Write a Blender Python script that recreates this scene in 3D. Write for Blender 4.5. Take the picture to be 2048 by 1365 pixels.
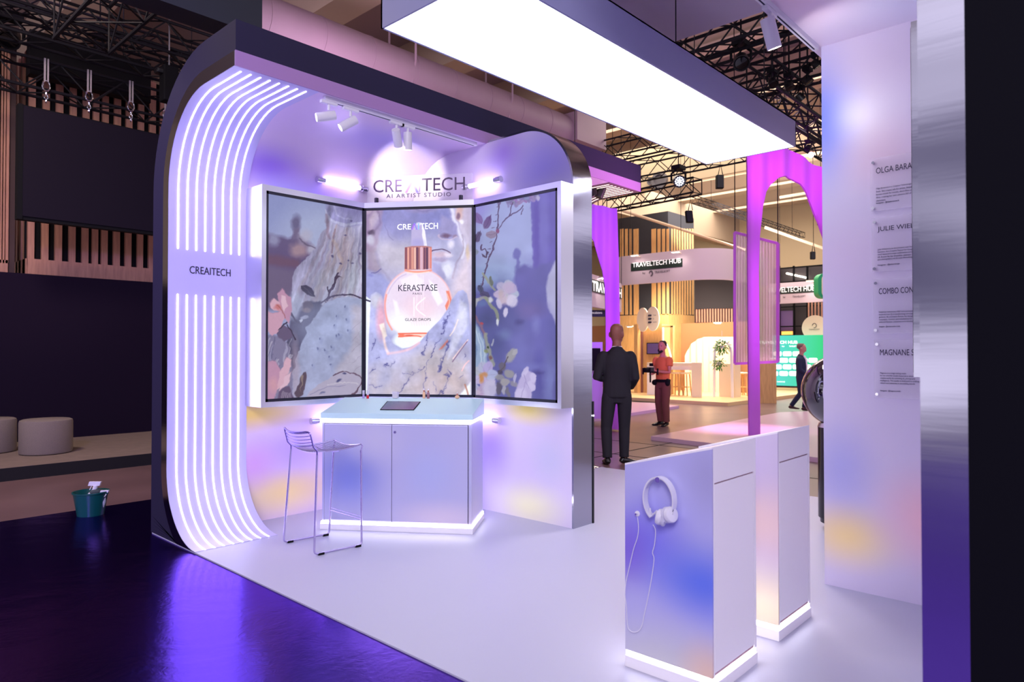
import bpy, bmesh, math, random
import numpy as np
from mathutils import Vector, Matrix
random.seed(7); RNG = np.random.default_rng(11)
SC = bpy.context.scene
for o in list(bpy.data.objects): bpy.data.objects.remove(o)
C = SC.collection

# ------------------------------------------------------------------ camera
FPX, YAW, PITCH, CAMZ = 1380.0, math.radians(42.8), math.radians(0.83), 1.5
cd = bpy.data.cameras.new('camera'); cam = bpy.data.objects.new('camera', cd); C.objects.link(cam)
cd.sensor_width = 36; cd.lens = FPX / 2048 * 36; cd.clip_start = .05; cd.clip_end = 200
FW = Vector((math.cos(YAW)*math.cos(PITCH), math.sin(YAW)*math.cos(PITCH), math.sin(PITCH)))
RT = Vector((math.sin(YAW), -math.cos(YAW), 0)); UP = RT.cross(FW)
cam.location = (0, 0, CAMZ)
cam.rotation_euler = Matrix((RT, UP, -FW)).transposed().to_euler()
SC.camera = cam
cd.dof.use_dof = True; cd.dof.focus_distance = 5.6; cd.dof.aperture_fstop = 3.2
CP = Vector((0, 0, CAMZ))
def ray(x, y): return FW + (x-1024)/FPX*RT - (y-682.5)/FPX*UP
def AT(x, y, d): return CP + ray(x, y)*d                         # a photo point at forward distance d
def PL(x, y, ax, v): r = ray(x, y); return CP + r*((v-CP[ax])/r[ax])
def PX(x, y, v): return PL(x, y, 0, v)
def PY(x, y, v): return PL(x, y, 1, v)
def PZ(x, y, v): return PL(x, y, 2, v)
def PN(x, y, p, n):
    r = ray(x, y); p = Vector((p[0], p[1], 0)); n = Vector((n[0], n[1], 0))
    return CP + r*(((p-CP).dot(n))/r.dot(n))
def PRJ(P):                                                        # numpy Nx3 -> pixels
    d = P - np.array(CP); z = d @ np.array(FW)
    return 1024 + FPX*(d @ np.array(RT))/z, 682.5 - FPX*(d @ np.array(UP))/z

# ------------------------------------------------------------------ world, exposure
SC.view_settings.view_transform = 'Standard'; SC.view_settings.look = 'None'
SC.view_settings.exposure = 0.14; SC.view_settings.gamma = 1; SC.view_settings.use_curve_mapping = False
W = bpy.data.worlds.new('world'); SC.world = W; W.use_nodes = True
# the rest of the lit trade hall around the booth, as soft horizontal bands of light
wt = W.node_tree; wg = wt.nodes.new('ShaderNodeTexCoord'); wm = wt.nodes.new('ShaderNodeMapping'); wm.inputs['Scale'].default_value = (.8, .8, 7)
wn_ = wt.nodes.new('ShaderNodeTexNoise'); wn_.inputs['Scale'].default_value = 1.6; wn_.inputs['Detail'].default_value = 2
wr = wt.nodes.new('ShaderNodeValToRGB'); e = wr.color_ramp.elements; e[0].position = .42; e[0].color = (.07, .06, .12, 1); e[1].position = .60; e[1].color = (.95, .88, 1.05, 1)
wt.links.new(wg.outputs['Generated'], wm.inputs[0]); wt.links.new(wm.outputs[0], wn_.inputs[0]); wt.links.new(wn_.outputs['Fac'], wr.inputs[0]); wt.links.new(wr.outputs[0], wt.nodes['Background'].inputs[0])
wt.nodes['Background'].inputs[1].default_value = 1.7

def area_light(name, loc, to, size, power, col, sy=None):
    l = bpy.data.lights.new(name, 'AREA'); l.size = size; l.energy = power; l.color = col
    if sy: l.shape = 'RECTANGLE'; l.size_y = sy
    o = bpy.data.objects.new(name, l); C.objects.link(o); o.location = loc
    o.rotation_euler = (Vector(to)-Vector(loc)).to_track_quat('-Z', 'Y').to_euler(); return o
def spot(name, loc, to, power, col, ang=40, blend=.6, r=.05):
    l = bpy.data.lights.new(name, 'SPOT'); l.energy = power; l.color = col; l.spot_size = math.radians(ang); l.spot_blend = blend; l.shadow_soft_size = r
    o = bpy.data.objects.new(name, l); C.objects.link(o); o.location = loc
    o.rotation_euler = (Vector(to)-Vector(loc)).to_track_quat('-Z', 'Y').to_euler(); return o
# hall and booth lighting, with added fills
area_light('hall_fill', (20, 9, 8.3), (20, 9, 0), 9, 1400, (1.0, .88, .75))
area_light('hall_fill', (27, 14, 8.3), (27, 14, 0), 9, 1500, (1.0, .88, .75))
area_light('hall_uplight', (22, 10, 5.6), (24, 10, 9), 4, 620, (1.0, .87, .76))
area_light('hall_uplight', (12, 5.6, 5.4), (12, 6, 9), 2.5, 70, (.9, .64, .85))
area_light('hall_uplight', (6.5, 9, 5.4), (8, 9.5, 9), 2.5, 80, (.85, .6, .85))
area_light('hall_uplight', (2.5, 10.8, 7.3), (2.8, 11.6, 9), 1.5, 170, (.75, .55, .85))
area_light('booth_fill', (6.1, 3.1, 3.4), (6.1, 3.1, 0), .8, 60, (1, .9, .95))  # added hidden fill for the second booth, gives the steel rim something lit to mirror
spot('pink_wash', (7.9, 2.6, 2.4), (6.8, 4.63, 3.53), 420, (1, .3, .8), 40, 1, .1)
area_light('hall_fill', (-4, -2.5, 6.2), (3.5, 3.5, 1), 3, 400, (.96, .92, 1.0))  # added fill out of view, brightens the booth's upright faces
area_light('stage_light', (0.5, 8.6, 6.2), (1.6, 10.8, 0), 1.0, 190, (1.0, .82, .68))
spot('slat_wash', (2.2, 10.4, 1.2), (3.2, 13.0, 3.3), 46, (1.0, .72, .60), 75, 1, .3)
spot('arch_haze_spot', (-1.6, 2.4, 4.6), (2.3, 8.6, 2.0), 900, (.24, .12, 1.0), 62, 1, .2)  # added violet spot imitating lens haze around the arch

# ------------------------------------------------------------------ materials
def lin(c):
    out = []
    for v in c[:3]:
        v = v/255.0; out.append(v/12.92 if v <= .04045 else ((v+.055)/1.055)**2.4)
    return tuple(out)+(1,)
MATS = {}
def mat(name, col, rough=.5, metal=0, emit=0, ecol=None, bump=0, bscale=40, alpha=1, spec=.5, noise=0, trans=0, coat=0, bstretch=None, aniso=0):
    if name in MATS: return MATS[name]
    m = bpy.data.materials.new(name); m.use_nodes = True; nt = m.node_tree; b = nt.nodes['Principled BSDF']
    c = lin(col); b.inputs['Base Color'].default_value = c
    b.inputs['Roughness'].default_value = rough; b.inputs['Metallic'].default_value = metal
    b.inputs['Specular IOR Level'].default_value = spec; b.inputs['Alpha'].default_value = alpha
    b.inputs['Transmission Weight'].default_value = trans; b.inputs['Coat Weight'].default_value = coat
    if aniso: b.inputs['Anisotropic'].default_value = aniso
    if emit:
        b.inputs['Emission Color'].default_value = lin(ecol or col); b.inputs['Emission Strength'].default_value = emit
    if noise or bump:
        tc = nt.nodes.new('ShaderNodeTexCoord'); n = nt.nodes.new('ShaderNodeTexNoise'); n.inputs['Scale'].default_value = bscale; n.inputs['Detail'].default_value = 5
        mp = nt.nodes.new('ShaderNodeMapping'); nt.links.new(tc.outputs['Object'], mp.inputs[0]); nt.links.new(mp.outputs[0], n.inputs[0])
        if bstretch: mp.inputs['Scale'].default_value = bstretch
        if noise:
            mx = nt.nodes.new('ShaderNodeMix'); mx.data_type = 'RGBA'
            mx.inputs['A'].default_value = tuple(v*(1-noise) for v in c[:3])+(1,)
            mx.inputs['B'].default_value = tuple(min(1, v*(1+noise)) for v in c[:3])+(1,)
            nt.links.new(n.outputs['Fac'], mx.inputs['Factor']); nt.links.new(mx.outputs['Result'], b.inputs['Base Color'])
        if bump:
            bp = nt.nodes.new('ShaderNodeBump'); bp.inputs['Strength'].default_value = bump; bp.inputs['Distance'].default_value = .01
            nt.links.new(n.outputs['Fac'], bp.inputs['Height']); nt.links.new(bp.outputs[0], b.inputs['Normal'])
    MATS[name] = m; return m
def foil(name, base, blobs, rough=.38, metal=.0):
    """printed pastel foil: soft colour patches of the print, placed in metres on the wall"""
    m = bpy.data.materials.new(name); m.use_nodes = True; nt = m.node_tree; b = nt.nodes['Principled BSDF']
    g = nt.nodes.new('ShaderNodeNewGeometry')
    col = nt.nodes.new('ShaderNodeRGB'); col.outputs[0].default_value = lin(base); cur = col.outputs[0]
    for (cen, rad, c, a) in blobs:
        s = nt.nodes.new('ShaderNodeVectorMath'); s.operation = 'SUBTRACT'; nt.links.new(g.outputs['Position'], s.inputs[0]); s.inputs[1].default_value = cen
        d = nt.nodes.new('ShaderNodeVectorMath'); d.operation = 'DIVIDE'; nt.links.new(s.outputs[0], d.inputs[0]); d.inputs[1].default_value = rad
        l = nt.nodes.new('ShaderNodeVectorMath'); l.operation = 'LENGTH'; nt.links.new(d.outputs[0], l.inputs[0])
        r = nt.nodes.new('ShaderNodeMapRange'); r.interpolation_type = 'SMOOTHSTEP'; r.inputs['From Min'].default_value = 0; r.inputs['From Max'].default_value = 1
        r.inputs['To Min'].default_value = a; r.inputs['To Max'].default_value = 0; nt.links.new(l.outputs['Value'], r.inputs['Value'])
        mx = nt.nodes.new('ShaderNodeMix'); mx.data_type = 'RGBA'; nt.links.new(r.outputs[0], mx.inputs['Factor']); nt.links.new(cur, mx.inputs['A'])
        mx.inputs['B'].default_value = lin(c); cur = mx.outputs['Result']
    nt.links.new(cur, b.inputs['Base Color']); b.inputs['Roughness'].default_value = rough; b.inputs['Metallic'].default_value = metal
    MATS[name] = m; return m
def vcol(name, strength):
    m = bpy.data.materials.new(name); m.use_nodes = True; nt = m.node_tree; b = nt.nodes['Principled BSDF']
    a = nt.nodes.new('ShaderNodeVertexColor'); a.layer_name = 'Col'
    b.inputs['Base Color'].default_value = (.01, .01, .012, 1); b.inputs['Roughness'].default_value = .25
    nt.links.new(a.outputs[0], b.inputs['Emission Color']); b.inputs['Emission Strength'].default_value = strength; return m
def woodmat(name, col, dark, scale=3, rough=.5):
    m = bpy.data.materials.new(name); m.use_nodes = True; nt = m.node_tree; b = nt.nodes['Principled BSDF']
    tc = nt.nodes.new('ShaderNodeTexCoord'); mp = nt.nodes.new('ShaderNodeMapping'); mp.inputs['Scale'].default_value = (scale*6, scale*6, scale*.7)
    n = nt.nodes.new('ShaderNodeTexNoise'); n.inputs['Scale'].default_value = 1.5; n.inputs['Detail'].default_value = 6
    r = nt.nodes.new('ShaderNodeValToRGB'); r.color_ramp.elements[0].color = lin(dark); r.color_ramp.elements[1].color = lin(col)
    r.color_ramp.elements[0].position = .25; r.color_ramp.elements[1].position = .7
    nt.links.new(tc.outputs['Object'], mp.inputs[0]); nt.links.new(mp.outputs[0], n.inputs[0]); nt.links.new(n.outputs['Fac'], r.inputs[0]); nt.links.new(r.outputs[0], b.inputs['Base Color'])
    b.inputs['Roughness'].default_value = rough; MATS[name] = m; return m

M_white = mat('white_vinyl', (190, 190, 212), .42, bump=.03, bscale=3)
M_whitep = mat('white_paint', (246, 242, 250), .4)
M_band = mat('arch_lining', (205, 200, 240), .35)
M_steel = mat('brushed_steel', (176, 176, 190), .13, 1, bump=.08, bscale=1.2, bstretch=(.4, .4, 5))
M_alu = mat('satin_aluminium', (215, 215, 225), .3, 1)
M_chrome = mat('chrome', (220, 220, 228), .12, 1)
M_navy = mat('dark_laminate', (46, 42, 68), .7, spec=.15)
M_black = mat('matte_black', (12, 11, 17), .7, spec=.15)
M_blk2 = mat('black_plastic', (20, 19, 25), .35)
M_truss = mat('black_truss_metal', (18, 16, 24), .6, 0, spec=.2)
M_led = mat('led_strip_light', (150, 135, 255), .5, emit=10, ecol=(214, 206, 255))
M_ledw = mat('led_strip_white', (255, 255, 255), .5, emit=9.5, ecol=(250, 246, 255))
M_tube = mat('led_tube_light', (255, 255, 255), .5, emit=10, ecol=(214, 200, 255))
M_box = mat('lightbox_fabric', (255, 255, 255), .5, emit=3.7, ecol=(236, 242, 255))
M_glassc = mat('clear_acrylic', (250, 248, 255), .03, 0, alpha=.16)
M_ink = mat('dark_print', (38, 32, 66), .5)
M_lampglow = mat('lamp_glow', (255, 250, 240), .5, emit=14, ecol=(255, 240, 215))
M_screenglass = mat('black_glass', (8, 8, 14), .06)
M_bezel = mat('screen_bezel', (14, 14, 34), .25)
M_ledc = mat('led_strip_cream', (255, 236, 214), .5, emit=2.2, ecol=(255, 232, 205))
M_darkled = mat('dark_led_screen', (30, 24, 38), .5); M_farl = mat('dimmed_lining', (120, 100, 104), .6)  # far arch lining: copy of the arch lining, darkened in colour to dim it
M_conc = mat('concrete', (118, 92, 92), .32, noise=.35, bscale=1.3, bump=.05)
M_stage = mat('stage_carpet', (125, 108, 98), .9, noise=.2, bscale=9)
M_wood = woodmat('pale_oak', (222, 178, 120), (196, 150, 96))
M_woodp = woodmat('pink_oak', (190, 138, 118), (160, 112, 98))
M_beige = mat('beige_hall_paint', (190, 170, 140), .8)
M_mauve = mat('duct_wash_tint', (156, 130, 144), .55, noise=.08, bscale=2, bump=.15)  # tint of the purple wash light is put into the duct colour
M_ceil = mat('hall_ceiling', (150, 130, 128), .9)
M_fabric = mat('grey_wool', (128, 116, 110), .95, bump=.4, bscale=140, noise=.25)
M_cream = mat('cream_paint', (238, 222, 200), .6)
M_brown = mat('brown_panel', (165, 118, 84), .7)
M_purple = mat('lilac_panel', (206, 160, 236), .5)
M_green = mat('green', (20, 160, 100), .5)

# black protective film: glossy with wrinkles, violet of the mirrored LED light put into its colour
mf = bpy.data.materials.new('black_floor_film'); mf.use_nodes = True; nt = mf.node_tree; b = nt.nodes['Principled BSDF']
b.inputs['Metallic'].default_value = 1; b.inputs['Base Color'].default_value = (.12, .07, .34, 1); b.inputs['Roughness'].default_value = .20; b.inputs['Specular IOR Level'].default_value = .9
b.inputs['Specular Tint'].default_value = (.62, .48, 1, 1)
tc = nt.nodes.new('ShaderNodeTexCoord'); n1 = nt.nodes.new('ShaderNodeTexNoise'); n1.inputs['Scale'].default_value = 1.6; n1.inputs['Detail'].default_value = 4; n1.inputs['Distortion'].default_value = 1.8
n2 = nt.nodes.new('ShaderNodeTexNoise'); n2.inputs['Scale'].default_value = 14; n2.inputs['Distortion'].default_value = 2.5; n2.inputs['Detail'].default_value = 3
ad = nt.nodes.new('ShaderNodeMath'); ad.operation = 'MULTIPLY_ADD'; ad.inputs[1].default_value = .16
bp = nt.nodes.new('ShaderNodeBump'); bp.inputs['Strength'].default_value = .13; bp.inputs['Distance'].default_value = .03
nt.links.new(tc.outputs['Object'], n1.inputs[0]); nt.links.new(tc.outputs['Object'], n2.inputs[0]); nt.links.new(n2.outputs['Fac'], ad.inputs[0]); nt.links.new(n1.outputs['Fac'], ad.inputs[2])
nt.links.new(ad.outputs[0], bp.inputs['Height']); nt.links.new(bp.outputs[0], b.inputs['Normal'])
M_film = mf

# ------------------------------------------------------------------ mesh helpers
def V(*a): return Vector(a)
class MB:
    def __init__(s): s.v = []; s.f = []; s.sm = []
    def add(s, vs, fs, smooth=False):
        k = len(s.v); s.v += [tuple(p) for p in vs]; s.f += [tuple(i+k for i in f) for f in fs]; s.sm += [smooth]*len(fs); return s
    def box(s, a, b_):
        x0, y0, z0 = [min(a[i], b_[i]) for i in range(3)]; x1, y1, z1 = [max(a[i], b_[i]) for i in range(3)]
        return s.hexa([(x0,y0,z0),(x1,y0,z0),(x1,y1,z0),(x0,y1,z0),(x0,y0,z1),(x1,y0,z1),(x1,y1,z1),(x0,y1,z1)])
    def hexa(s, p): return s.add(p, [(0,3,2,1),(4,5,6,7),(0,1,5,4),(1,2,6,5),(2,3,7,6),(3,0,4,7)])
    def obox(s, o, ux, uy, uz):      # oriented box from corner o
        o, ux, uy, uz = map(Vector, (o, ux, uy, uz))
        return s.hexa([o, o+ux, o+ux+uy, o+uy, o+uz, o+ux+uz, o+ux+uy+uz, o+uy+uz])
    def prism(s, pts, d, smooth=False):            # polygon pts (3d) pushed by vector d
        n = len(pts); d = Vector(d); vs = [Vector(p) for p in pts]+[Vector(p)+d for p in pts]
        fs = [tuple(range(n))[::-1], tuple(range(n, 2*n))]
        s.add(vs, fs, False)
        return s.add(vs, [(i, (i+1) % n, n+(i+1) % n, n+i) for i in range(n)], smooth)
    def ribbon(s, A, B, d, smooth=True):           # solid between polylines A and B, pushed by d
        n = len(A); d = Vector(d); A = [Vector(p) for p in A]; B = [Vector(p) for p in B]
        vs = A+B+[p+d for p in A]+[p+d for p in B]; f = []; g = []
        for i in range(n-1):
            f += [(i, i+1, n+i+1, n+i), (2*n+i, 3*n+i, 3*n+i+1, 2*n+i+1)]; g += [(i, 2*n+i, 2*n+i+1, i+1), (n+i, n+i+1, 3*n+i+1, 3*n+i)]
        f += [(0, n, 3*n, 2*n), (n-1, 3*n-1, 4*n-1, 2*n-1)]
        s.add(vs, f, False); return s.add(vs, g, smooth)
    def tube(s, pts, r, seg=8, cap=True, closed=False):
        pts = [Vector(p) for p in pts]; n = len(pts); rs = r if isinstance(r, (list, tuple)) else [r]*n
        vs = []; prev = None
        for i, p in enumerate(pts):
            if closed: t = pts[(i+1) % n]-pts[i-1]
            else: t = pts[min(i+1, n-1)]-pts[max(i-1, 0)]
            t.normalize()
            if prev is None: u = t.orthogonal().normalized()
            else:
                u = prev-t*prev.dot(t)
                u = t.orthogonal().normalized() if u.length < 1e-5 else u.normalized()
            prev = u; w = t.cross(u)
            for k in range(seg):
                a = 2*math.pi*k/seg; vs.append(p+(u*math.cos(a)+w*math.sin(a))*rs[i])
        fs = [(i*seg+k, i*seg+(k+1) % seg, (i+1) % n*seg+(k+1) % seg, (i+1) % n*seg+k) for i in range(n if closed else n-1) for k in range(seg)]
        s.add(vs, fs, True)
        if cap and not closed:
            k0 = len(s.v)-len(vs); s.f += [tuple(k0+k for k in range(seg))[::-1], tuple(k0+(n-1)*seg+k for k in range(seg))]; s.sm += [False]*2
        return s
    def cyl(s, a, b_, r, r2=None, seg=24): return s.tube([a, b_], [r, r if r2 is None else r2], seg)
    def lathe(s, o, prof, axis=(0, 0, 1), seg=28, smooth=True):   # prof [(r,h)...]
        ax = Vector(axis).normalized(); u = ax.orthogonal().normalized(); w = ax.cross(u); o = Vector(o); vs = []
        for r, h in prof:
            for k in range(seg):
                a = 2*math.pi*k/seg; vs.append(o+ax*h+(u*math.cos(a)+w*math.sin(a))*max(r, 1e-4))
        n = len(prof); s.add(vs, [(i*seg+k, i*seg+(k+1) % seg, (i+1)*seg+(k+1) % seg, (i+1)*seg+k) for i in range(n-1) for k in range(seg)], smooth)
        k0 = len(s.v)-len(vs); s.f += [tuple(k0+k for k in range(seg))[::-1], tuple(k0+(n-1)*seg+k for k in range(seg))]; s.sm += [False]*2
        return s
    def ball(s, c, r, seg=20, rings=12, sc=(1, 1, 1), rot=None):
        vs = []; c = Vector(c)
        for i in range(rings+1):
            t = math.pi*i/rings
            for k in range(seg):
                a = 2*math.pi*k/seg; p = Vector((math.sin(t)*math.cos(a)*sc[0], math.sin(t)*math.sin(a)*sc[1], math.cos(t)*sc[2]))*r
                if rot: p = rot @ p
                vs.append(c+p)
        return s.add(vs, [(i*seg+k, (i+1)*seg+k, (i+1)*seg+(k+1) % seg, i*seg+(k+1) % seg) for i in range(rings) for k in range(seg)], True)
    def loft(s, secs, lat=None, seg=16):           # secs: (center, rx, ry[, lateral axis])
        vs = []; n = len(secs)
        for i, q in enumerate(secs):
            c = Vector(q[0]); t = (Vector(secs[min(i+1, n-1)][0])-Vector(secs[max(i-1, 0)][0])).normalized()
            l = Vector(q[3] if len(q) > 3 else (lat or (1, 0, 0))); l = (l-t*l.dot(t))
            l = t.orthogonal() if l.length < 1e-4 else l
            l.normalize(); w = t.cross(l)
            for k in range(seg):
                a = 2*math.pi*k/seg; vs.append(c+l*math.cos(a)*q[1]+w*math.sin(a)*q[2])
        s.add(vs, [(i*seg+k, i*seg+(k+1) % seg, (i+1)*seg+(k+1) % seg, (i+1)*seg+k) for i in range(n-1) for k in range(seg)], True)
        k0 = len(s.v)-len(vs); s.f += [tuple(k0+k for k in range(seg))[::-1], tuple(k0+(n-1)*seg+k for k in range(seg))]; s.sm += [True]*2
        return s
    def mesh(s, name, off=(0, 0, 0)):
        me = bpy.data.meshes.new(name); off = Vector(off)
        me.from_pydata([tuple(Vector(p)-off) for p in s.v], [], s.f)
        me.polygons.foreach_set('use_smooth', s.sm)
        bm = bmesh.new(); bm.from_mesh(me); bmesh.ops.remove_doubles(bm, verts=bm.verts, dist=1e-5); bmesh.ops.recalc_face_normals(bm, faces=bm.faces); bm.to_mesh(me); bm.free()
        if any(s.sm): me.set_sharp_from_angle(angle=math.radians(38))
        return me
    def build(s, name, m, parent=None, label=None, bevel=0, remesh=0, smooth=0, origin=None):
        off = Vector((0, 0, 0))
        if parent is None:
            if origin is None:
                A = np.array(s.v); lo = A.min(0); hi = A.max(0); off = Vector(((lo[0]+hi[0])/2, (lo[1]+hi[1])/2, lo[2]))
            else: off = Vector(origin)
        else:
            p = parent
            while p: off += Vector(p.location); p = p.parent
        me = s.mesh(name, off); me.materials.append(m)
        o = bpy.data.objects.new(name, me); C.objects.link(o)
        if parent is None: o.location = off
        else: o.parent = parent
        if label: o['label'] = label
        if bevel:
            q = o.modifiers.new('bevel', 'BEVEL'); q.width = bevel; q.segments = 2; q.limit_method = 'ANGLE'; q.angle_limit = math.radians(50)
        if remesh:
            q = o.modifiers.new('remesh', 'REMESH'); q.mode = 'VOXEL'; q.voxel_size = remesh; q.use_smooth_shade = True
            if smooth: q = o.modifiers.new('smooth', 'SMOOTH'); q.factor = .5; q.iterations = smooth
        return o
def thing(name, label, cat, loc, group=None):
    o = bpy.data.objects.new(name, None); C.objects.link(o); o.location = loc; o.empty_display_size = .1
    o['label'] = label; o['category'] = cat
    if group: o['group'] = group
    return o
def tag(o, label, cat, group=None):
    o['label'] = label; o['category'] = cat
    if group: o['group'] = group
    return o
def struct(o): o['kind'] = 'structure'; return o
def copy_thing(t, loc, label=None, group=None, rotz=0):
    def rec(o, par):
        c = o.copy(); C.objects.link(c); c.parent = par
        for ch in o.children: rec(ch, c)
        return c
    c = rec(t, None); c.location = loc; c.rotation_euler = (0, 0, rotz)
    if label: c['label'] = label
    if group: c['group'] = group
    return c
# lettering: real letter meshes laid on a frame (origin, across, up)
def lettering(txt, o, ux, uy, width, height, m, parent, name='lettering', depth=.002, bold=0, spacing=1, label=None, align='L'):
    cu = bpy.data.curves.new('t', 'FONT'); cu.body = txt; cu.size = 1; cu.extrude = .01; cu.offset = bold; cu.space_character = spacing; cu.resolution_u = 3
    to = bpy.data.objects.new('t', cu); C.objects.link(to); bpy.context.view_layer.update()
    me = bpy.data.meshes.new_from_object(to.evaluated_get(bpy.context.evaluated_depsgraph_get())); bpy.data.objects.remove(to); bpy.data.curves.remove(cu)
    A = np.zeros(len(me.vertices)*3); me.vertices.foreach_get('co', A); A = A.reshape(-1, 3)
    lo, hi = A.min(0), A.max(0); s = (hi-lo); ux = Vector(ux).normalized(); uy = Vector(uy).normalized(); n = ux.cross(uy)
    if height is None: height = width*s[1]/s[0]
    if width is None: width = height*s[0]/s[1]
    off = Vector((0, 0, 0)); p = parent
    while p: off += Vector(p.location); p = p.parent
    o = Vector(o)-off
    if align == 'C': o = o-ux*width/2
    B = np.array([tuple(o+ux*((a[0]-lo[0])/s[0]*width)+uy*((a[1]-lo[1])/s[1]*height)+n*((a[2]-lo[2])/s[2]*depth)) for a in A])
    me.vertices.foreach_set('co', B.ravel()); me.update(); me.name = name
    me.materials.clear(); me.materials.append(m)
    ob = bpy.data.objects.new(name, me); C.objects.link(ob); ob.parent = parent
    if label: ob['label'] = label
    return ob
def arc(cx, cy, r, a0, a1, n): return [(cx+r*math.cos(math.radians(a0+(a1-a0)*i/n)), cy+r*math.sin(math.radians(a0+(a1-a0)*i/n))) for i in range(n+1)]

# ================================================================== THE SETTING
FZ = -.04                                                          # hall floor
YI, ZC, YB = 5.78, 3.48, 4.635                                     # booth inner wall, ceiling, beam line
X0, X1 = 2.18, 7.35                                                # booth depth
struct(MB().box((-12, -8, -.2), (60, 40, FZ)).build('floor', M_conc))
struct(MB().box((-8, -4, FZ), (3.4, 7.48, -.010)).build('trim_1', M_film, origin=(0, 0, FZ)))
struct(MB().box((X0, .1, FZ), (X1, 6.08, 0)).build('trim_2', M_white, bevel=.003))
# hall shell
struct(MB().box((34, -8, FZ), (34.2, 40, 9.6)).build('wall_back', M_beige))
struct(MB().box((-12, 24, FZ), (34, 24.2, 9.6)).build('wall_left', M_beige))
cb = MB().box((-12, -8, 9.2), (60, 40, 9.6))
struct(cb.build('ceiling', M_ceil))
M_beam = mat('ceiling_beam', (186, 164, 142), .85)
for i, x in enumerate([4.0, 7.4, 10.8, 14.2, 17.6, 21, 24.4, 27.8, 31.2]):
    m = MB().box((x, -4, 8.25), (x+.45, 24, 9.2)).box((x-.12, -4, 8.2), (x+.57, 24, 8.32)); struct(m.build('trim_3', M_beam))
for y in (15.5, 20.5):
    struct(MB().box((13, y, 7.0), (34, y+.9, 9.2)).build('trim_4', M_beam))

# ------------------------------------------------------------------ booth arch (left)
def prof(off, yi=YI, yend=YB, bottom=True, n=14):
    rb, rt = .55-0*off, .66
    P = []
    if bottom:
        cy, cz = yi-.55, .55
        for i in range(n+1):
            a = math.radians(-90+90*i/n); P.append((cy+(rb+off)*math.cos(a), max(cz+(rb+off)*math.sin(a), 0.0)))
    else: P.append((yi+off, 0))
    cy, cz = yi-rt, ZC-rt
    for i in range(n+1):
        a = math.radians(90*i/n); P.append((cy+(rt+off)*math.cos(a), cz+(rt+off)*math.sin(a)))
    P.append((yend, ZC+off)); return P
def p3(P, x, mir=False): return [(x, (6.25-y) if mir else y, z) for y, z in P]
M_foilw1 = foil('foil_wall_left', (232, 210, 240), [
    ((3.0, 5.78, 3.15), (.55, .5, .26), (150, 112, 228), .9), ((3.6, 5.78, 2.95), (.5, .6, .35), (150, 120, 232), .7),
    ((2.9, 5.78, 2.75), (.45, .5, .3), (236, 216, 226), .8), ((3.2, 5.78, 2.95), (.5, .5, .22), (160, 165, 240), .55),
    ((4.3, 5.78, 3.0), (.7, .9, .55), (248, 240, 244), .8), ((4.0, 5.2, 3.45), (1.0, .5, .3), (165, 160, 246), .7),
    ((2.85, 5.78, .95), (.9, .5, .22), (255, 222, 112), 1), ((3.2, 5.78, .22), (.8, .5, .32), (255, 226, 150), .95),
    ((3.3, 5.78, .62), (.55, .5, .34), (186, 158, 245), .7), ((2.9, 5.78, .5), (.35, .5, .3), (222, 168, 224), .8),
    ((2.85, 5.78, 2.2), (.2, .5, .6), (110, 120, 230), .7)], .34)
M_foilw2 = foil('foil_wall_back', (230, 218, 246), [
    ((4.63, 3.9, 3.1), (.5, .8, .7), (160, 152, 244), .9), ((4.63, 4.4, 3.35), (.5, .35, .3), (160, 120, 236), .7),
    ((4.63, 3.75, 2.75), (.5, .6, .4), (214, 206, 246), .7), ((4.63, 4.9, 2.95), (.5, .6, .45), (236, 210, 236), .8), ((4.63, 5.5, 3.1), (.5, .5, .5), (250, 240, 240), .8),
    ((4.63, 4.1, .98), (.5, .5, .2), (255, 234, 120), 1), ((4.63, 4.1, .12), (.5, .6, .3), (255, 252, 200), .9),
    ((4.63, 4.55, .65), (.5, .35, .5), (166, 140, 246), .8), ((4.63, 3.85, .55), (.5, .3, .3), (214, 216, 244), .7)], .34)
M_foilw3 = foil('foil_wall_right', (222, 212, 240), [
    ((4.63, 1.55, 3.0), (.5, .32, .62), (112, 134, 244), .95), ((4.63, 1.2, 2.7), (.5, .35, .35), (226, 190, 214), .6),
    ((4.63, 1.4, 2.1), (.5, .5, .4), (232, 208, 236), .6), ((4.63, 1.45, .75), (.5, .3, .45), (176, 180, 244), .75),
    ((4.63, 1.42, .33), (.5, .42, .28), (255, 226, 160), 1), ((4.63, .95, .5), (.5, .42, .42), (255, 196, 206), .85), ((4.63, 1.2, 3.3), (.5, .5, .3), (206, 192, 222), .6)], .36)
M_foilceil = foil('foil_ceiling_right', (240, 226, 246), [((4.2, .8, 3.48), (1.0, .8, .5), (214, 222, 252), .8), ((3.9, 1.4, 3.48), (.6, .4, .5), (250, 214, 236), .7)], .4)

arch = thing('booth_arch', 'curved white booth arch with glowing light lines and dark outer shell', 'arch', (2.5, 5.9, 0))
t = .03
def band(parent, xa, xb, mname='lining'):
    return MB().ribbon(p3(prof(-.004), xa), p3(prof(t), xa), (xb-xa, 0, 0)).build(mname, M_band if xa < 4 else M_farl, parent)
band(arch, X0, 2.84)
# shells run the depth of the booth
IN = prof(0); MO = prof(.105); 
MB().ribbon(p3(prof(.0), X0-.002), p3(prof(.105), X0-.002), (.05, 0, 0)).build('steel_edge', M_steel, arch, 'brushed steel edge')
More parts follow.
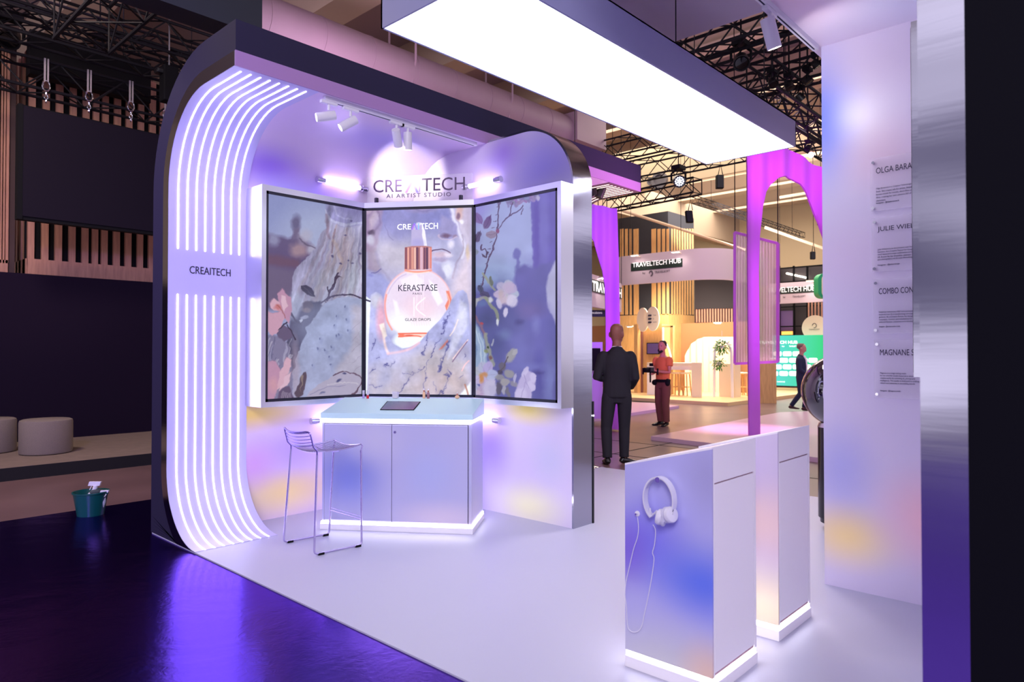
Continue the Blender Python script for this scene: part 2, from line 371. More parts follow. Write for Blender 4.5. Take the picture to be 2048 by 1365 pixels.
# dark face fills out to the square foot
def outer(n=14):
    P = [(6.10, 0)]*1
    O = [(6.10, i/n*.5) for i in range(n+1)]
    rt = .98
    cy, cz = 6.10-rt, 3.80-rt
    for i in range(n+1):
        a = math.radians(90*i/n); O.append((cy+rt*math.cos(a), cz+rt*math.sin(a)))
    O.append((YB, 3.80)); return O
m = MB().ribbon(p3(prof(.105), X0), p3(outer(), X0), (.66, 0, 0))
OB = [(6.10, 0)]+outer()[15:]
m.ribbon(p3([(YI+.07, 0)]+prof(.07, bottom=False)[1:], 2.84), p3(OB, 2.84), (6.69-2.84, 0, 0)); m.build('outer_shell', M_navy, arch, 'dark laminate outer shell')
# LED lines
def led_line(parent, x, z0=None, z1=None, lower=True, mm=None):
    P = prof(-.008, n=26)
    pts = [(y, z) for y, z in P]
    # densify the straight part
    q = []
    for a, b_ in zip(pts[:-1], pts[1:]):
        k = max(1, int(math.hypot(b_[0]-a[0], b_[1]-a[1])/.06)); q += [(a[0]+(b_[0]-a[0])*i/k, a[1]+(b_[1]-a[1])*i/k) for i in range(k)]
    q.append(pts[-1])
    sel = [p for i, p in enumerate(q) if (lower and p[1] <= z1 and p[0] > 5.0 and i < len(q)/1.6) or (not lower and p[1] >= z0 and p[0] > 4.665)]
    w = .0045
    A = [(x-w, y, z) for y, z in sel]
    m = MB(); n = len(sel); vs = []
    for (y, z) in sel: vs += [(x-w, y, z), (x+w, y, z)]
    cy, cz = 4.9, 1.7
    for (y, z) in sel: 
        d = Vector((0, y-cy, z-cz)).normalized()*.007; vs += [(x-w, y+d.y, z+d.z), (x+w, y+d.y, z+d.z)]
    fs = []
    for i in range(n-1):
        a, b_ = 2*i, 2*(i+1); c = 2*n
        fs += [(a, a+1, b_+1, b_), (a+c, b_+c, b_+1+c, a+1+c), (a, b_, b_+c, a+c), (a+1, a+1+c, b_+1+c, b_+1)]
    fs += [(0, 2*n, 2*n+1, 1), (2*n-2, 2*n-1, 4*n-1, 4*n-2)]
    m.add(vs, fs); return m.build('led_strip', mm or M_led, parent)
for i in range(8):
    x = 2.254+i*.0731
    led_line(arch, x, z1=2.02-.0*i); led_line(arch, x, z0=2.32, lower=False)
a = PY(379, 546, YI-.006); b_ = PY(461, 552, YI-.006)
lettering('CREAITECH', PY(379, 547, YI-.006), (1, 0, 0), (0, 0, 1), (b_-a).x, .062, M_ink, arch)
# beam: steel lip plus dark fascia along the front of the canopy
bm_ = thing('canopy_beam', 'long dark beam along the front of the booth canopy', 'beam', (4.76, YB, 3.6))
MB().box((X0, YB-.012, ZC-.004), (X1, YB, ZC+.105)).build('lip', mat('lip_reflection', (170, 130, 190), .35), bm_)  # mauve colour stands in for what the steel lip reflects
MB().box((X0, YB-.012, ZC+.105), (X1, YB, 3.80)).build('fascia', M_navy, bm_)
MB().box((X1-.01, YB-.012, ZC), (X1, YB+.6, 3.80)).build('end_cap', M_navy, bm_)

# W1: curved foil wall between the two LED bands, W2: fin, W3: right part, W4: near wall
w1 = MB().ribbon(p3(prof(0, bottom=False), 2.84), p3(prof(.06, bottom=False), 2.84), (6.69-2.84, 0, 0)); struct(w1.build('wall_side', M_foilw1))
# second booth's light band, seen beyond the fin
arch2 = thing('booth_arch', 'far mirrored booth arch end with cream light lines under the pink beam end', 'arch', (7.0, 5.9, 0))
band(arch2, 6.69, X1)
MB().ribbon(p3(prof(.105), 6.69), p3(outer(), 6.69), (X1-6.69, 0, 0)).build('outer_shell', M_navy, arch2, 'dark laminate outer shell')
for i in range(8): 
    x = 6.764+i*.0731
    led_line(arch2, x, z1=2.02, mm=M_ledc); led_line(arch2, x, z0=2.32, lower=False, mm=M_ledc)
def fin(x0, x1, m, mirror=False, yend=3.58, r=.55):
    P = [(YI+.0, 0), (YI, ZC-.66)]+[(YI-.66+.66*math.cos(math.radians(a)), ZC-.66+.66*math.sin(math.radians(a))) for a in range(9, 91, 9)]
    P += [(yend+r+r*math.cos(math.radians(a)), ZC-r+r*math.sin(math.radians(a))) for a in range(90, 181, 6)]+[(yend, 0)]
    return MB().prism([(x0, y, z) for y, z in P], (x1-x0, 0, 0), smooth=True), P
w2, P2 = fin(4.635, 4.895, M_foilw2, yend=3.60)
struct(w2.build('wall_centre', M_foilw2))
fr = .55
rim = [(3.60, 0)]+[(3.60+fr+fr*math.cos(math.radians(a)), ZC-fr+fr*math.sin(math.radians(a))) for a in range(180, 89, -5)]+[(4.6, ZC)]
rim2 = [(3.582, 0)]+[(3.60+fr+(fr+.018)*math.cos(math.radians(a)), ZC-fr+(fr+.018)*math.sin(math.radians(a))) for a in range(180, 89, -5)]+[(4.6, ZC+.018)]
struct(MB().ribbon(p3(rim, 4.632), p3(rim2, 4.632), (.266, 0, 0)).build('trim_5', M_steel))
# W3 with canopy
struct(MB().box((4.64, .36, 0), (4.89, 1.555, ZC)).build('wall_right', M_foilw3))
struct(MB().box((X0, .36, ZC), (X1, 1.615, ZC+.1)).box((X0, .15, ZC+.1), (X1, 1.615, 3.80)).build('trim_6', M_foilceil))
# W4: near wall with steel end face and dark skin
struct(MB().box((X0+.006, .365, 0), (X1, .47, ZC)).build('wall_near', M_whitep))
struct(MB().box((X0, .360, FZ), (X0+.006, .472, ZC+.2)).build('trim_7', M_steel))
struct(MB().box((X0, .14, FZ), (X1, .360, ZC+.3)).build('trim_8', mat('near_dark_skin', (11, 10, 20), .8, spec=.1)))

# ------------------------------------------------------------------ canopy panel and big light box
struct(MB().box((X0, 1.62, 3.80), (4.56, 2.6, 3.86)).build('trim_9', mat('grey_canopy', (200, 188, 206), .55)))
lb = thing('ceiling_lightbox', 'long glowing white rectangular light box hanging over the booth', 'light box', (4, 2.555, 3.2))
BX0, BX1, BY0, BY1 = 2.18, 5.80, 2.15, 2.96
MB().box((BX0+.012, BY0+.012, 3.203), (BX1-.012, BY1-.012, 3.215)).build('diffuser', M_box, lb, 'glowing white diffuser')
f_ = MB()
for a, b2 in (((BX0, BY0, 3.2), (BX0+.012, BY1, 3.42)), ((BX1-.012, BY0, 3.2), (BX1, BY1, 3.42)), ((BX0, BY0, 3.2), (BX1, BY0+.012, 3.42)), ((BX0, BY1-.012, 3.2), (BX1, BY1, 3.42)), ((BX0, BY0, 3.41), (BX1, BY1, 3.42))): f_.box(a, b2)
f_.build('casing', mat('lightbox_casing', (150, 152, 192), .35), lb)
for x in (2.6, 4.0, 5.4):
    for y in (BY0+.1, BY1-.1): MB().cyl((x, y, 3.42), (x, y, 8.2), .004, seg=6).build('suspension_wire', M_truss, lb)

# ------------------------------------------------------------------ screens
SZ0, SZ1 = 1.067, 2.865
scr_mat = vcol('screen_picture', 1.0)
def srgb(c): return np.array([v/255 for v in c])
class Canvas:
    def __init__(s, X, Y, base): s.X, s.Y = X, Y; s.C = np.tile(srgb(base), (len(X), 1))
    def blend(s, a, col): s.C += (srgb(col)-s.C)*a[:, None]
    def ell(s, cx, cy, rx, ry, col, soft=.2, al=1, rot=0):
        c, n = math.cos(math.radians(rot)), math.sin(math.radians(rot)); dx, dy = s.X-cx, s.Y-cy
        d = np.hypot((dx*c+dy*n)/rx, (-dx*n+dy*c)/ry); s.blend(al*np.clip((1+soft/2-d)/max(soft, 1e-3), 0, 1)**1.0, col)
    def poly(s, pts, col, soft=1.5, al=1):
        P = np.array(pts, float); d = np.full(len(s.X), 1e9); ins = np.zeros(len(s.X), bool)
        for i in range(len(P)):
            a, b_ = P[i], P[(i+1) % len(P)]; e = b_-a; w = np.stack([s.X-a[0], s.Y-a[1]], 1)
            tt = np.clip((w@e)/(e@e+1e-9), 0, 1); d = np.minimum(d, np.hypot(w[:, 0]-tt*e[0], w[:, 1]-tt*e[1]))
            c = ((a[1] > s.Y) != (b_[1] > s.Y)) & (s.X < (b_[0]-a[0])*(s.Y-a[1])/((b_[1]-a[1]) if b_[1] != a[1] else 1e-9)+a[0]); ins ^= c
        sd = np.where(ins, d, -d); s.blend(al*np.clip(sd/soft+.5, 0, 1), col)
    def stroke(s, pts, w, col, al=1, soft=.8, w2=None):
        P = np.array(pts, float)
        if len(P) > 2:                                              # smooth the path
            tt = np.linspace(0, len(P)-1, 8*(len(P)-1)+1); i = np.minimum(tt.astype(int), len(P)-2); u = tt-i
            p0, p1, p2, q3 = P[np.maximum(i-1, 0)], P[i], P[i+1], P[np.minimum(i+2, len(P)-1)]; u = u[:, None]
            P = .5*((2*p1)+(-p0+p2)*u+(2*p0-5*p1+4*p2-q3)*u**2+(-p0+3*p1-3*p2+q3)*u**3)
        lo = P.min(0)-w-4; hi = P.max(0)+w+4; m = (s.X > lo[0]) & (s.X < hi[0]) & (s.Y > lo[1]) & (s.Y < hi[1]); X, Y = s.X[m], s.Y[m]
        if not len(X): return
        best = np.full(len(X), -1e9); n = len(P)-1
        for i in range(n):
            a, b_ = P[i], P[i+1]; e = b_-a; q = np.stack([X-a[0], Y-a[1]], 1); tt = np.clip((q@e)/(e@e+1e-9), 0, 1)
            d = np.hypot(q[:, 0]-tt*e[0], q[:, 1]-tt*e[1]); ww = w if w2 is None else w+(w2-w)*((i+tt)/n); best = np.maximum(best, ww-d)
        al_ = al*np.clip(best/soft+.5, 0, 1); s.C[m] += (srgb(col)-s.C[m])*al_[:, None]
    def warp(s, amp, sc, seed=0):                                   # wobble the drawing coordinates
        keep = s.C.copy(); s.C = np.zeros_like(s.C); a = s.noise(sc, 0, seed=seed); b_ = s.noise(sc, 0, seed=seed+1); a2 = s.noise(sc*3, 0, seed=seed+2); b3 = s.noise(sc*3, 0, seed=seed+3)
        s.C = keep; s.X = s.X+amp*(a+.35*a2); s.Y = s.Y+amp*(b_+.35*b3)
    def marble(s, region, amp, seed, sx=1, sy=1, rot=0):            # soft mottling inside an alpha region
        c, n = math.cos(math.radians(rot)), math.sin(math.radians(rot)); X, Y = s.X, s.Y; s.X, s.Y = X*c+Y*n, -X*n+Y*c; keep = s.C.copy()
        N = sum(s.noise(.035*2**k, 0, sx, sy, seed+k)/1.5**k for k in range(4)); s.X, s.Y = X, Y; s.C = keep*(1+amp*(N*region)[:, None])
    def mask(s, pts, soft=6):
        keep = s.C; s.C = np.zeros_like(keep); s.poly(pts, (255, 255, 255), soft); m = s.C[:, 0]; s.C = keep; return m
    def noise(s, sc, amp, sx=1, sy=1, seed=0):
        r = np.random.default_rng(seed); G = r.normal(size=(64, 64)); x = s.X*sc*sx; y = s.Y*sc*sy; i, j = np.floor(x).astype(int), np.floor(y).astype(int); u, v = x-i, y-j
        u = u*u*(3-2*u); v = v*v*(3-2*v); g = lambda a, c: G[a % 64, c % 64]
        N = (g(i, j)*(1-u)+g(i+1, j)*u)*(1-v)+(g(i, j+1)*(1-u)+g(i+1, j+1)*u)*v; s.C = s.C*(1+amp*N[:, None]); return N
    def flower(s, cx, cy, r, col, core, n=6, rot=0, sq=.8, seed=1):
        rr = random.Random(seed)
        for k in range(n):
            a = rot+k*2*math.pi/n+rr.uniform(-.2, .2); q = [c+rr.randint(-14, 10) for c in col]
            s.ell(cx+r*.5*math.cos(a), cy+r*.5*sq*math.sin(a), r*.52, r*.36, q, .25, .95, math.degrees(a))
        for k in range(n):
            a = rot+k*2*math.pi/n; s.stroke([(cx, cy), (cx+r*.45*math.cos(a+.1), cy+r*.45*sq*math.sin(a+.1)), (cx+r*.9*math.cos(a), cy+r*.9*sq*math.sin(a))], .5, [c-38 for c in col], .45, 1.4)
        s.ell(cx, cy, r*.2, r*.18, core, .8, .8)

def paint_left(c):
    c.warp(1.3, .09, 3)
    c.poly([(500, 360), (740, 360), (740, 460), (500, 470)], (138, 146, 196), 60)
    c.ell(640, 470, 70, 60, (170, 178, 212), 1.0, .8)
    c.poly([(520, 463), (548, 470), (576, 476), (590, 470), (604, 476), (640, 500), (640, 560), (520, 560)], (92, 76, 118), 8)
    c.ell(592, 446, 9, 15, (92, 84, 124), .9); c.poly([(588, 455), (598, 455), (604, 480), (584, 480)], (104, 90, 126), 5)
    c.ell(547, 481, 11, 12, (150, 152, 188), .9, .8); c.ell(598, 500, 17, 14, (166, 136, 146), .9, .9); c.ell(624, 500, 10, 10, (180, 176, 200), .9, .9); c.ell(610, 475, 12, 14, (180, 170, 190), 1, .6)
    c.poly([(520, 505), (600, 520), (600, 535), (520, 530)], (104, 74, 100), 10); c.poly([(520, 530), (592, 540), (585, 620), (520, 620)], (106, 92, 124), 14)
    c.stroke([(600, 478), (615, 490), (632, 496)], 1.2, (84, 72, 100), .8, 2)
    hair = [(652, 440), (655, 425), (658, 405), (740, 405), (740, 650), (640, 650), (600, 640), (584, 600), (584, 560), (590, 540), (612, 515), (632, 498), (640, 470), (652, 455)]
    c.poly(hair, (160, 156, 190), 2)
    rr = random.Random(3)
    for k in range(90):
        u = rr.random(); x0 = 654+72*u; x3 = 588+140*(u+rr.uniform(-.1, .1)); y3 = 640-20*rr.random()-60*max(0, u-.5)
        col = rr.choice([(196, 196, 220), (182, 184, 210), (132, 122, 156), (172, 148, 150), (190, 180, 190), (148, 142, 180), (140, 118, 130), (210, 206, 220)])
        y0 = 440+rr.uniform(0, 100)
        c.stroke([(x0, y0), (x0*.8+x3*.2-3, y0+50), (x0*.4+x3*.6-8*(1-u)+rr.uniform(-5, 5), (y0+y3)/2+30), (x3, y3)], rr.uniform(.8, 2.4), col, .36, 2.6, w2=rr.uniform(1.5, 4.5))
    c.ell(700, 418, 48, 36, (142, 138, 184), .12); c.ell(712, 405, 34, 26, (128, 122, 172), .3, .9)
    c.stroke([(651, 420), (660, 438), (690, 450), (727, 446)], 2.2, (180, 180, 212), .8, 1.6); c.stroke([(668, 410), (676, 432), (700, 440)], 1.5, (168, 166, 204), .7, 2)
    c.stroke([(652, 430), (655, 460), (660, 476)], 3, (134, 108, 130), .6, 3); c.stroke([(672, 458), (668, 480), (664, 506)], 1.6, (122, 96, 112), .7, 2)
    c.stroke([(668, 480), (682, 520), (676, 545)], 3, (186, 164, 160), .6, 3); c.ell(688, 495, 20, 34, (178, 158, 166), .9, .4)
    for p in ((689, 472), (697, 522), (706, 527), (703, 443), (665, 512), (680, 528), (722, 508)): c.ell(p[0], p[1], 2.6, 1.8, (84, 76, 118), .9, .9)
    c.ell(650, 560, 30, 20, (188, 190, 216), 1, .5); c.ell(706, 560, 16, 26, (190, 194, 216), 1, .6)
    # branches, leaf
    c.stroke([(676, 548), (668, 565), (660, 585), (656, 600)], 2.3, (64, 50, 74), .95); c.poly([(673, 552), (684, 556), (672, 562), (664, 572)], (70, 54, 74), 1.2); c.stroke([(656, 575), (659, 590)], 1.4, (60, 46, 66))
    c.poly([(602, 571), (614, 572), (626, 582), (629, 594), (618, 590), (606, 583)], (52, 46, 70), 1.5); c.stroke([(606, 574), (624, 590)], .5, (96, 90, 110), .7)
    c.stroke([(740, 604), (712, 592), (690, 590), (664, 594), (640, 606), (622, 622)], 1.7, (56, 42, 66), .95); c.stroke([(650, 600), (660, 612), (650, 620), (636, 620)], 1.2, (70, 54, 74), .9)
    # shadows
    c.poly([(582, 628), (602, 610), (640, 600), (645, 612), (626, 640), (606, 680), (590, 740), (582, 752), (572, 700), (578, 660)], (44, 38, 66), 4)
    c.ell(614, 612, 13, 9, (64, 50, 66), .3); c.ell(612, 620, 8, 5, (122, 96, 96), .6, .8); c.ell(608, 636, 7, 4, (160, 158, 186), .6); c.ell(601, 641, 4, 3, (214, 214, 232), .5)
    c.ell(590, 612, 14, 26, (176, 178, 208), .5, .9, 10); c.stroke([(583, 628), (590, 640), (604, 650)], 1.5, (40, 32, 56))
    c.marble(c.mask(hair, 4), .085, 41, 2.4, .55, 14)
    # round marble
    knee = [(584, 760), (588, 735), (596, 705), (606, 680), (618, 652), (634, 626), (652, 606), (672, 597), (692, 594), (712, 596), (740, 604), (740, 820), (590, 820)]
    c.poly(knee, (164, 170, 206), 2); c.ell(640, 650, 70, 60, (166, 176, 214), 1, .6); c.poly([(703, 612), (718, 611), (727, 618), (727, 790), (668, 790), (672, 740), (700, 700), (706, 660)], (190, 182, 202), 10, .8)
    c.stroke([(724, 600), (726, 800)], 3, (170, 190, 200), .5, 3); c.ell(590, 745, 8, 60, (176, 160, 184), 1, .7)
    for x, y in ((675, 633), (667, 650), (693, 639), (697, 661), (678, 671), (672, 673), (640, 679), (663, 693), (650, 699), (634, 697), (657, 713), (660, 730), (624, 732), (668, 756), (689, 614)): c.ell(x+rr.uniform(-1, 1), y, 1.5, 2.2, (92, 98, 140), .9, .85); c.ell(x+3, y+3, 4, 5, (134, 142, 184), 1, .4)
    for k in range(7): c.stroke([(727, 640+k*22), (712, 652+k*22), (704, 660+k*22)], .5, (148, 138, 164), .5)
    c.marble(c.mask(knee, 4), .035, 61)
    # lower hand
    c.poly([(602, 812), (622, 780), (650, 762), (672, 750), (690, 745), (712, 748), (724, 758), (726, 770), (716, 790), (700, 815)], (180, 172, 198), 2)
    c.stroke([(668, 752), (690, 745), (714, 750), (723, 762), (716, 778), (702, 800)], 1.1, (84, 56, 78), .8); c.stroke([(655, 770), (690, 765), (716, 768)], 1.1, (206, 198, 214), .8); c.stroke([(620, 790), (650, 776), (690, 772)], .9, (134, 128, 168), .6)
    c.ell(678, 762, 5, 2.5, (66, 66, 112), .9, .9, -30); c.ell(689, 749, 3, 1.5, (66, 66, 112), .9, .9); c.ell(645, 786, 6, 2, (92, 96, 142), .9, .8, -20); c.stroke([(716, 776), (708, 788), (702, 800)], 1.8, (92, 66, 84), .9)
    c.poly([(596, 768), (604, 748), (610, 745), (612, 752), (606, 790), (596, 800), (590, 790)], (86, 68, 84), 2); c.poly([(601, 752), (606, 752), (602, 785)], (140, 122, 116), 2)
    # fur + flowers on the left
    c.poly([(530, 670), (560, 672), (578, 690), (584, 740), (585, 815), (530, 815)], (128, 122, 156), 3)
    for k in range(34):
        x = rr.uniform(533, 584); y = rr.uniform(675, 740); c.stroke([(x, y), (x-3-rr.random()*6, y+20), (x-6, y+40)], rr.uniform(.6, 1.6), rr.choice([(172, 168, 196), (96, 92, 130), (150, 146, 180), (190, 184, 204)]), .7, 1.4)
    c.poly([(556, 652), (582, 655), (586, 672), (568, 684), (553, 668)], (98, 84, 116), 2)
    pk = [(205, 158, 182), (216, 172, 192), (192, 144, 174), (222, 184, 204)]
    for (pts, col) in (([(533, 622), (548, 628), (566, 620), (568, 640), (556, 664), (544, 674), (533, 660)], pk[0]), ([(539, 605), (548, 597), (562, 606), (566, 622), (552, 622), (541, 614)], pk[1]),
                       ([(556, 590), (562, 578), (572, 588), (582, 594), (585, 620), (578, 648), (568, 636), (560, 612)], pk[2]), ([(562, 590), (570, 592), (576, 612), (570, 624), (562, 606)], pk[3]),
                       ([(533, 724), (552, 722), (560, 738), (566, 752), (553, 780), (545, 806), (533, 808)], pk[2]), ([(566, 728), (574, 715), (583, 722), (580, 738), (572, 756), (562, 776), (552, 782), (560, 748)], pk[1]),
                       ([(572, 752), (582, 745), (580, 760), (566, 780), (556, 784)], pk[3])): c.poly(pts, col, 1.6); c.stroke(pts[:3], .7, [v-34 for v in col], .5, 1.2)
    c.ell(556, 615, 8, 5, (196, 106, 106), .9, .8, 30); c.stroke([(552, 612), (566, 622), (570, 636)], 1, (158, 90, 84), .8); c.stroke([(556, 660), (566, 652), (574, 646)], 1.3, (44, 34, 58), .9); c.stroke([(574, 650), (584, 664), (590, 680)], 1.4, (44, 34, 58), .9)
    c.ell(547, 770, 8, 14, (214, 160, 170), 1, .7); c.poly([(556, 784), (578, 770), (590, 800), (586, 812), (552, 812)], (96, 78, 110), 3)
    for k in range(9): c.stroke([(558+k*3.4, 812), (562+k*2.5, 798), (566+k*2, 785)], .6, (172, 158, 180), .7)
    c.noise(.3, .006, seed=5); c.C *= .90

def veins(c, L, col=(60, 60, 120), al=.75):
    for P in L:
        c.stroke(P, .5, (118, 114, 164), .35, 6, w2=2.2); c.stroke(P, .25, col, al, 1.2, w2=.9)
def paint_centre(c):
    X0_, Y0_ = c.X, c.Y
    c.poly([(725, 400), (950, 400), (950, 480), (725, 500)], (126, 126, 188), 60); c.poly([(725, 470), (950, 470), (950, 640), (725, 640)], (174, 172, 208), 60)
    c.warp(1.2, .08, 91); c.stroke([(800, 400), (792, 440), (770, 500), (790, 560)], 14, (150, 146, 194), .5, 30)
    # ear + curls
    c.poly([(725, 410), (766, 414), (764, 450), (752, 500), (742, 505), (725, 500)], (150, 128, 164), 5)
    c.ell(748, 440, 9, 18, (188, 170, 190), .6, .8, 20); c.ell(742, 465, 8, 5, (66, 50, 76), .6, .8, 30); c.ell(737, 418, 7, 7, (170, 148, 176), .6); c.stroke([(755, 420), (760, 445), (748, 465)], 1.6, (120, 96, 130), .7, 2); c.ell(740, 480, 8, 10, (196, 196, 220), .8, .8)
    c.poly([(732, 490), (752, 500), (760, 530), (764, 555), (735, 545)], (136, 112, 140), 8, .7)
    # face side highlight and jaw
    c.ell(790, 505, 44, 44, (188, 180, 196), 1, .8); c.ell(800, 450, 40, 34, (138, 136, 192), 1, .8)
    c.poly([(728, 540), (760, 545), (790, 575), (790, 640), (728, 640)], (150, 152, 204), 10)
    c.stroke([(752, 505), (760, 535), (780, 560), (800, 590)], 2, (150, 142, 178), .6, 5)
    c.poly([(904, 405), (945, 405), (945, 640), (900, 640), (898, 600), (912, 560), (930, 500), (912, 460)], (196, 186, 212), 22)
    c.stroke([(902, 412), (909, 440), (916, 462), (928, 492), (924, 515)], 3.2, (216, 212, 236), .9, 4); c.ell(920, 425, 8, 16, (196, 160, 160), .8, .9); c.ell(918, 432, 4, 6, (120, 92, 118), .8); c.ell(936, 430, 8, 22, (186, 170, 200), 1, .7); c.ell(924, 444, 5, 4, (240, 238, 248), .8, .9)
    c.ell(845, 412, 30, 12, (164, 136, 168), 1, .6); c.stroke([(820, 412), (845, 424), (875, 416)], 1.6, (112, 104, 158), .5, 3)
    c.poly([(884, 430), (902, 440), (912, 455), (916, 474), (896, 480), (880, 474), (876, 462)], (146, 140, 190), 6); c.ell(892, 472, 9, 4, (104, 76, 108), .9, .9); c.ell(910, 474, 5, 3, (140, 118, 148), .9, .8); c.stroke([(878, 470), (884, 478), (900, 480), (914, 476)], 1.2, (196, 176, 206), .8, 2)
    c.ell(902, 490, 7, 8, (220, 214, 236), .9, .9); c.stroke([(862, 503), (875, 500), (888, 500), (900, 506)], 1.1, (78, 56, 88), .9, 1.2); c.ell(880, 510, 18, 6, (192, 166, 184), .9, .8); c.ell(880, 520, 16, 4, (150, 132, 166), .9, .7); c.ell(896, 510, 8, 4, (224, 214, 232), .9, .7)
    c.ell(895, 540, 12, 16, (224, 224, 244), .8, .9); c.poly([(864, 525), (880, 530), (890, 555), (880, 575), (862, 560)], (160, 156, 200), 5); c.stroke([(924, 470), (925, 500), (912, 530), (905, 556)], 1.4, (150, 134, 160), .6, 3)
    c.poly([(905, 560), (940, 505), (942, 600), (915, 615), (905, 590)], (212, 196, 212), 20, .8); c.ell(936, 505, 4, 14, (214, 186, 150), 1, .6); c.ell(938, 460, 5, 20, (178, 166, 190), 1, .6)
    c.stroke([(742, 546), (752, 544), (762, 540)], 1.1, (92, 86, 146), .7, 1.6); c.ell(741, 552, 5, 3, (126, 126, 190), 1, .7); c.stroke([(770, 450), (776, 470), (786, 480)], .8, (112, 104, 150), .5, 2)
    c.marble(c.mask([(725, 400), (950, 400), (950, 640), (725, 640)], 10), .03, 95); c.X, c.Y = X0_, Y0_
    # bottle sphere
    cx, cy, R = 836, 608, 67
    c.ell(cx, cy, R+1.5, R+4, (242, 186, 190), .05); c.ell(cx, cy, R-1, R+2, (224, 210, 230), .04)
    c.ell(cx-6, cy+38, 54, 28, (238, 244, 250), .7, .95); c.ell(cx, cy-18, 44, 30, (222, 202, 224), .9, .8); c.ell(cx+4, cy+12, 34, 26, (232, 204, 220), .9, .8)
    c.poly([(800, 560), (830, 548), (848, 562), (836, 582), (808, 580)], (238, 230, 240), 4, .8); c.poly([(858, 560), (872, 572), (886, 604), (876, 612), (864, 590)], (244, 242, 250), 4, .8); c.poly([(786, 600), (794, 604), (800, 628), (792, 630)], (246, 240, 248), 4, .8)
    c.stroke([(773, 590), (770, 612), (774, 640), (784, 660)], 1.6, (246, 150, 140), .9, 2); c.stroke([(776, 588), (784, 572), (798, 556), (812, 549)], 1.1, (196, 176, 214), .8, 2); c.stroke([(868, 553), (884, 566), (897, 586), (903, 610)], 1.2, (226, 206, 226), .9, 2)
    c.poly([(892, 582), (898, 582), (903, 600), (900, 618), (893, 622), (890, 612), (896, 600)], (228, 120, 96), 2, .9); c.stroke([(894, 588), (899, 604), (895, 618)], .9, (250, 190, 170), .9); c.stroke([(898, 622), (888, 640), (876, 656)], 1.4, (240, 226, 240), .9, 2)
    for x in (833, 842, 846): c.stroke([(x, 550), (x+1, 580), (x, 620)], .8, (244, 234, 244), .6, 1.6)
    c.stroke([(850, 596), (832, 615), (850, 632)], 1.2, (250, 240, 246), .9, 1.3); c.stroke([(828, 596), (828, 632)], 1.4, (246, 236, 244), .8, 1.3)
    for k in range(8): c.stroke([(822+k*5, 642), (824+k*5, 652)], .7, (244, 214, 224), .7)
    # plate glow below the bottle, base ring
    c.ell(832, 682, 46, 20, (236, 244, 250), .25, .95); c.poly([(795, 666), (855, 665), (850, 675), (797, 675)], (250, 206, 196), 2); c.stroke([(797, 668), (828, 667), (853, 667)], 1.2, (226, 96, 72), .95, 1); c.stroke([(797, 674), (830, 672), (842, 674)], 1.2, (232, 110, 84), .9, 1); c.ell(803, 671, 6, 4, (234, 112, 86), .6, .9); c.ell(818, 671, 9, 1.6, (210, 86, 66), .6, .8)
    # dropper
    c.poly([(822, 492), (823, 460), (829, 450), (838, 446), (846, 450), (850, 462), (853, 492)], (178, 168, 210), 1.5); c.poly([(845, 450), (850, 462), (854, 492), (848, 492), (844, 470)], (236, 232, 248), 1.2, .95); c.ell(836, 486, 12, 8, (158, 152, 210), 1, .6); c.ell(838, 448, 6, 3, (220, 220, 240), .6, .8)
    # copper cap
    c.poly([(809.5, 495), (824, 492.5), (850, 492), (863.5, 494), (863, 537), (848, 539.5), (824, 540), (809, 539)], (176, 116, 116), .9)
    for x, w, col in ((812, 2.0, (120, 62, 76)), (816.5, 1.6, (236, 168, 152)), (820, 1.4, (150, 84, 88)), (825, 2.2, (214, 148, 132)), (830, 1.8, (240, 196, 178)), (834.5, 2.3, (88, 46, 74)), (838, 1.2, (150, 90, 96)), (843, 3.0, (216, 178, 200)), (849, 1.8, (92, 50, 82)), (854, 2.2, (70, 40, 76)), (858.5, 1.6, (222, 158, 160)), (862, 1.3, (232, 130, 112))):
        c.stroke([(x, 497), (x, 537)], w, col, .85, 1.2)
    c.stroke([(811, 541), (824, 544), (848, 544), (862, 541)], 2.2, (240, 150, 130), .95, 1.2); c.stroke([(815, 545), (835, 547), (858, 544)], 1, (252, 220, 212), .9, 1.2)
    # holding hand: thumb left, palm, fingers right
    hand = [(735, 640), (740, 600), (742, 590), (752, 584), (762, 590), (768, 604), (768, 640), (774, 668), (786, 688), (804, 698), (822, 694), (840, 684), (858, 662), (880, 640), (896, 618), (903, 600), (916, 583), (926, 580), (934, 588), (938, 610), (940, 660), (941, 800), (735, 800)]
    c.poly(hand, (172, 174, 220), 2)
    c.poly([(735, 740), (800, 720), (860, 690), (941, 720), (941, 800), (735, 800)], (186, 176, 186), 30, .9); c.ell(880, 770, 50, 30, (184, 164, 168), 1, .8); c.ell(790, 745, 40, 26, (178, 178, 216), 1, .6)
    c.ell(752, 602, 12, 14, (192, 190, 206), .7, .8); c.ell(762, 640, 9, 34, (236, 170, 190), 1, .8); c.stroke([(764, 650), (770, 690), (776, 706)], 2.2, (250, 216, 214), .9, 4); c.stroke([(776, 708), (800, 704), (820, 698), (838, 686)], 1.8, (250, 190, 196), .8, 5); c.poly([(758, 650), (768, 646), (774, 672), (768, 678)], (252, 236, 230), 3, .9)
    c.poly([(900, 612), (918, 592), (928, 600), (918, 626), (905, 660), (880, 690), (862, 680)], (180, 182, 232), 5, .8); c.poly([(920, 600), (934, 610), (936, 650), (910, 700), (895, 720), (905, 670)], (210, 210, 236), 6, .8)
    c.poly([(735, 595), (741, 600), (739, 650), (736, 730), (734, 800), (728, 800), (728, 590)], (226, 232, 246), 2); c.stroke([(731, 600), (740, 603)], 1.6, (40, 34, 66)); c.ell(734, 790, 3, 4, (200, 60, 70), .6, 0)
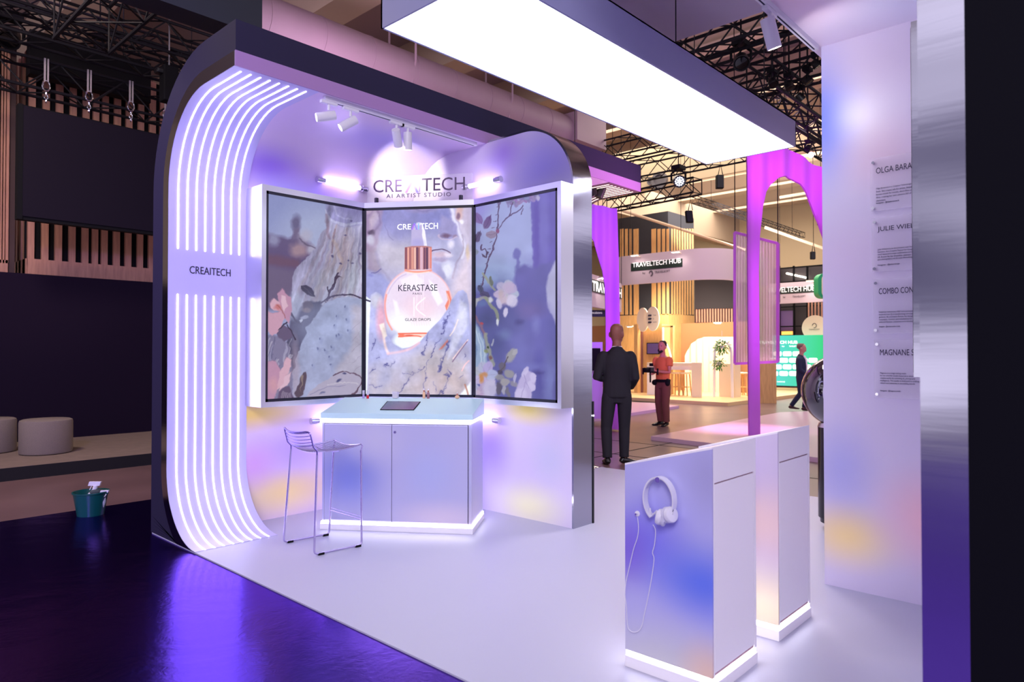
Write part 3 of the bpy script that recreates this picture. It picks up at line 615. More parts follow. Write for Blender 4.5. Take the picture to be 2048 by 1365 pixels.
    c.stroke([(916, 640), (908, 660), (900, 672)], 1.2, (250, 230, 230), .9, 2); c.poly([(895, 680), (897, 684), (884, 698), (878, 700)], (240, 130, 110), 3, .9); c.stroke([(936, 680), (918, 702), (906, 718)], 1, (250, 214, 214), .9, 1.4); c.stroke([(934, 684), (918, 706), (905, 724)], .9, (112, 80, 120), .8, 1.5); c.stroke([(938, 722), (930, 730), (924, 742)], 1, (244, 190, 196), .9, 2)
    c.marble(c.mask(hand, 4), .05, 71, 1, 1, 30); X_, Y_ = c.X, c.Y; c.warp(2.0, .16, 81)
    veins(c, [[(903, 624), (893, 640), (888, 650), (886, 668)], [(882, 678), (872, 690), (866, 705), (862, 716)], [(856, 668), (852, 690), (845, 708)], [(896, 686), (894, 700), (890, 712)], [(888, 712), (882, 728), (880, 742)],
              [(856, 720), (850, 735), (851, 755), (846, 770), (850, 790)], [(806, 745), (820, 748), (838, 742), (846, 732)], [(826, 748), (815, 762), (806, 776), (800, 786)], [(898, 750), (893, 765), (888, 780), (876, 795)], [(742, 700), (748, 690), (751, 680)], [(740, 745), (748, 738)], [(752, 722), (758, 715)],
              [(768, 727), (772, 735), (776, 735)], [(780, 733), (786, 728), (789, 724)], [(742, 768), (755, 775), (765, 772)], [(926, 750), (920, 758)], [(930, 706), (930, 716)], [(895, 740), (903, 748)], [(868, 765), (874, 785)]])
    for (x, y, a_, b_) in ((890, 646, 5, 8), (896, 692, 3, 10), (881, 735, 3, 8), (847, 706, 2.5, 4), (896, 750, 4, 3), (771, 731, 3, 4)): c.ell(x, y, a_, b_, (66, 66, 130), 1, .7, 15)
    c.X, c.Y = X_, Y_
    for k in range(16):
        rr = random.Random(k); x = rr.uniform(745, 935); y = rr.uniform(700, 795); c.ell(x, y, rr.uniform(4, 16), rr.uniform(8, 24), rr.choice([(206, 200, 222), (170, 156, 172), (160, 164, 214), (198, 186, 190)]), 1.2, .35, rr.uniform(-40, 40))
    c.poly([(928, 780), (941, 765), (941, 800), (912, 800)], (232, 236, 246), 4); c.stroke([(930, 770), (935, 785), (938, 800)], 1.6, (170, 110, 90), .8, 2)
    c.noise(.3, .005, seed=2); c.C = np.clip(c.C*1.03, 0, 1)

def paint_right(c):
    c.warp(.9, .12, 33)
    c.poly([(940, 370), (1125, 370), (1125, 520), (940, 560)], (160, 168, 216), 60); c.poly([(935, 380), (1000, 380), (960, 440), (935, 450)], (146, 136, 212), 30, .8)
    c.poly([(940, 540), (1010, 545), (1040, 590), (1125, 590), (1125, 810), (940, 810)], (92, 92, 160), 20); c.ell(1000, 545, 60, 24, (158, 176, 216), 1, .7); c.ell(960, 560, 26, 20, (142, 164, 206), 1, .7)
    c.poly([(1060, 370), (1125, 370), (1125, 600), (1066, 545), (1064, 470)], (104, 94, 178), 4); c.ell(1088, 460, 10, 90, (122, 116, 196), 1, .7); c.ell(1073, 460, 5, 70, (92, 76, 168), 1, .7)
    c.poly([(1028, 560), (1032, 535), (1048, 530), (1070, 535), (1110, 520), (1125, 560), (1125, 640), (1040, 640)], (102, 98, 168), 8)
    c.ell(1034, 508, 8, 10, (108, 106, 178), .5, .95); c.stroke([(1035, 515), (1036, 535)], 2.6, (108, 106, 176), .9, 3)
    c.poly([(1094, 610), (1092, 580), (1098, 550), (1108, 525), (1125, 500), (1125, 680), (1108, 640)], (176, 174, 214), 4)
    for (x, y, a_, b_, col) in ((1040, 700, 30, 60, (112, 112, 182)), (1080, 670, 24, 50, (106, 102, 180)), (1010, 640, 30, 24, (86, 88, 146)), (1060, 620, 26, 16, (112, 100, 160)), (970, 640, 20, 20, (72, 76, 128)), (1078, 755, 12, 40, (70, 66, 144)), (1100, 760, 12, 50, (116, 122, 184)), (1115, 790, 8, 30, (78, 72, 140)), (1038, 645, 8, 6, (74, 70, 130)), (1075, 745, 10, 5, (58, 50, 120)), (990, 690, 20, 26, (78, 82, 140)), (1010, 670, 12, 10, (110, 122, 176)), (1072, 650, 8, 16, (122, 124, 192)), (1060, 735, 34, 8, (112, 114, 188))): c.ell(x, y, a_, b_, col, 1.3, .75)
    c.noise(.05, .02, seed=9)
    # top flower cluster
    for k, (x, y, r) in enumerate(((1030, 405, 12), (1046, 398, 12), (1062, 396, 12), (1070, 392, 11), (1022, 404, 9))): c.flower(x, y, r, (140, 128, 176), (120, 108, 164), 5, k, .7, k)
    c.stroke([(1012, 398), (1018, 414)], 2, (132, 120, 168), .7); c.ell(1076, 397, 4, 6, (176, 168, 208), .6)
    # branches
    br = (86, 66, 100)
    c.stroke([(998, 402), (996, 430), (994, 460), (990, 480), (983, 505), (975, 525), (970, 545), (965, 570), (961, 590)], 1.3, br, .95, 1); c.stroke([(994, 462), (1004, 448), (1018, 432), (1030, 425), (1040, 420), (1046, 412)], 1, br, .95, 1); c.stroke([(1018, 432), (1022, 418), (1026, 405)], .9, br, .9, 1)
    c.stroke([(1043, 430), (1046, 418)], 1, br, .8); c.ell(995, 463, 3, 5, (130, 70, 110), .5); c.ell(998, 405, 3, 4, (110, 96, 140), .6)
    for y in range(415, 580, 14): x = 998-(y-400)*.2; c.stroke([(x-2, y), (x+2.4, y-2)], .7, br, .8)
    def leaf(x, y, L, w, a, col):
        c.ell(x, y, L, w, col, .2, .95, a); ca, sa = math.cos(math.radians(a)), math.sin(math.radians(a)); c.poly([(x+L*.6*ca-w*.5*sa, y+L*.6*sa+w*.5*ca), (x+L*1.3*ca, y+L*1.3*sa), (x+L*.6*ca+w*.5*sa, y+L*.6*sa-w*.5*ca)], col, .8); c.stroke([(x-L*.8*ca, y-L*.8*sa), (x+L*.9*ca, y+L*.9*sa)], .4, [v-34 for v in col], .8)
    leaf(956, 437, 13, 8, 60, (122, 96, 156)); leaf(975, 445, 14, 7, -62, (102, 78, 128)); leaf(955, 474, 11, 6, -62, (82, 66, 106)); leaf(982, 469, 10, 7, -12, (140, 122, 150)); leaf(950, 504, 7, 6, 0, (134, 140, 166))
    c.stroke([(964, 490), (962, 500), (970, 498), (974, 506)], 1.3, br, .95); c.poly([(964, 508), (972, 514), (974, 504), (979, 506), (974, 516), (966, 514)], (80, 62, 92), 1)
    c.stroke([(966, 548), (975, 562), (984, 572), (990, 580)], 2.2, (150, 154, 140), .8); leaf(982, 562, 9, 4, 80, (110, 116, 110)); leaf(962, 580, 9, 6, 70, (70, 72, 104)); leaf(970, 590, 9, 7, 20, (76, 70, 110)); leaf(948, 585, 9, 4, 80, (88, 92, 122))
    c.stroke([(940, 606), (956, 600), (970, 596), (984, 600)], 3.4, (156, 152, 158), .85, 2); c.stroke([(972, 596), (982, 612), (992, 622), (996, 640)], 3, (140, 146, 128), .9, 2); c.ell(995, 645, 2.6, 7, (206, 208, 222), .5); c.stroke([(956, 600), (950, 614)], 2.6, (176, 176, 186), .8); c.ell(981, 600, 4, 6, (200, 200, 216), .7)
    c.ell(965, 608, 9, 6, (96, 116, 170), .9, .7)
    # big rose
    c.flower(1012, 585, 25, (190, 178, 214), (196, 182, 206), 7, .3, 1.05, 4); c.ell(1017, 575, 12, 12, (190, 172, 206), .4, .9); c.ell(1008, 602, 12, 9, (202, 178, 200), .8, .8); c.ell(1002, 588, 4, 9, (190, 170, 176), .9, .7); c.ell(1024, 603, 12, 12, (212, 204, 232), .4, .9); c.ell(1011, 625, 5, 9, (204, 196, 228), .4); c.ell(998, 608, 5, 10, (200, 192, 224), .4, .9, -20)
    # left lower cloth, stem and flowers
    c.poly([(940, 625), (952, 645), (968, 680), (972, 710), (976, 740), (962, 760), (940, 760)], (146, 166, 200), 4); c.stroke([(948, 650), (960, 690), (962, 730), (950, 770)], 1.4, (196, 210, 228), .8, 2.5); c.stroke([(944, 680), (952, 700), (946, 730)], 2, (98, 120, 164), .7, 3); c.stroke([(958, 668), (968, 700), (968, 735)], 1, (190, 204, 224), .7, 2)
    c.stroke([(948, 630), (960, 650), (970, 672)], 2.6, (132, 98, 124), .9, 1.6); c.ell(963, 648, 3, 3, (170, 70, 84), .7)
    c.stroke([(971, 670), (976, 695), (980, 715), (987, 730)], 4, (150, 154, 140), .85, 3); c.ell(976, 695, 2, 3.4, (50, 66, 44), .7); c.ell(972, 704, 3, 4, (132, 142, 84), .8, .8); c.stroke([(984, 690), (986, 680)], 2, (170, 172, 190), .8); c.ell(980, 716, 3, 4, (116, 84, 82), .7)
    c.flower(970, 750, 26, (184, 176, 210), (196, 132, 78), 7, .8, 1.1, 12); c.ell(963, 757, 4.5, 9, (196, 130, 66), .8, .9); c.flower(956, 785, 24, (182, 166, 204), (196, 176, 196), 6, .2, .8, 13); c.ell(980, 778, 14, 20, (192, 186, 216), .5, .9)
    for (x, y, a_, b_, r_, col) in ((1022, 712, 8, 15, 25, (160, 158, 158)), (1030, 704, 4, 8, 40, (170, 168, 176)), (1004, 733, 7, 9, 0, (98, 92, 108)), (1018, 748, 11, 8, 30, (150, 148, 150)), (1000, 756, 10, 7, 20, (140, 138, 146)), (1010, 765, 10, 7, -20, (160, 156, 158)), (1028, 768, 8, 6, 20, (140, 136, 152)), (1000, 745, 5, 5, 0, (64, 56, 84)), (998, 778, 6, 14, 0, (84, 78, 96)), (1008, 780, 4, 9, 0, (166, 164, 180)), (1016, 785, 4, 12, -10, (110, 106, 116)), (1030, 756, 3, 9, 10, (176, 172, 208))): c.ell(x, y, a_, b_, col, .4, .9, r_)
    c.stroke([(1016, 716), (1008, 732), (996, 748)], 1.1, (84, 74, 84), .9)
    c.poly([(1026, 810), (1030, 785), (1038, 762), (1046, 748), (1054, 740), (1062, 744), (1072, 752), (1071, 770), (1064, 785), (1062, 805), (1060, 812)], (184, 172, 216), 3)
    for (x, y, a_, b_, r_) in ((1050, 744, 5, 11, 25), (1066, 756, 6, 10, -15), (1060, 770, 6, 9, 10), (1042, 790, 12, 14, 0), (1066, 776, 5, 8, 0)): c.ell(x, y, a_, b_, (200, 190, 228), .35, .9, r_); 
    c.stroke([(1048, 750), (1052, 765), (1058, 778)], .8, (150, 138, 190), .7); c.stroke([(1040, 800), (1048, 780), (1050, 765)], .8, (158, 144, 196), .7)
    c.C *= .93

def picture(o, ux, W_, nx, nz, painter, base, parent):
    ux = Vector(ux).normalized(); ii, jj = np.meshgrid(np.arange(nx+1), np.arange(nz+1)); 
    P = np.array(o)[None, :]+np.outer(ii.ravel()/nx*W_, np.array(ux)); H_ = SZ1-SZ0-.05
    P[:, 2] = SZ0+.025+jj.ravel()/nz*H_
    x, y = PRJ(P); c = Canvas(x, y, base); painter(c); col = np.clip(c.C, 0, 1); L = np.where(col <= .04045, col/12.92, ((col+.055)/1.055)**2.4)
    off = Vector((0, 0, 0)); p = parent
    while p: off += Vector(p.location); p = p.parent
    i, j = np.meshgrid(np.arange(nx), np.arange(nz)); a = (j*(nx+1)+i).ravel(); F = np.stack([a, a+1, a+nx+2, a+nx+1], 1)
    me = bpy.data.meshes.new('picture'); me.from_pydata((P-np.array(off)).tolist(), [], F.tolist())
    at = me.color_attributes.new('Col', 'FLOAT_COLOR', 'POINT'); at.data.foreach_set('color', np.concatenate([L, np.ones((len(L), 1))], 1).astype(np.float32).ravel())
    me.materials.append(scr_mat); ob = bpy.data.objects.new('picture', me); C.objects.link(ob); ob.parent = parent; return ob
def screen(o, e, label, painter, base, nx, nz, wall):
    """portrait display between floor points o and e; faces the booth; `wall` pushes its back towards the wall"""
    o, e = Vector((*o, 0)), Vector((*e, 0)); u = (e-o).normalized(); L = (e-o).length; w = Vector(wall).normalized()
    t = thing('portrait_display', label, 'screen', tuple(o+(e-o)/2+Vector((0, 0, SZ0))), 'three tall displays above the counter')
    zv = Vector((0, 0, 1))
    m = MB(); fr_ = .02
    m.obox(o+zv*SZ0, u*L, w*.02, zv*.025); m.obox(o+zv*(SZ1-.025), u*L, w*.02, zv*.025); m.obox(o+zv*SZ0, u*fr_, w*.02, zv*(SZ1-SZ0)); m.obox(o+u*(L-fr_)+zv*SZ0, u*fr_, w*.02, zv*(SZ1-SZ0))
    m.build('bezel', M_bezel, t); picture(o+w*.006+u*fr_, u, L-2*fr_, nx, nz, painter, base, t)
    MB().obox(o+zv*SZ0+w*.02, u*L, w*.03, zv*(SZ1-SZ0)).build('back_panel', M_blk2, t)
    return t
LO, LH, RH, RO = (2.87, 5.50), (3.862, 5.50), (4.465, 4.62), (4.465, 3.62)
nC = Vector((.825, .565, 0)).normalized()
scL = screen(LO, LH, 'left tall display of marble statue hair, pink roses and a round stone', paint_left, (150, 156, 200), 210, 360, (0, 1, 0))
scC = screen(LH, RH, 'middle tall display of a marble hand holding a round pink dropper bottle', paint_centre, (160, 160, 205), 250, 420, nC)
scR = screen(RH, RO, 'right tall display of pale roses and thorny twigs on purple blur', paint_right, (120, 118, 190), 210, 360, (1, 0, 0))
uc = (Vector((*RH, 0))-Vector((*LH, 0))).normalized()
def onC(x, y, d=.0): return PN(x, y, LH, nC)-nC*d
def lineC(txt, xl, xr, ytop, ybot, m, parent, **k):
    a, b2 = onC(xl, ybot, .004), onC(xr, ybot, .004); tp = onC(xl, ytop, .004); return lettering(txt, a, uc, (0, 0, 1), (b2-a).dot(uc), tp.z-a.z, m, parent, **k)
M_glowtext = mat('glowing_text', (255, 255, 255), .5, emit=1.0)
lineC('CRE', 795, 822, 449, 460, M_glowtext, scC); lineC('TECH', 841, 876, 447, 459, M_glowtext, scC)
def lamb(x0, x1, y0, y1, parent, fn=onC, e=.8, d=.004):
    xm = (x0*.48+x1*.52)
    for pts, colr in (([(x0, y1), (x0+(x1-x0)*.17, y1), (xm+.5, y0+(y1-y0)*.2), (xm-(x1-x0)*.08, y0)], (150, 90, 240)), ([(xm-(x1-x0)*.08, y0), (xm+(x1-x0)*.08, y0), (x1, y1), (x1-(x1-x0)*.17, y1)], (120, 110, 250))):
        MB().prism([fn(x, y, d) for x, y in pts], nC*-.002).build('logo_mark', mat('logo_violet%d' % colr[0], colr, .4, emit=e), parent)
    q = fn((x0+x1)/2-.5, y1-(y1-y0)*.12, d); MB().ball(q, (x1-x0)*.055*.0048, 10, 6).build('logo_dot', mat('logo_dot_gold', (255, 210, 150), .4, emit=e), parent)
lamb(823, 835, 447, 460, scC); lineC('I', 836.5, 838.2, 447, 459.5, mat('logo_cyan', (110, 170, 250), .4, emit=.9), scC)
lineC('K\u00c9RASTASE', 797, 875, 567, 583, M_ink, scC); lineC('PARIS', 826, 844, 586, 590, M_ink, scC, spacing=1.3); lineC('GLAZE DROPS', 810.5, 862, 637, 642.5, M_ink, scC)

# aluminium housing around the three displays
hs = thing('display_surround', 'satin aluminium box surround framing the three tall displays', 'frame', (3.9, 5.3, 1.0))
def hous(o, e, w, d, ends=(False, False)):
    o, e = Vector((*o, 0)), Vector((*e, 0)); u = (e-o).normalized(); L = (e-o).length; w = Vector(w).normalized(); zv = Vector((0, 0, 1))
    a = .04 if ends[0] else 0; c = .04 if ends[1] else 0
    q = [(o-u*a+zv*SZ1, u*(L+a+c), w*d, zv*.05), (o-u*a+zv*(SZ0-.045), u*(L+a+c), w*d, zv*.045)]
    if a: q.append((o-u*a+zv*SZ0, u*a, w*d, zv*(SZ1-SZ0)))
    if c: q.append((o+u*L+zv*SZ0, u*c, w*d, zv*(SZ1-SZ0)))
    for z_ in q: MB().obox(*z_).build('surround_panel', M_alu, hs)
hous(LO, LH, (0, 1, 0), .27, (True, False)); hous(LH, RH, nC, .12); hous(RH, RO, (1, 0, 0), .165, (False, True))
# clear sign on top
sg = thing('acrylic_sign', 'clear acrylic sign standing on the display surround above the middle display', 'sign', (4.17, 5.06, SZ1+.05))
a, b2 = onC(732, 400, -.03), onC(944, 400, -.03)
za, zb_ = 2.925, 3.17
MB().obox((a.x, a.y, za), Vector((b2.x-a.x, b2.y-a.y, 0)), nC*.006, (0, 0, zb_-za)).build('clear_sheet', M_glassc, sg)
def onS(x, y, d=.0): return PN(x, y, (a.x, a.y), nC)-nC*(d)
def lineS(txt, xl, xr, yt, yb, m, **k):
    p, q = onS(xl, yb, .003), onS(xr, yb, .003); tpp = onS(xl, yt, .003); return lettering(txt, p, uc, (0, 0, 1), (q-p).dot(uc), tpp.z-p.z, m, sg, **k)
M_signink = mat('sign_print', (84, 62, 100), .4)
lineS('CRE', 747, 804, 361, 386, M_signink); lineS('I', 838, 840.5, 359, 384, mat('logo_pale', (200, 180, 230), .4)); lineS('TECH', 844, 930, 357, 383, M_signink); lamb(810, 838, 362, 386, sg, onS, .15, .003)
lineS('AI ARTIST STUDIO', 773, 902, 389, 397, M_signink, spacing=1.25)
for x, y in ((753, 403), (922, 399)): p = onS(x, y); MB().box((p.x-.014, p.y-.014, 2.915), (p.x+.014, p.y+.014, 2.965)).build('clip', M_blk2, sg)
# LED tubes
def led_tube(p, q, label, off):
    p, q = Vector(p), Vector(q); u = (q-p).normalized(); t = thing('led_tube', label, 'tube light', tuple((p+q)/2), 'slim tube lights behind the displays')
    MB().cyl(p+u*.05, q-u*.05, .021, seg=14).build('glowing_tube', M_tube, t)
    for s, e in ((p, u), (q, -u)): MB().cyl(s, s+e*.055, .03, seg=14).cyl(s+e*.055, s+e*.085, .024, seg=14).build('end_cap', M_chrome, t)
    for s in (p+u*.12, q-u*.12): MB().cyl(s, s+Vector(off), .008, seg=8).build('bracket', M_chrome, t)
led_tube((2.62+.84, 5.68, 3.10), (4.02, 5.68, 3.10), 'slim glowing tube above the left display', (0, .09, 0))
led_tube((4.56, 4.36, 3.08), (4.56, 4.86, 3.08), 'slim glowing tube above the right display', (.08, 0, 0))
led_tube((3.42, 5.70, .85), (4.50, 5.70, .85), 'slim glowing tube left behind the counter', (0, .08, 0))
led_tube((4.575, 4.39, .86), (4.575, 5.60, .86), 'slim glowing tube right behind the counter', (.06, 0, 0))
cp = [PY(636, 350, 5.72), PY(640, 318, 5.72), PY(652, 292, 5.72), PY(672, 265, 5.7), PY(690, 244, 5.6)]
cpp = [cp[0]]+[cp[0]+(q-cp[0]) for q in cp[1:]]; tag(MB().tube(cpp, .0035, 6).build('power_cable', M_whitep), 'thin white cable rising from the left tube to the canopy', 'cable')

# ================================================================== COUNTER
cA = Vector((3.178, 5.143, 0)); cu = Vector((.5773, -.8165, 0)); cn = Vector((.8165, .5773, 0)); cL, cDp = 1.304, .545
M_foilct = foil('foil_counter', (190, 188, 228), [((3.35, 4.95, .45), (.45, .45, .4), (122, 138, 226), .8), ((3.45, 4.75, .75), (.35, .35, .3), (206, 202, 230), .7),
    ((3.75, 4.4, .5), (.35, .35, .35), (180, 190, 240), .6), ((3.8, 4.3, .12), (.6, .6, .2), (230, 214, 232), .8), ((3.25, 5.05, .85), (.25, .3, .2), (200, 196, 240), .5)], .35, .0)
M_mint = mat('counter_top_laminate', (206, 240, 246), .3)
ct = thing('display_counter', 'pearly two-door counter with sloped mint top and glowing light lines', 'counter', tuple(cA+cu*cL/2+cn*cDp/2))
def cbx(u0, u1, n0, n1, z0, z1, m=None): return (m or MB()).obox(cA+cu*u0+cn*n0+Vector((0, 0, z0)), cu*(u1-u0), cn*(n1-n0), (0, 0, z1-z0))
cbx(.012, cL-.012, .012, cDp, .06, .903).build('body', M_foilct, ct, bevel=.002)
cbx(-.002, cL+.002, -.002, cDp, 0, .048).build('plinth', M_whitep, ct, bevel=.002)
m = MB(); cbx(.004, cL-.004, .004, cDp, .048, .068, m); m.build('light_line', M_ledw, ct, 'glowing white line above the plinth')
m = MB(); cbx(.004, cL-.004, .004, cDp, .906, .932, m); m.build('light_line', M_ledw, ct, 'glowing white line under the top')
# sloped top
zt = Vector((0, 0, 1)); q0, q1, q2, q3 = cA, cA+cu*cL, cA+cu*cL+cn*cDp, cA+cn*cDp
MB().hexa([q0+zt*.932, q1+zt*.932, q2+zt*.932, q3+zt*.932, q0+zt*.978, q1+zt*.978, q2+zt*1.074, q3+zt*1.074]).build('sloped_top', M_mint, ct, bevel=.003)
def dr(u0, u1, lab=None):
    d = cbx(u0, u1, .000, .014, .085, .885).build('door', M_foilct, ct, bevel=.0015); return d
d1 = dr(.035, .618); d2 = dr(.622, 1.262)
cbx(.03, .035, .010, .013, .08, .89).build('shadow_gap', M_navy, ct); cbx(1.262, 1.267, .010, .013, .08, .89).build('shadow_gap', M_navy, ct); cbx(.618, .622, .004, .013, .08, .89).build('shadow_gap', M_navy, ct); cbx(.03, 1.267, .010, .013, .885, .89).build('shadow_gap', M_navy, ct)
kp = cA+cu*.648-cn*.004+zt*.825
MB().lathe(kp, [(.0, 0), (.011, 0), (.012, .004), (.009, .006), (0, .006)], tuple(cn), 20).build('lock', M_chrome, d2); MB().obox(kp-cu*.001-zt*.005-cn*.001, cu*.002, cn*.001, zt*.010).build('keyhole', M_black, d2)
def ctop(x, y):     # photo point on the sloped top
    o = cA+zt*.978; n = cu.cross((cn*cDp+zt*.096)).normalized(); r = ray(x, y); return CP+r*((o-CP).dot(n)/r.dot(n))
tb = thing('tablet_screen', 'dark touch tablet set flush into the mint counter top', 'tablet', tuple(ctop(803, 813)))
sn = cu.cross((cn*cDp+zt*.096)).normalized(); sn = sn if sn.z > 0 else -sn
tq = [ctop(760, 821), ctop(828, 821.5), ctop(841.5, 805), ctop(774.5, 804)]
MB().prism([p+sn*.001 for p in tq], sn*.005).build('frame', M_black, tb)
mt = bpy.data.materials.new('tablet_glow'); mt.use_nodes = True; nt = mt.node_tree; b = nt.nodes['Principled BSDF']; tc = nt.nodes.new('ShaderNodeTexCoord'); gr = nt.nodes.new('ShaderNodeValToRGB'); se = nt.nodes.new('ShaderNodeSeparateXYZ')
gr.color_ramp.elements[0].color = lin((120, 40, 130)); gr.color_ramp.elements[1].color = lin((50, 90, 120)); nt.links.new(tc.outputs['Generated'], se.inputs[0]); nt.links.new(se.outputs['Y'], gr.inputs[0]); nt.links.new(gr.outputs[0], b.inputs['Emission Color']); b.inputs['Emission Strength'].default_value = .55; b.inputs['Base Color'].default_value = (.02, .02, .03, 1); b.inputs['Roughness'].default_value = .1
cq = sum(tq, Vector())/4; MB().prism([cq+(p-cq)*.95+sn*.0062 for p in tq], sn*.0006).build('display', mt, tb)
# products standing on the top
M_redl = mat('red_liquid', (214, 40, 50), .15); M_lil = mat('lilac_cap', (180, 160, 220), .2); M_rose = mat('rose_copper', (214, 140, 120), .25, .7); M_peach = mat('peach_serum', (236, 190, 150), .2); M_mau = mat('mauve_serum', (150, 104, 120), .2)
M_gl = mat('clear_glass', (240, 240, 250), .05, alpha=.35); M_frost = mat('frosted_glass', (226, 222, 240), .3, alpha=.75)
def prod(name, label, x, y, cat): p = ctop(x, y); return thing(name, label, cat, tuple(p), 'hair care samples on the counter top'), p
t, p = prod('perfume_vial', 'slim clear vial with lilac liquid, leftmost sample on the counter', 727, 797, 'vial')
MB().cyl(p, p+zt*.035, .0095, seg=14).build('liquid', M_lil, t); MB().cyl(p+zt*.035, p+zt*.072, .0105, seg=14).build('clear_cap', M_frost, t)
t, p = prod('perfume_vial', 'slim clear vial with red liquid beside the lilac vial', 735.5, 797.5, 'vial')
MB().cyl(p, p+zt*.03, .0115, seg=14).build('liquid', M_redl, t); MB().cyl(p+zt*.03, p+zt*.075, .0105, seg=14).build('clear_cap', M_frost, t)
t, p = prod('glass_jar', 'square clear jar with cream inside under a clear cover', 791, 797, 'jar')
MB().obox(p-cu*.026-cn*.02, cu*.052, cn*.04, zt*.062).build('cover', M_frost, t, bevel=.006); MB().lathe(p+zt*.003, [(.0, 0), (.016, 0), (.018, .01), (.012, .022), (0, .026)]).build('cream_cup', mat('cream_gold', (246, 226, 170), .3), t)
def serum(x, y, m, cap, lab):
    t, p = prod('serum_bottle', lab, x, y, 'bottle')
    MB().lathe(p, [(0, 0), (.0125, 0), (.013, .004), (.013, .048), (.007, .056), (.006, .06), (0, .06)], seg=18).build('bottle', m, t)
    MB().cyl(p+zt*.058, p+zt*.072, .0075, seg=14).build('collar', M_rose, t); MB().lathe(p+zt*.072, [(0, 0), (.005, 0), (.005, .014), (.002, .019), (0, .02)], seg=12).build('dropper', cap, t)
serum(848, 797, M_peach, M_whitep, 'peach serum dropper bottle, left of the close pair'); serum(856.5, 797.5, M_mau, M_whitep, 'mauve serum dropper bottle, right of the close pair')
t, p = prod('round_flacon', 'small round peach flacon at the right end of the counter', 914.5, 798, 'bottle')
MB().ball(p+zt*.016, .02, sc=(1.1, 1.1, .8)).build('flask', M_peach, t); MB().cyl(p+zt*.03, p+zt*.046, .007, seg=12).build('collar', M_rose, t); MB().cyl(p+zt*.046, p+zt*.06, .004, .002, seg=10).build('dropper', M_whitep, t)

# ================================================================== STOOL
st = thing('wire_bar_stool', 'lilac chrome wire bar stool with low back in front of the counter', 'stool', (2.93, 4.71, 0))
M_wire = mat('stool_wire', (196, 184, 226), .22, .85)
NB, FB, NF, FF = Vector((2.733, 4.501, .012)), Vector((2.747, 4.965, .012)), Vector((3.12, 4.463, .012)), Vector((3.125, 4.922, .012))
def up(p, x, y, ax_pt=None): return p
sNB = PN(634, 917, (NB.x+.035, NB.y), (FW.x, FW.y)); sNF = PN(722, 918, (NF.x-.02, NF.y+.02), (FW.x, FW.y)); sFB = PN(582, 905, (FB.x+.04, FB.y-.01), (FW.x, FW.y)); sFF = PN(668, 897, (FF.x-.03, FF.y-.03), (FW.x, FW.y))
sz = .735
for a in (sNB, sNF, sFB, sFF): a.z = sz
def leg(a, top, b2, top2):
    # sled side: down, along the floor, up, with rounded corners
    def rnd(P, r=.03, n=4):
        out = [P[0]]
        for i in range(1, len(P)-1):
            p, c, q = P[i-1], P[i], P[i+1]; u = (p-c).normalized(); v = (q-c).normalized()
            out += [(c+u*r)*(1-t_)**2+c*2*t_*(1-t_)+(c+v*r)*t_**2 for t_ in [k/n for k in range(n+1)]]
        return out+[P[-1]]
    return MB().tube(rnd([top, a, b2, top2]), .0075, 10)
leg(NB, sNB, NF, sNF).build('sled_leg', M_wire, st); leg(FB, sFB, FF, sFF).build('sled_leg', M_wire, st)
fr1 = NF+(sNF-NF)*.27; fr2 = FF+(sFF-FF)*.27
MB().tube([fr1, fr2], .006, 8).tube([fr1+zt*.02, fr2+zt*.02], .0035, 8).build('footrest', M_wire, st)
for a, b2 in ((NB, NF), (FB, FF)):
    for q in (a+(b2-a)*.08, a+(b2-a)*.86): MB().obox(q-Vector((.0, .01, .012)), (b2-a).normalized()*.045, (0, .02, 0), (0, 0, .016)).build('glide', M_black, st)
# seat: saddle of wires between near and far edges
def sp(u, v):   # u back->front, v near->far
    P = (sNB*(1-u)+sNF*u)*(1-v)+(sFB*(1-u)+sFF*u)*v
    return P+zt*(.028-.03*4*u*(1-u)*.6-.022*4*v*(1-v)+.02*u)
m = MB()
for k in range(17): m.tube([sp(i/8, k/16) for i in range(9)], .0024, 6)
m.tube([sp(i/10, 0) for i in range(11)], .006, 8).tube([sp(i/10, 1) for i in range(11)], .006, 8).tube([sp(1, i/8) for i in range(9)], .0045, 8).tube([sp(.5, i/8)-zt*.006 for i in range(9)], .004, 8).tube([sp(.05, i/8)-zt*.004 for i in range(9)], .004, 8)
m.tube([sp(1, 0), sp(1, 0)+Vector((.012, 0, -.015)), sNF], .006, 8).tube([sp(1, 1), sp(1, 1)+Vector((.012, 0, -.015)), sFF], .006, 8)
m.build('seat', M_wire, st)
m = MB(); bd = (sNB-sNF).normalized()
def bk(v, h): P = sp(0, v); return P+zt*(h+.0)+bd*(.02+.25*h+.035*math.sin(math.pi*v))
for k in range(1, 6): m.tube([bk(i/10, .02+k*.024) for i in range(11)], .003, 6)
m.tube([sNB, sp(0, 0)]+[bk(0, h) for h in (.03, .08, .125)]+[bk(.04, .145)]+[bk(i/10, .15) for i in range(1, 10)]+[bk(.96, .145)]+[bk(1, h) for h in (.125, .08, .03)]+[sp(0, 1), sFB], .006, 8)
m.build('backrest', mat('stool_back_wire', (140, 120, 200), .25, .85), st)

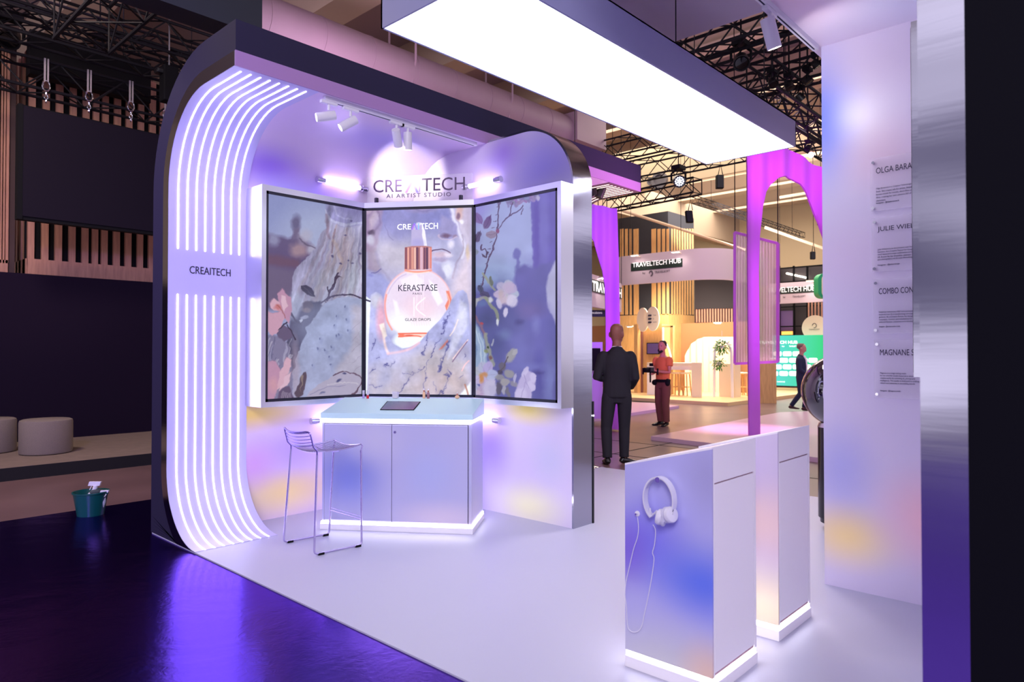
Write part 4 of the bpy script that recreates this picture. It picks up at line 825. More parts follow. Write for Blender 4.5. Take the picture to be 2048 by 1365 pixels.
# ================================================================== TRACK LIGHTS
M_lampw = mat('lamp_white', (232, 230, 240), .35)
def track(p, q, label):
    t = thing('lighting_track', label, 'track', tuple((Vector(p)+Vector(q))/2)); p, q = Vector(p), Vector(q)
    MB().box((p.x, p.y-.018, p.z-.032), (q.x, p.y+.018, p.z)).build('rail', M_lampw, t)
    MB().box((p.x+.03, p.y-.004, p.z-.034), (q.x-.03, p.y+.004, p.z-.031)).build('slot', M_navy, t); return t
track((2.92, 4.69, ZC), (4.56, 4.69, ZC), 'white lighting track under the canopy above the counter')
track((X0+.1, 1.575, ZC), (4.60, 1.575, ZC), 'white lighting track along the edge of the right canopy')
def lamp(p, d, label, grp, L=.15, r=.036, power=0, bd=None, ang=38):
    p = Vector(p); d = Vector(d).normalized(); t = thing('track_spotlight', label, 'spotlight', tuple(p), grp)
    MB().box((p.x-.07, p.y-.016, p.z-.055), (p.x+.07, p.y+.016, p.z-.033)).build('adapter', M_lampw, t)
    j = p+Vector((0, 0, -.10)); MB().cyl(p+Vector((0, 0, -.05)), j, .011, seg=10).build('stem', M_lampw, t)
    a = j-d*L*.35+Vector((0, 0, -.045)); e = a+d*L
    MB().lathe(a, [(0, 0), (r*.96, 0), (r, .004), (r, L), (r*.86, L), (r*.82, L-.02), (0, L-.02)], tuple(d), 26).build('lamp_body', M_lampw, t)
    MB().lathe(a+d*(L-.021), [(0, 0), (r*.8, 0), (r*.8, .006), (0, .006)], tuple(d), 22).build('lamp_lens', M_lampglow, t)
    spot('spot_beam', tuple(e+d*.02), tuple(e+(Vector(bd) if bd else d)), power, (1, .95, .9), ang, .7, .03) if power else None; return t
G = 'white spotlights on the canopy track'
lamp((2.96, 4.69, ZC), (-.78, .35, -.22), 'white spotlight aimed left, first from the arch on the counter track', G, power=22)
lamp((3.16, 4.69, ZC), (-.62, .30, -.45), 'white spotlight aimed down left, second from the arch on the counter track', G, power=22)
lamp((3.62, 4.69, ZC), (.55, .45, -.75), 'white spotlight turned away to the wall, third on the counter track', G, power=90, bd=(1, 1.1, -.02), ang=50)
lamp((3.74, 4.69, ZC), (.10, .10, -1.0), 'white spotlight pointing straight down, last on the counter track', G, power=26)
lamp((3.86, 1.575, ZC), (.32, -.10, -.85), 'white spotlight at the top of the photo on the right canopy track', None, L=.17, r=.04, power=13, bd=(.8, -.42, -.12), ang=120)

# ================================================================== PEDESTALS
def pedestal(x, y, w, d, label, mf_, zf, zn):
    """sloped-top plinth: front (foil) faces -x, door side faces -y"""
    t = thing('pedestal', label, 'pedestal', (x+w/2, y+d/2, 0), 'sloped white pedestals with glowing bases')
    MB().hexa([(x+.012, y+.012, .075), (x+w-.012, y+.012, .075), (x+w-.012, y+d-.006, .075), (x+.012, y+d-.006, .075), (x+.012, y+.012, zn-.004), (x+w-.012, y+.012, zn-.004), (x+w-.012, y+d-.006, zf-.004), (x+.012, y+d-.006, zf-.004)]).build('body', M_whitep, t)
    MB().hexa([(x, y+.0, .079), (x+.011, y+.0, .079), (x+.011, y+d, .079), (x, y+d, .079), (x, y, zn), (x+.011, y, zn), (x+.011, y+d, zf), (x, y+d, zf)]).build('front_panel', mf_, t)
    MB().box((x-.004, y-.004, 0), (x+w+.004, y+d, .053)).build('plinth', M_whitep, t, bevel=.002)
    MB().box((x+.003, y+.003, .053), (x+w-.003, y+d-.003, .077)).build('light_line', M_ledw, t, 'glowing white line above the plinth')
    # top lid with a thin edge, side rails and door
    MB().hexa([(x+.0112, y, zn-.15), (x+w, y, zn-.15), (x+w, y+.013, zn-.15), (x+.0112, y+.013, zn-.15), (x+.0112, y, zn), (x+w, y, zn), (x+w, y+.013, zn-.003), (x+.0112, y+.013, zn-.003)]).build('head_rail', M_whitep, t)
    MB().box((x+.0115, y, .079), (x+.022, y+.013, zn-.15)).build('side_rail', M_whitep, t); MB().box((x+w-.022, y, .079), (x+w, y+.013, zn-.15)).build('side_rail', M_whitep, t)
    MB().box((x+.026, y, .096), (x+w-.026, y+.012, zn-.157)).build('door', M_whitep, t, bevel=.001)
    MB().box((x+.022, y+.006, .079), (x+w-.022, y+.009, zn-.15)).build('shadow_gap', mat('gap_rose', (150, 112, 130), .7), t)
    n = Vector((0, zn-zf, d)).normalized(); MB().hexa([(x, y, zn), (x+w, y, zn), (x+w, y+d, zf), (x, y+d, zf), (x, y, zn+.008), (x+w, y, zn+.008), (x+w, y+d, zf+.008), (x, y+d, zf+.008)]).build('lid', M_whitep, t); return t
M_fp1 = foil('foil_pedestal_blue', (188, 186, 240), [((2.8, 1.72, .62), (.3, .3, .3), (122, 114, 240), .75), ((2.8, 1.45, .48), (.3, .4, .26), (96, 124, 244), .9), ((2.8, 1.85, .55), (.3, .2, .25), (126, 92, 220), .7),
    ((2.8, 1.6, .05), (.4, .7, .32), (206, 204, 210), 1.0), ((2.8, 1.42, .08), (.3, .2, .22), (240, 200, 176), .8), ((2.8, 1.42, .95), (.3, .2, .25), (170, 166, 210), .7)], .25)
M_fp2 = foil('foil_pedestal_peach', (216, 204, 232), [((3.57, 1.5, .15), (.4, .5, .35), (255, 238, 196), .95), ((3.57, 1.5, .6), (.4, .5, .3), (250, 216, 206), .8), ((3.57, 1.7, .9), (.3, .3, .3), (206, 190, 236), .7)], .3)
pedestal(2.795, 1.405, .452, .447, 'nearest pedestal, blue foil front with white headphones hanging on it', M_fp1, .955, 1.072)
pedestal(3.565, 1.425, .452, .447, 'second pedestal behind the one with headphones, peach foil front', M_fp2, .955, 1.072)
# headphones on the near pedestal
XH = 2.795
def ph(x, y, dx=.03): return PX(x, y, XH-dx)
hp = thing('headphones', 'white over-ear headphones hanging on the blue pedestal front', 'headphones', tuple(ph(1328, 1000)))
M_hp = mat('headphone_white', (228, 226, 240), .28)
hc = ph(1327, 997, 0); ry_, rz_ = .073, .098
A, B = [], []
for i in range(29):
    a = math.radians(-58+i*(296/28)); A.append((0, math.cos(a)*ry_, math.sin(a)*rz_)); B.append((0, math.cos(a)*(ry_+.006), math.sin(a)*(rz_+.006)))
# ribbon 34 mm wide standing off the front
MB().ribbon([(XH-.052, hc.y+p[1], hc.z+p[2]) for p in A], [(XH-.052, hc.y+p[1], hc.z+p[2]) for p in B], (.036, 0, 0)).build('headband', M_hp, hp)
MB().ribbon([(XH-.05, hc.y+p[1]*.965, hc.z+p[2]*.97) for p in A[8:21]], [(XH-.05, hc.y+p[1], hc.z+p[2]) for p in A[8:21]], (.032, 0, 0)).build('head_cushion', mat('cushion_lilac', (206, 204, 226), .7), hp)
for s, (px_, py_) in ((1, (1319, 1034)), (-1, (1342, 1030))):
    c = PX(px_, py_, XH-.045); ax = Vector((-.25, s*.9, .25)).normalized()
    MB().lathe(c-ax*.016, [(0, 0), (.030, 0), (.036, .006), (.037, .018), (.033, .026), (.02, .030), (0, .031)], tuple(ax), 26).build('ear_cup', M_hp, hp)
    MB().lathe(c-ax*.034, [(.018, 0), (.033, .002), (.037, .010), (.034, .018), (0, .018)], tuple(ax), 26).build('ear_pad', mat('cushion_lilac', (206, 204, 226), .7), hp)
    e = Vector((XH-.034, hc.y+ry_*math.cos(math.radians(-58))*(1 if s > 0 else -1)*1.03, hc.z+rz_*math.sin(math.radians(-58))))
    MB().tube([e+zt*.035+Vector((0, s*.012, 0)), e+Vector((0, s*.004, 0)), c+ax*.012+zt*.02, c+ax*.014], .0055, 8).build('yoke', M_hp, hp)
hk = PX(1328, 957, XH); tg = thing('wall_hook', 'small metal hook holding the headphones', 'hook', tuple(hk))
MB().cyl(hk, hk-Vector((.055, 0, 0)), .006, seg=12).build('hook_pin', M_chrome, tg); MB().lathe(hk-Vector((.055, 0, 0)), [(0, 0), (.012, 0), (.012, .004), (0, .004)], (-1, 0, 0), 18).build('hook_disc', M_chrome, tg)
cable = [ph(1306, 1050, .035), ph(1311, 1062, .03), ph(1309, 1090, .02), ph(1305, 1106, .016), ph(1308, 1118, .014), ph(1305, 1145, .012), ph(1300, 1175, .012), ph(1294, 1205, .012), ph(1288, 1232, .012), ph(1285, 1248, .012), ph(1278, 1262, .012), ph(1266, 1265, .012), ph(1257, 1258, .012), ph(1254, 1240, .016), ph(1253, 1215, .022), ph(1250, 1190, .03), ph(1252, 1165, .02), ph(1257, 1142, .014), ph(1263, 1116, .012), ph(1268, 1096, .012), ph(1275, 1075, .012), ph(1277, 1055, .012), ph(1275, 1035, .014)]
def smooth(P, k=5):
    out = []
    for i in range(len(P)-1):
        p0, p1, p2, p3_ = P[max(i-1, 0)], P[i], P[i+1], P[min(i+2, len(P)-1)]
        for j in range(k): u = j/k; out.append(.5*((2*p1)+(-p0+p2)*u+(2*p0-5*p1+4*p2-p3_)*u*u+(-p0+3*p1-3*p2+p3_)*u**3))
    return out+[P[-1]]
MB().tube(smooth(cable), .0019, 6).build('cable', M_hp, hp, 'thin white cable looping down the panel')
sk = PX(1275, 1028, XH); s_ = thing('audio_socket', 'round white audio socket left of the headphones', 'socket', tuple(sk))
MB().lathe(sk, [(0, 0), (.0135, 0), (.0125, .004), (.006, .005), (0, .005)], (-1, 0, 0), 22).build('rim', M_lampw, s_); MB().lathe(sk-Vector((.005, 0, 0)), [(0, 0), (.0045, 0), (.0045, .012), (0, .012)], (-1, 0, 0), 12).build('plug', M_chrome, s_)

# ================================================================== NAME PLATES on the right wall
XP = 4.64
M_plate = mat('plate_acrylic', (236, 228, 244), .12, alpha=.22)
rows = [(341, 'OLGA BARANOVA', [378, 384, 390, 396, 402], 'Instagram : @olgabaranova.b', 318, 424, ['Olga Baranova is a Creative Technologist and AI artist', 'from. She creates ads for artists, brands and films', 'known visuals for movies, short films and original', 'films, creating her own universe full of poetic desert', 'characters.'], 'first name plate from the top reading OLGA BARA'),
        (459, 'JULIE WIELAND', [500, 505, 510, 515, 520], 'Instagram : @juliewdesign', 437, 545, ['Julie Wieland is an Art Director and Visual Artist from', 'Germany. As a Creative Partner for Google, her AI', 'work featured in major publications across France,', 'US. Known for her dreamlike, cinematic visuals, her', 'past photography and AI asset filmmaking.'], 'second name plate from the top reading JULIE WIELA'),
        (582, 'COMBO CONDO', [625, 630, 635, 640, 645], 'Instagram : @combo.combo.condo', 559, 668, ['Fueled by restlessness R&D and innovative strategy', 'explores how AI is transforming our images, visual', 'gestures. As a Creative Partner for Google, his work', 'campaigns, content, and installations for brands', 'editorial fashion, costumes and a timeless identity'], 'third name plate from the top reading COMBO CO'),
        (704, 'MAGNANE STUDIO', [747, 752, 757, 762, 767], 'Instagram : @magnane.studio', 681, 796, ['Magnane is an image making studio', 'for its colorful visuals featured in advertising and', 'creative works, by combining AI, photography', 'intelligence. The studio is dedicated to crafting future', 'visions and memories in storytelling brands.'], 'lowest name plate reading MAGNANE S')]
def pw(x, y, d=.02): return PX(x, y, XP-d)
for (yn, nm, ys, ins, ytp, ybt, lines, lab) in rows:
    x0p = 1741 if yn < 400 else 1744+ (yn-459)*.02
    a = pw(x0p, ybt+8); yl = a.y; zb2 = pw(x0p, ybt).z; ztp = pw(x0p, ytp).z
    pt = thing('name_plate', lab, 'sign', (XP-.018, yl-.3, zb2), 'clear name plates on the right wall')
    MB().box((XP-.018, .50, zb2), (XP-.013, yl, ztp)).build('clear_sheet', M_plate, pt)
    for yy in (ytp+8, ybt-7):
        q = pw(x0p+5, yy, .02)
        for yq in (q.y, .54): MB().lathe((XP, yq, q.z), [(0, 0), (.006, 0), (.006, .02), (.009, .02), (.009, .026), (0, .026)], (-1, 0, 0), 14).build('standoff', M_chrome, pt)
    tl = pw(x0p+ (11 if yn < 400 else 11), yn, .02).y; p = pw(x0p+11, yn+7, .02)
    # text runs along -y
    full = .044
    hh_ = pw(x0p+11, yn-5.5, .02).z-p.z; w9 = tl-pw(1829, yn, .02).y
    lettering(nm, (XP-.0195, tl, p.z), (0, -1, 0), (0, 0, 1), w9*len(nm)/9.1, .036, M_ink, pt, 'name_lettering', .001)
    for k, (ln, yy) in enumerate(zip(lines, ys)):
        q = pw(x0p+12, yy+2, .02); lettering(ln, (XP-.0195, tl, q.z), (0, -1, 0), (0, 0, 1), w9*1.15*len(ln)/50, .0125, M_ink, pt, 'text_line', .001)
    q = pw(x0p+12, ybt-12 if yn > 400 else 409, .02); lettering(ins, (XP-.0195, tl, q.z), (0, -1, 0), (0, 0, 1), w9*.6, .012, M_ink, pt, 'contact_line', .001, bold=.012)
# display on the inside of the near wall: only its steel edge is seen
wd = thing('wall_display', 'display box on the inside of the near wall, seen edge-on as a steel strip', 'screen', (3.7, .6, 1.393))
MB().box((3.2, .47, 1.393), (4.2, .716, 2.862)).build('surround', M_steel, wd); MB().box((3.22, .716, 1.41), (4.18, .722, 2.845)).build('display', M_screenglass, wd)

# ================================================================== GLOBE KIOSK, DARK CABINET
gk = thing('globe_photo_booth', 'big glossy black glass ball on a black column behind the right wall', 'kiosk', (6.133, 1.921, 0))
MB().ball((6.133, 1.921, 1.163), .305, 40, 24).build('glass_ball', mat('smoked_glass', (26, 20, 28), .04, 0, spec=.9, coat=1), gk)
MB().lathe((6.133, 1.921, 0), [(0, 0), (.12, 0), (.12, .06), (.16, .062), (.16, .1), (.175, .104), (.175, .86), (.15, .88), (0, .88)], seg=36).build('column', mat('gloss_black', (12, 10, 14), .18), gk)
MB().lathe((6.133, 1.921, .86), [(0, 0), (.178, 0), (.165, .035), (.1, .05), (0, .05)], seg=36).build('collar', M_alu, gk)
m = MB()
for i in range(8):
    a0 = i*.7; m.tube([Vector((6.133, 1.921, 1.163))+Vector((-.55*.305, .25*.305, .0))+0*Vector((0, 0, 0)) for _ in range(2)], .0001, 4) if False else None
rg = [Vector((6.133, 1.921, 1.163))+(-FW*.62+RT*(.62*math.cos(a)-.1)+Vector((0, 0, 1))*.62*math.sin(a)).normalized()*.303 for a in [i*math.pi/20 for i in range(12, 29)]]
MB().tube(rg, .006, 8).build('sensor_ring', M_alu, gk)
bc = thing('dark_cabinet', 'slim black cabinet edge with a small light dash beside the steel fin edge', 'cabinet', (5.1, 3.75, 0))
MB().box((4.900, 3.575, 0), (4.916, 3.95, 1.06)).build('body', M_blk2, bc); MB().box((4.8995, 3.5735, .93), (4.9165, 3.578, .942)).build('light_line', M_ledw, bc)

# ================================================================== LEFT: bucket, stage, stools, LED wall, slats
bk_ = thing('bucket', 'dark green plastic bucket of cleaning bottles on the hall floor', 'bucket', (2.02, 7.15, FZ))
bo = Vector((2.045, 7.19, FZ+.006)); M_bkt = mat('bucket_green', (14, 84, 80), .3)
MB().lathe(bo, [(0, 0), (.105, 0), (.142, .225), (.152, .228), (.152, .24), (.138, .24), (.100, .012), (0, .012)], seg=40).build('tub', M_bkt, bk_)
for s in (-1, 1): MB().ball(bo+Vector((RT.x*.15*s, RT.y*.15*s, .225)), .014, 12, 8).build('handle_lug', M_bkt, bk_)
h = [bo+RT*(.15*math.cos(a))+Vector((FW.x, FW.y, 0))*(-.10*math.sin(a))*.4+zt*(.225-.07*math.sin(a)) for a in [math.pi*i/14 for i in range(15)]]
MB().tube(h, .003, 6).build('handle', M_alu, bk_)
def sprayer(c, tilt, m, cap, label, s=1.0):
    c = Vector(c); t = thing('spray_bottle', label, 'bottle', tuple(c)); ax = Vector(tilt).normalized()
    MB().lathe(c, [(0, 0), (.034*s, 0), (.036*s, .02*s), (.036*s, .14*s), (.014*s, .19*s), (.012*s, .205*s), (0, .205*s)], tuple(ax), 18).build('bottle', m, t)
    h = c+ax*.205*s; u = RT*-1
    MB().cyl(h-ax*.01, h+ax*.02, .016*s, seg=12).build('collar', cap, t)
    MB().obox(h+ax*.02-u*.03*s-Vector((0, 0, 0))-FW*.01, u*.085*s, FW*.02, ax*.032*s).tube([h+ax*.02-u*.0+u*.03*s, h+u*.035*s-ax*.02], .004, 6).build('trigger', cap, t); return t
sprayer(bo+RT*-.045+zt*.03, (RT.x*.35, RT.y*.35, 1), M_whitep, M_whitep, 'white spray bottle leaning in the green bucket', 1.25)
sprayer(bo+RT*.07+zt*.04, (RT.x*.35, RT.y*.35, 1), mat('pale_bottle', (205, 215, 220), .3), M_whitep, 'small pale spray bottle at the right rim of the bucket', .85)
tag(MB().lathe(bo+RT*.01+zt*.1, [(0, 0), (.025, 0), (.025, .13), (.01, .15), (0, .15)], (RT.x*.15, RT.y*.15, 1), 14).build('detergent_bottle', mat('bright_green', (10, 150, 80), .3)), 'green detergent bottle in the middle of the bucket', 'bottle')
cl = MB(); cl.ball(bo+RT*.05+zt*.235, .05, 14, 9, (1.1, .8, .5)); oc = cl.build('cleaning_cloth', mat('grey_cloth', (74, 84, 84), .95, bump=.6, bscale=60), remesh=0); tag(oc, 'crumpled grey cleaning cloth between the bottles in the bucket', 'cloth')

YS, ZS = 9.935, .117
struct(MB().box((-10, YS, FZ), (8.0, 12.72, ZS)).build('trim_10', M_stage)); struct(MB().box((-10, YS-.006, FZ), (8.0, YS, ZS-.002)).build('trim_11', mat('stage_skirt', (12, 9, 18), .8)))
M_dk = mat('stage_wall', (26, 17, 36), .8, spec=.08)
tag(MB().box((-8, 12.66, ZS), (8.0, 12.82, 2.69)).build('stage_backdrop', M_dk), 'tall plain dark backdrop wall behind the two grey poufs', 'wall')
_R_ = .31
def pouf(x, y, r, h, lab):
    prof_ = [(0, 0), (r-.03, 0), (r-.008, .012), (r, .04), (r, h-.04), (r-.008, h-.012), (r-.035, h), (0, h+.004)]
    o = thing('pouf', lab, 'pouf', (x, y, ZS), 'grey wool poufs on the stage'); MB().lathe((x, y, ZS), prof_, seg=48).build('cushion', M_fabric, o)
    MB().lathe((x, y, ZS), [(0, 0), (r-.02, 0), (r-.02, .018), (0, .018)], seg=40).build('base', M_black, o); return o
pouf(2.59, 11.02, _R_, .46, 'round grey wool pouf standing alone on the stage'); c0 = PZ(-22, 905, ZS); pouf(c0.x, c0.y, _R_, .46, 'round grey wool pouf cut by the left edge of the photo')

# slatted oak wall above the backdrop
SY = 13.0
sw = thing('slat_wall', 'pinkish oak slatted wall above the dark stage backdrop', 'slat wall', (3.5, SY, 2.7))
zlow = PY(150, 525, SY).z; zb3 = PY(60, 549, SY).z-.05; ztop = 6.3
M_slat = M_woodp
xs = []
for k, (a, b2) in enumerate([(55, 68.7), (83.2, 97), (110, 124.2), (138, 151.2), (164, 177), (184.5, 196.5), (203, 215.5), (227, 240), (250.7, 263), (275, 286.5), (297.5, 310)]):
    xa, xb = PY(a, 500, SY).x, PY(b2, 500, SY).x; xs.append((xa, xb)); MB().box((xa, SY, zb3+.2), (xb, SY+.06, ztop)).build('slat', M_slat, sw)
pitch = (xs[-1][0]-xs[0][0])/10
for k in range(1, 8): MB().box((xs[-1][0]+pitch*k, SY, zb3+.2), (xs[-1][1]+pitch*k, SY+.06, ztop)).build('slat', M_slat, sw)
MB().box((xs[0][0], SY-.01, zb3-.3), (xs[-1][1]+pitch*7, SY+.06, zlow)).build('base_board', M_slat, sw)
MB().box((xs[0][0]-.02, SY+.07, zb3-.3), (xs[-1][1]+pitch*7, SY+.12, ztop)).build('backing', M_black, sw)
# its side return
for k in range(5): yy = SY+.02+.22*k; MB().box((xs[0][0]-.02, yy+.1, zb3), (xs[0][0]+.02, yy+.2, ztop)).build('slat', M_slat, sw)
MB().box((xs[0][0]-.02, SY+.02, zb3-.2), (xs[0][0]+.02, SY+1.3, zlow)).build('base_board', M_slat, sw); MB().box((xs[0][0]+.02, SY+.1, zb3-.3), (xs[0][0]+.06, SY+1.3, ztop)).build('backing', M_black, sw)
# darker slatted column at the very left
sc_ = thing('slat_column', 'slatted oak column at the left edge of the photo', 'slat column', (1.9, SY, 2.6))
xr = PY(31, 500, 12.9).x; xl = PY(-40, 500, 12.9).x
MB().box((PY(17, 500, 12.9).x, 12.95, 2.6), (xr, 13.6, 6.4)).build('corner_board', mat('dark_wood', (64, 42, 44), .7), sc_)
for k, (a, b2) in enumerate([(-30, -22), (-14, -6), (0, 3), (5.5, 9), (11, 16.5)]): MB().box((PY(a, 500, 12.9).x, 12.9, 2.85), (PY(b2, 500, 12.9).x, 12.96, 6.4)).build('slat', M_slat, sc_)
MB().box((xl, 12.9, 2.6), (PY(16, 500, 12.9).x, 12.97, 2.9)).build('base_board', M_slat, sc_); MB().box((xl, 12.98, 2.6), (PY(17, 500, 12.9).x, 13.1, 6.4)).build('backing', M_black, sc_)
# hanging dark screen
HY = 11.6
a, b2, c_, d_ = PY(40, 207, HY), PY(330, 262, HY), PY(36, 442, HY), PY(308, 466, HY)
zt_, zb_ = a.z, (c_.z+d_.z)/2
hsn = thing('hanging_led_screen', 'large dark blank LED screen hanging above the stage', 'screen', ((a.x+b2.x)/2, HY, zb_))
MB().box((a.x+.04, HY, zb_+.05), (b2.x+1.2, HY+.02, zt_-.02)).build('display', mat('led_screen_face', (24, 18, 32), .6, spec=.1), hsn)
MB().box((a.x-.02, HY+.02, zb_), (b2.x+1.2, HY+.14, zt_)).box((a.x-.02, HY-.005, zb_), (a.x+.04, HY+.02, zt_)).build('housing', M_black, hsn)
# truss builder
def truss(p, q, s, label, n=None, grp=None, r=.024):
    p, q = Vector(p), Vector(q); u = (q-p).normalized(); L = (q-p).length; w = u.cross(Vector((0, 0, 1))).normalized()*s/2; h = Vector((0, 0, s/2))
    t = thing('lighting_truss', label, 'truss', tuple((p+q)/2), grp); n = n or max(2, int(L/s))
    for a_ in (-1, 1):
        for b_2 in (-1, 1): MB().cyl(p+w*a_+h*b_2, q+w*a_+h*b_2, r, seg=8).build('chord', M_truss, t)
    m = MB()
    for i in range(n):
        a0, a1 = p+u*L*i/n, p+u*L*(i+1)/n; s1, s2 = (1, -1) if i % 2 else (-1, 1)
        for c2 in (w, -w): m.tube([a0+c2+h*s1, a1+c2+h*s2], r*.5, 6)
        for c2 in (h, -h): m.tube([a0+c2+w*s1, a1+c2+w*s2], r*.5, 6)
    for e in (p, q):
        c4 = [e+w+h, e-w+h, e-w-h, e+w-h]; m.tube(c4, r*.6, 6, closed=True)
    m.build('bracing', M_truss, t)
    for f_ in (.12, .88): c_ = p+(q-p)*f_; MB().cyl(c_+h, (c_.x, c_.y, 9.2), .008, seg=5).build('suspension_wire', M_truss, t)
    return t
GT = 'black lighting trusses under the hall ceiling'
TY = 11.93
ta, tbb = PY(0, 150, TY), PY(330, 214, TY); zc_ = (ta.z+tbb.z)/2
truss((ta.x-1.5, TY, zc_+.02), (tbb.x+1.5, TY, zc_+.02), .42, 'truss carrying the blank hanging screen by four straps', grp=GT)
for k, (x, y0s, y1s) in enumerate([(80, 140, 207), (165, 158, 222), (248, 176, 238), (318, 192, 252)]):
    p0 = PY(x, y0s, TY); p1 = PY(x+2, y1s, TY); zt2 = zc_+.25; hk = thing('lifting_strap', 'lifting strap and shackle holding the blank screen, %s from the left' % ['first', 'second', 'third', 'fourth'][k], 'strap', (p0.x, TY, zt_), 'straps holding the hanging screen')
    zz = zt_+.03; sh = zt_+.42
    MB().box((p0.x-.012, TY-.27, sh), (p0.x+.012, TY-.26, zt2)).box((p0.x+.03, TY-.27, sh), (p0.x+.05, TY-.26, zt2)).build('webbing', mat('strap_grey', (150, 140, 150), .8), hk)
    rg = [Vector((p0.x+.02+.045*math.sin(a_)*(1 if True else 1), TY-.255, sh-.06+.075*math.cos(a_))) for a_ in [2*math.pi*i/18 for i in range(18)]]
    MB().tube(rg, .011, 8, closed=True).build('shackle', M_chrome, hk)
    for j in range(3): MB().tube([Vector((p0.x+.02+(.022*math.cos(b3) if j % 2 else 0), TY-.255+(0 if j % 2 else .022*math.cos(b3)), sh-.165-j*.055+.035*math.sin(b3))) for b3 in [2*math.pi*i/12 for i in range(12)]], .006, 6, closed=True).build('chain_link', M_chrome, hk)

# ================================================================== HALL CEILING GEAR
dq = PZ(760, 128, 6.9); M_rib = M_mauve
du = thing('ventilation_duct', 'long fat mauve-lit ventilation duct under the hall ceiling', 'duct', (8, dq.y, 6.9))
m = MB(); m.cyl((2.0, dq.y, 6.9), (13.6, dq.y, 6.9), .40, seg=36); m.build('pipe', M_mauve, du)
for i in range(12): x = 2.4+i; MB().cyl((x, dq.y, 6.9), (x+.04, dq.y, 6.9), .408, seg=36).build('seam_band', M_mauve, du)
MB().box((13.2, dq.y-.5, 6.6), (14.4, dq.y+.5, 7.3)).build('branch_box', M_mauve, du)
for x in (3.2, 5.2, 8.3, 11): MB().tube([(x, dq.y-.41, 8.2), (x, dq.y-.41, 7.0), (x, dq.y-.3, 6.62), (x, dq.y, 6.49), (x, dq.y+.3, 6.62), (x, dq.y+.41, 7.0), (x, dq.y+.41, 8.2)], .022, 6).build('hanger_strap', M_mauve, du)
# dark panel hanging over the arch
k1, k2 = PZ(250, 4, 5.6), PZ(522, 40, 5.6)
tag(MB().box((1.6, 6.39, 4.6), (3.28, 6.69, 5.6)).build('hanging_dark_panel', mat('hanging_panel', (40, 44, 56), .6)), 'dark flat box hanging high behind the arch top', 'panel')
def trz(x0, y0, x1, y1, z, s, label, **k): return truss(PZ(x0, y0, z), PZ(x1, y1, z), s, label, grp=GT, **k)
def tx(xa, xb, y, z, s, label, r=.024): return truss((xa, y, z), (xb, y, z), s, label, grp=GT, r=r)
def ty(x, ya, yb, z, s, label): return truss((x, ya, z), (x, yb, z), s, label, grp=GT)
p = PZ(300, 75, 6.2); tx(p.x-3, p.x+2.4, p.y, 6.2, .45, 'truss high left behind the hanging strap truss, running away from the arch')
p = PZ(320, 100, 6.0); tx(p.x-2.4, p.x+1.6, p.y+.5, 6.0, .4, 'lower truss beside the high left truss near the arch')
p = PZ(150, 60, 5.6); ty(p.x, p.y-.3, p.y-4.6, 5.6, .6, 'large box truss cutting diagonally across the top left corner')
p = PZ(60, 30, 6.6); tx(p.x-2, p.x+3, p.y, 6.6, .4, 'faint truss at the very top left of the photo')
# near the right canopy
p = PZ(1480, 60, 5.6); ty(p.x, p.y-1.6, p.y+1.6, 5.6, .34, 'truss just beyond the grey canopy at the top')
p = PZ(1500, 85, 5.7); ty(p.x+.2, p.y-2.0, p.y+1.8, 5.7, .30, 'second truss beyond the grey canopy at the top')
p = PZ(1560, 190, 5.4); tx(p.x-1, p.x+6.5, p.y-.1, 5.4, .36, 'truss running away beside the light box end, upper one')
p = PZ(1610, 235, 5.4); tx(p.x-1, p.x+6.5, p.y+.3, 5.4, .36, 'truss running away beside the light box end, lower one')
p = PZ(1590, 150, 5.6); ty(p.x, p.y-1.2, p.y+2.2, 5.6, .3, 'lamp-laden cross truss left of the right wall')
# centre
p = PZ(1230, 300, 6.6); ty(p.x, p.y-3.0, p.y+3.6, 6.6, .45, 'mauve-lit truss between the canopy beam and the light box, nearer one')
p = PZ(1360, 325, 6.2); ty(p.x, p.y-3.4, p.y+3.0, 6.2, .45, 'truss below the far corner of the light box')
p = PZ(1390, 370, 5.3); q = PZ(1215, 405, 5.3); truss(PZ(1395, 372, 5.3), PZ(1205, 412, 5.3), .34, 'truss carrying the bright moving head above the hub banner', grp=GT)
tx(PZ(1390, 400, 6.2).x, PZ(1390, 400, 6.2).x+9, PZ(1390, 400, 6.2).y, 6.2, .2, 'thin far truss sloping down towards the right purple arch', .012)
# small pipes
for (x0, y0, x1, y1) in ((1240, 340, 1490, 300), (1240, 420, 1490, 500), (1560, 395, 1650, 380), (1530, 455, 1655, 500)):
    tag(MB().tube([AT(x0, y0, 24), AT(x1, y1, 24)], .05, 8).build('ceiling_pipe', M_beam), {1240: 'pale pipe under the hall ceiling crossing behind the moving head', 1560: 'pale pipe seen through the purple arch, upper', 1530: 'pale pipe seen through the purple arch, lower'}[x0] if y0 != 420 else 'pale pipe sloping down right behind the slatted tower', 'pipe')

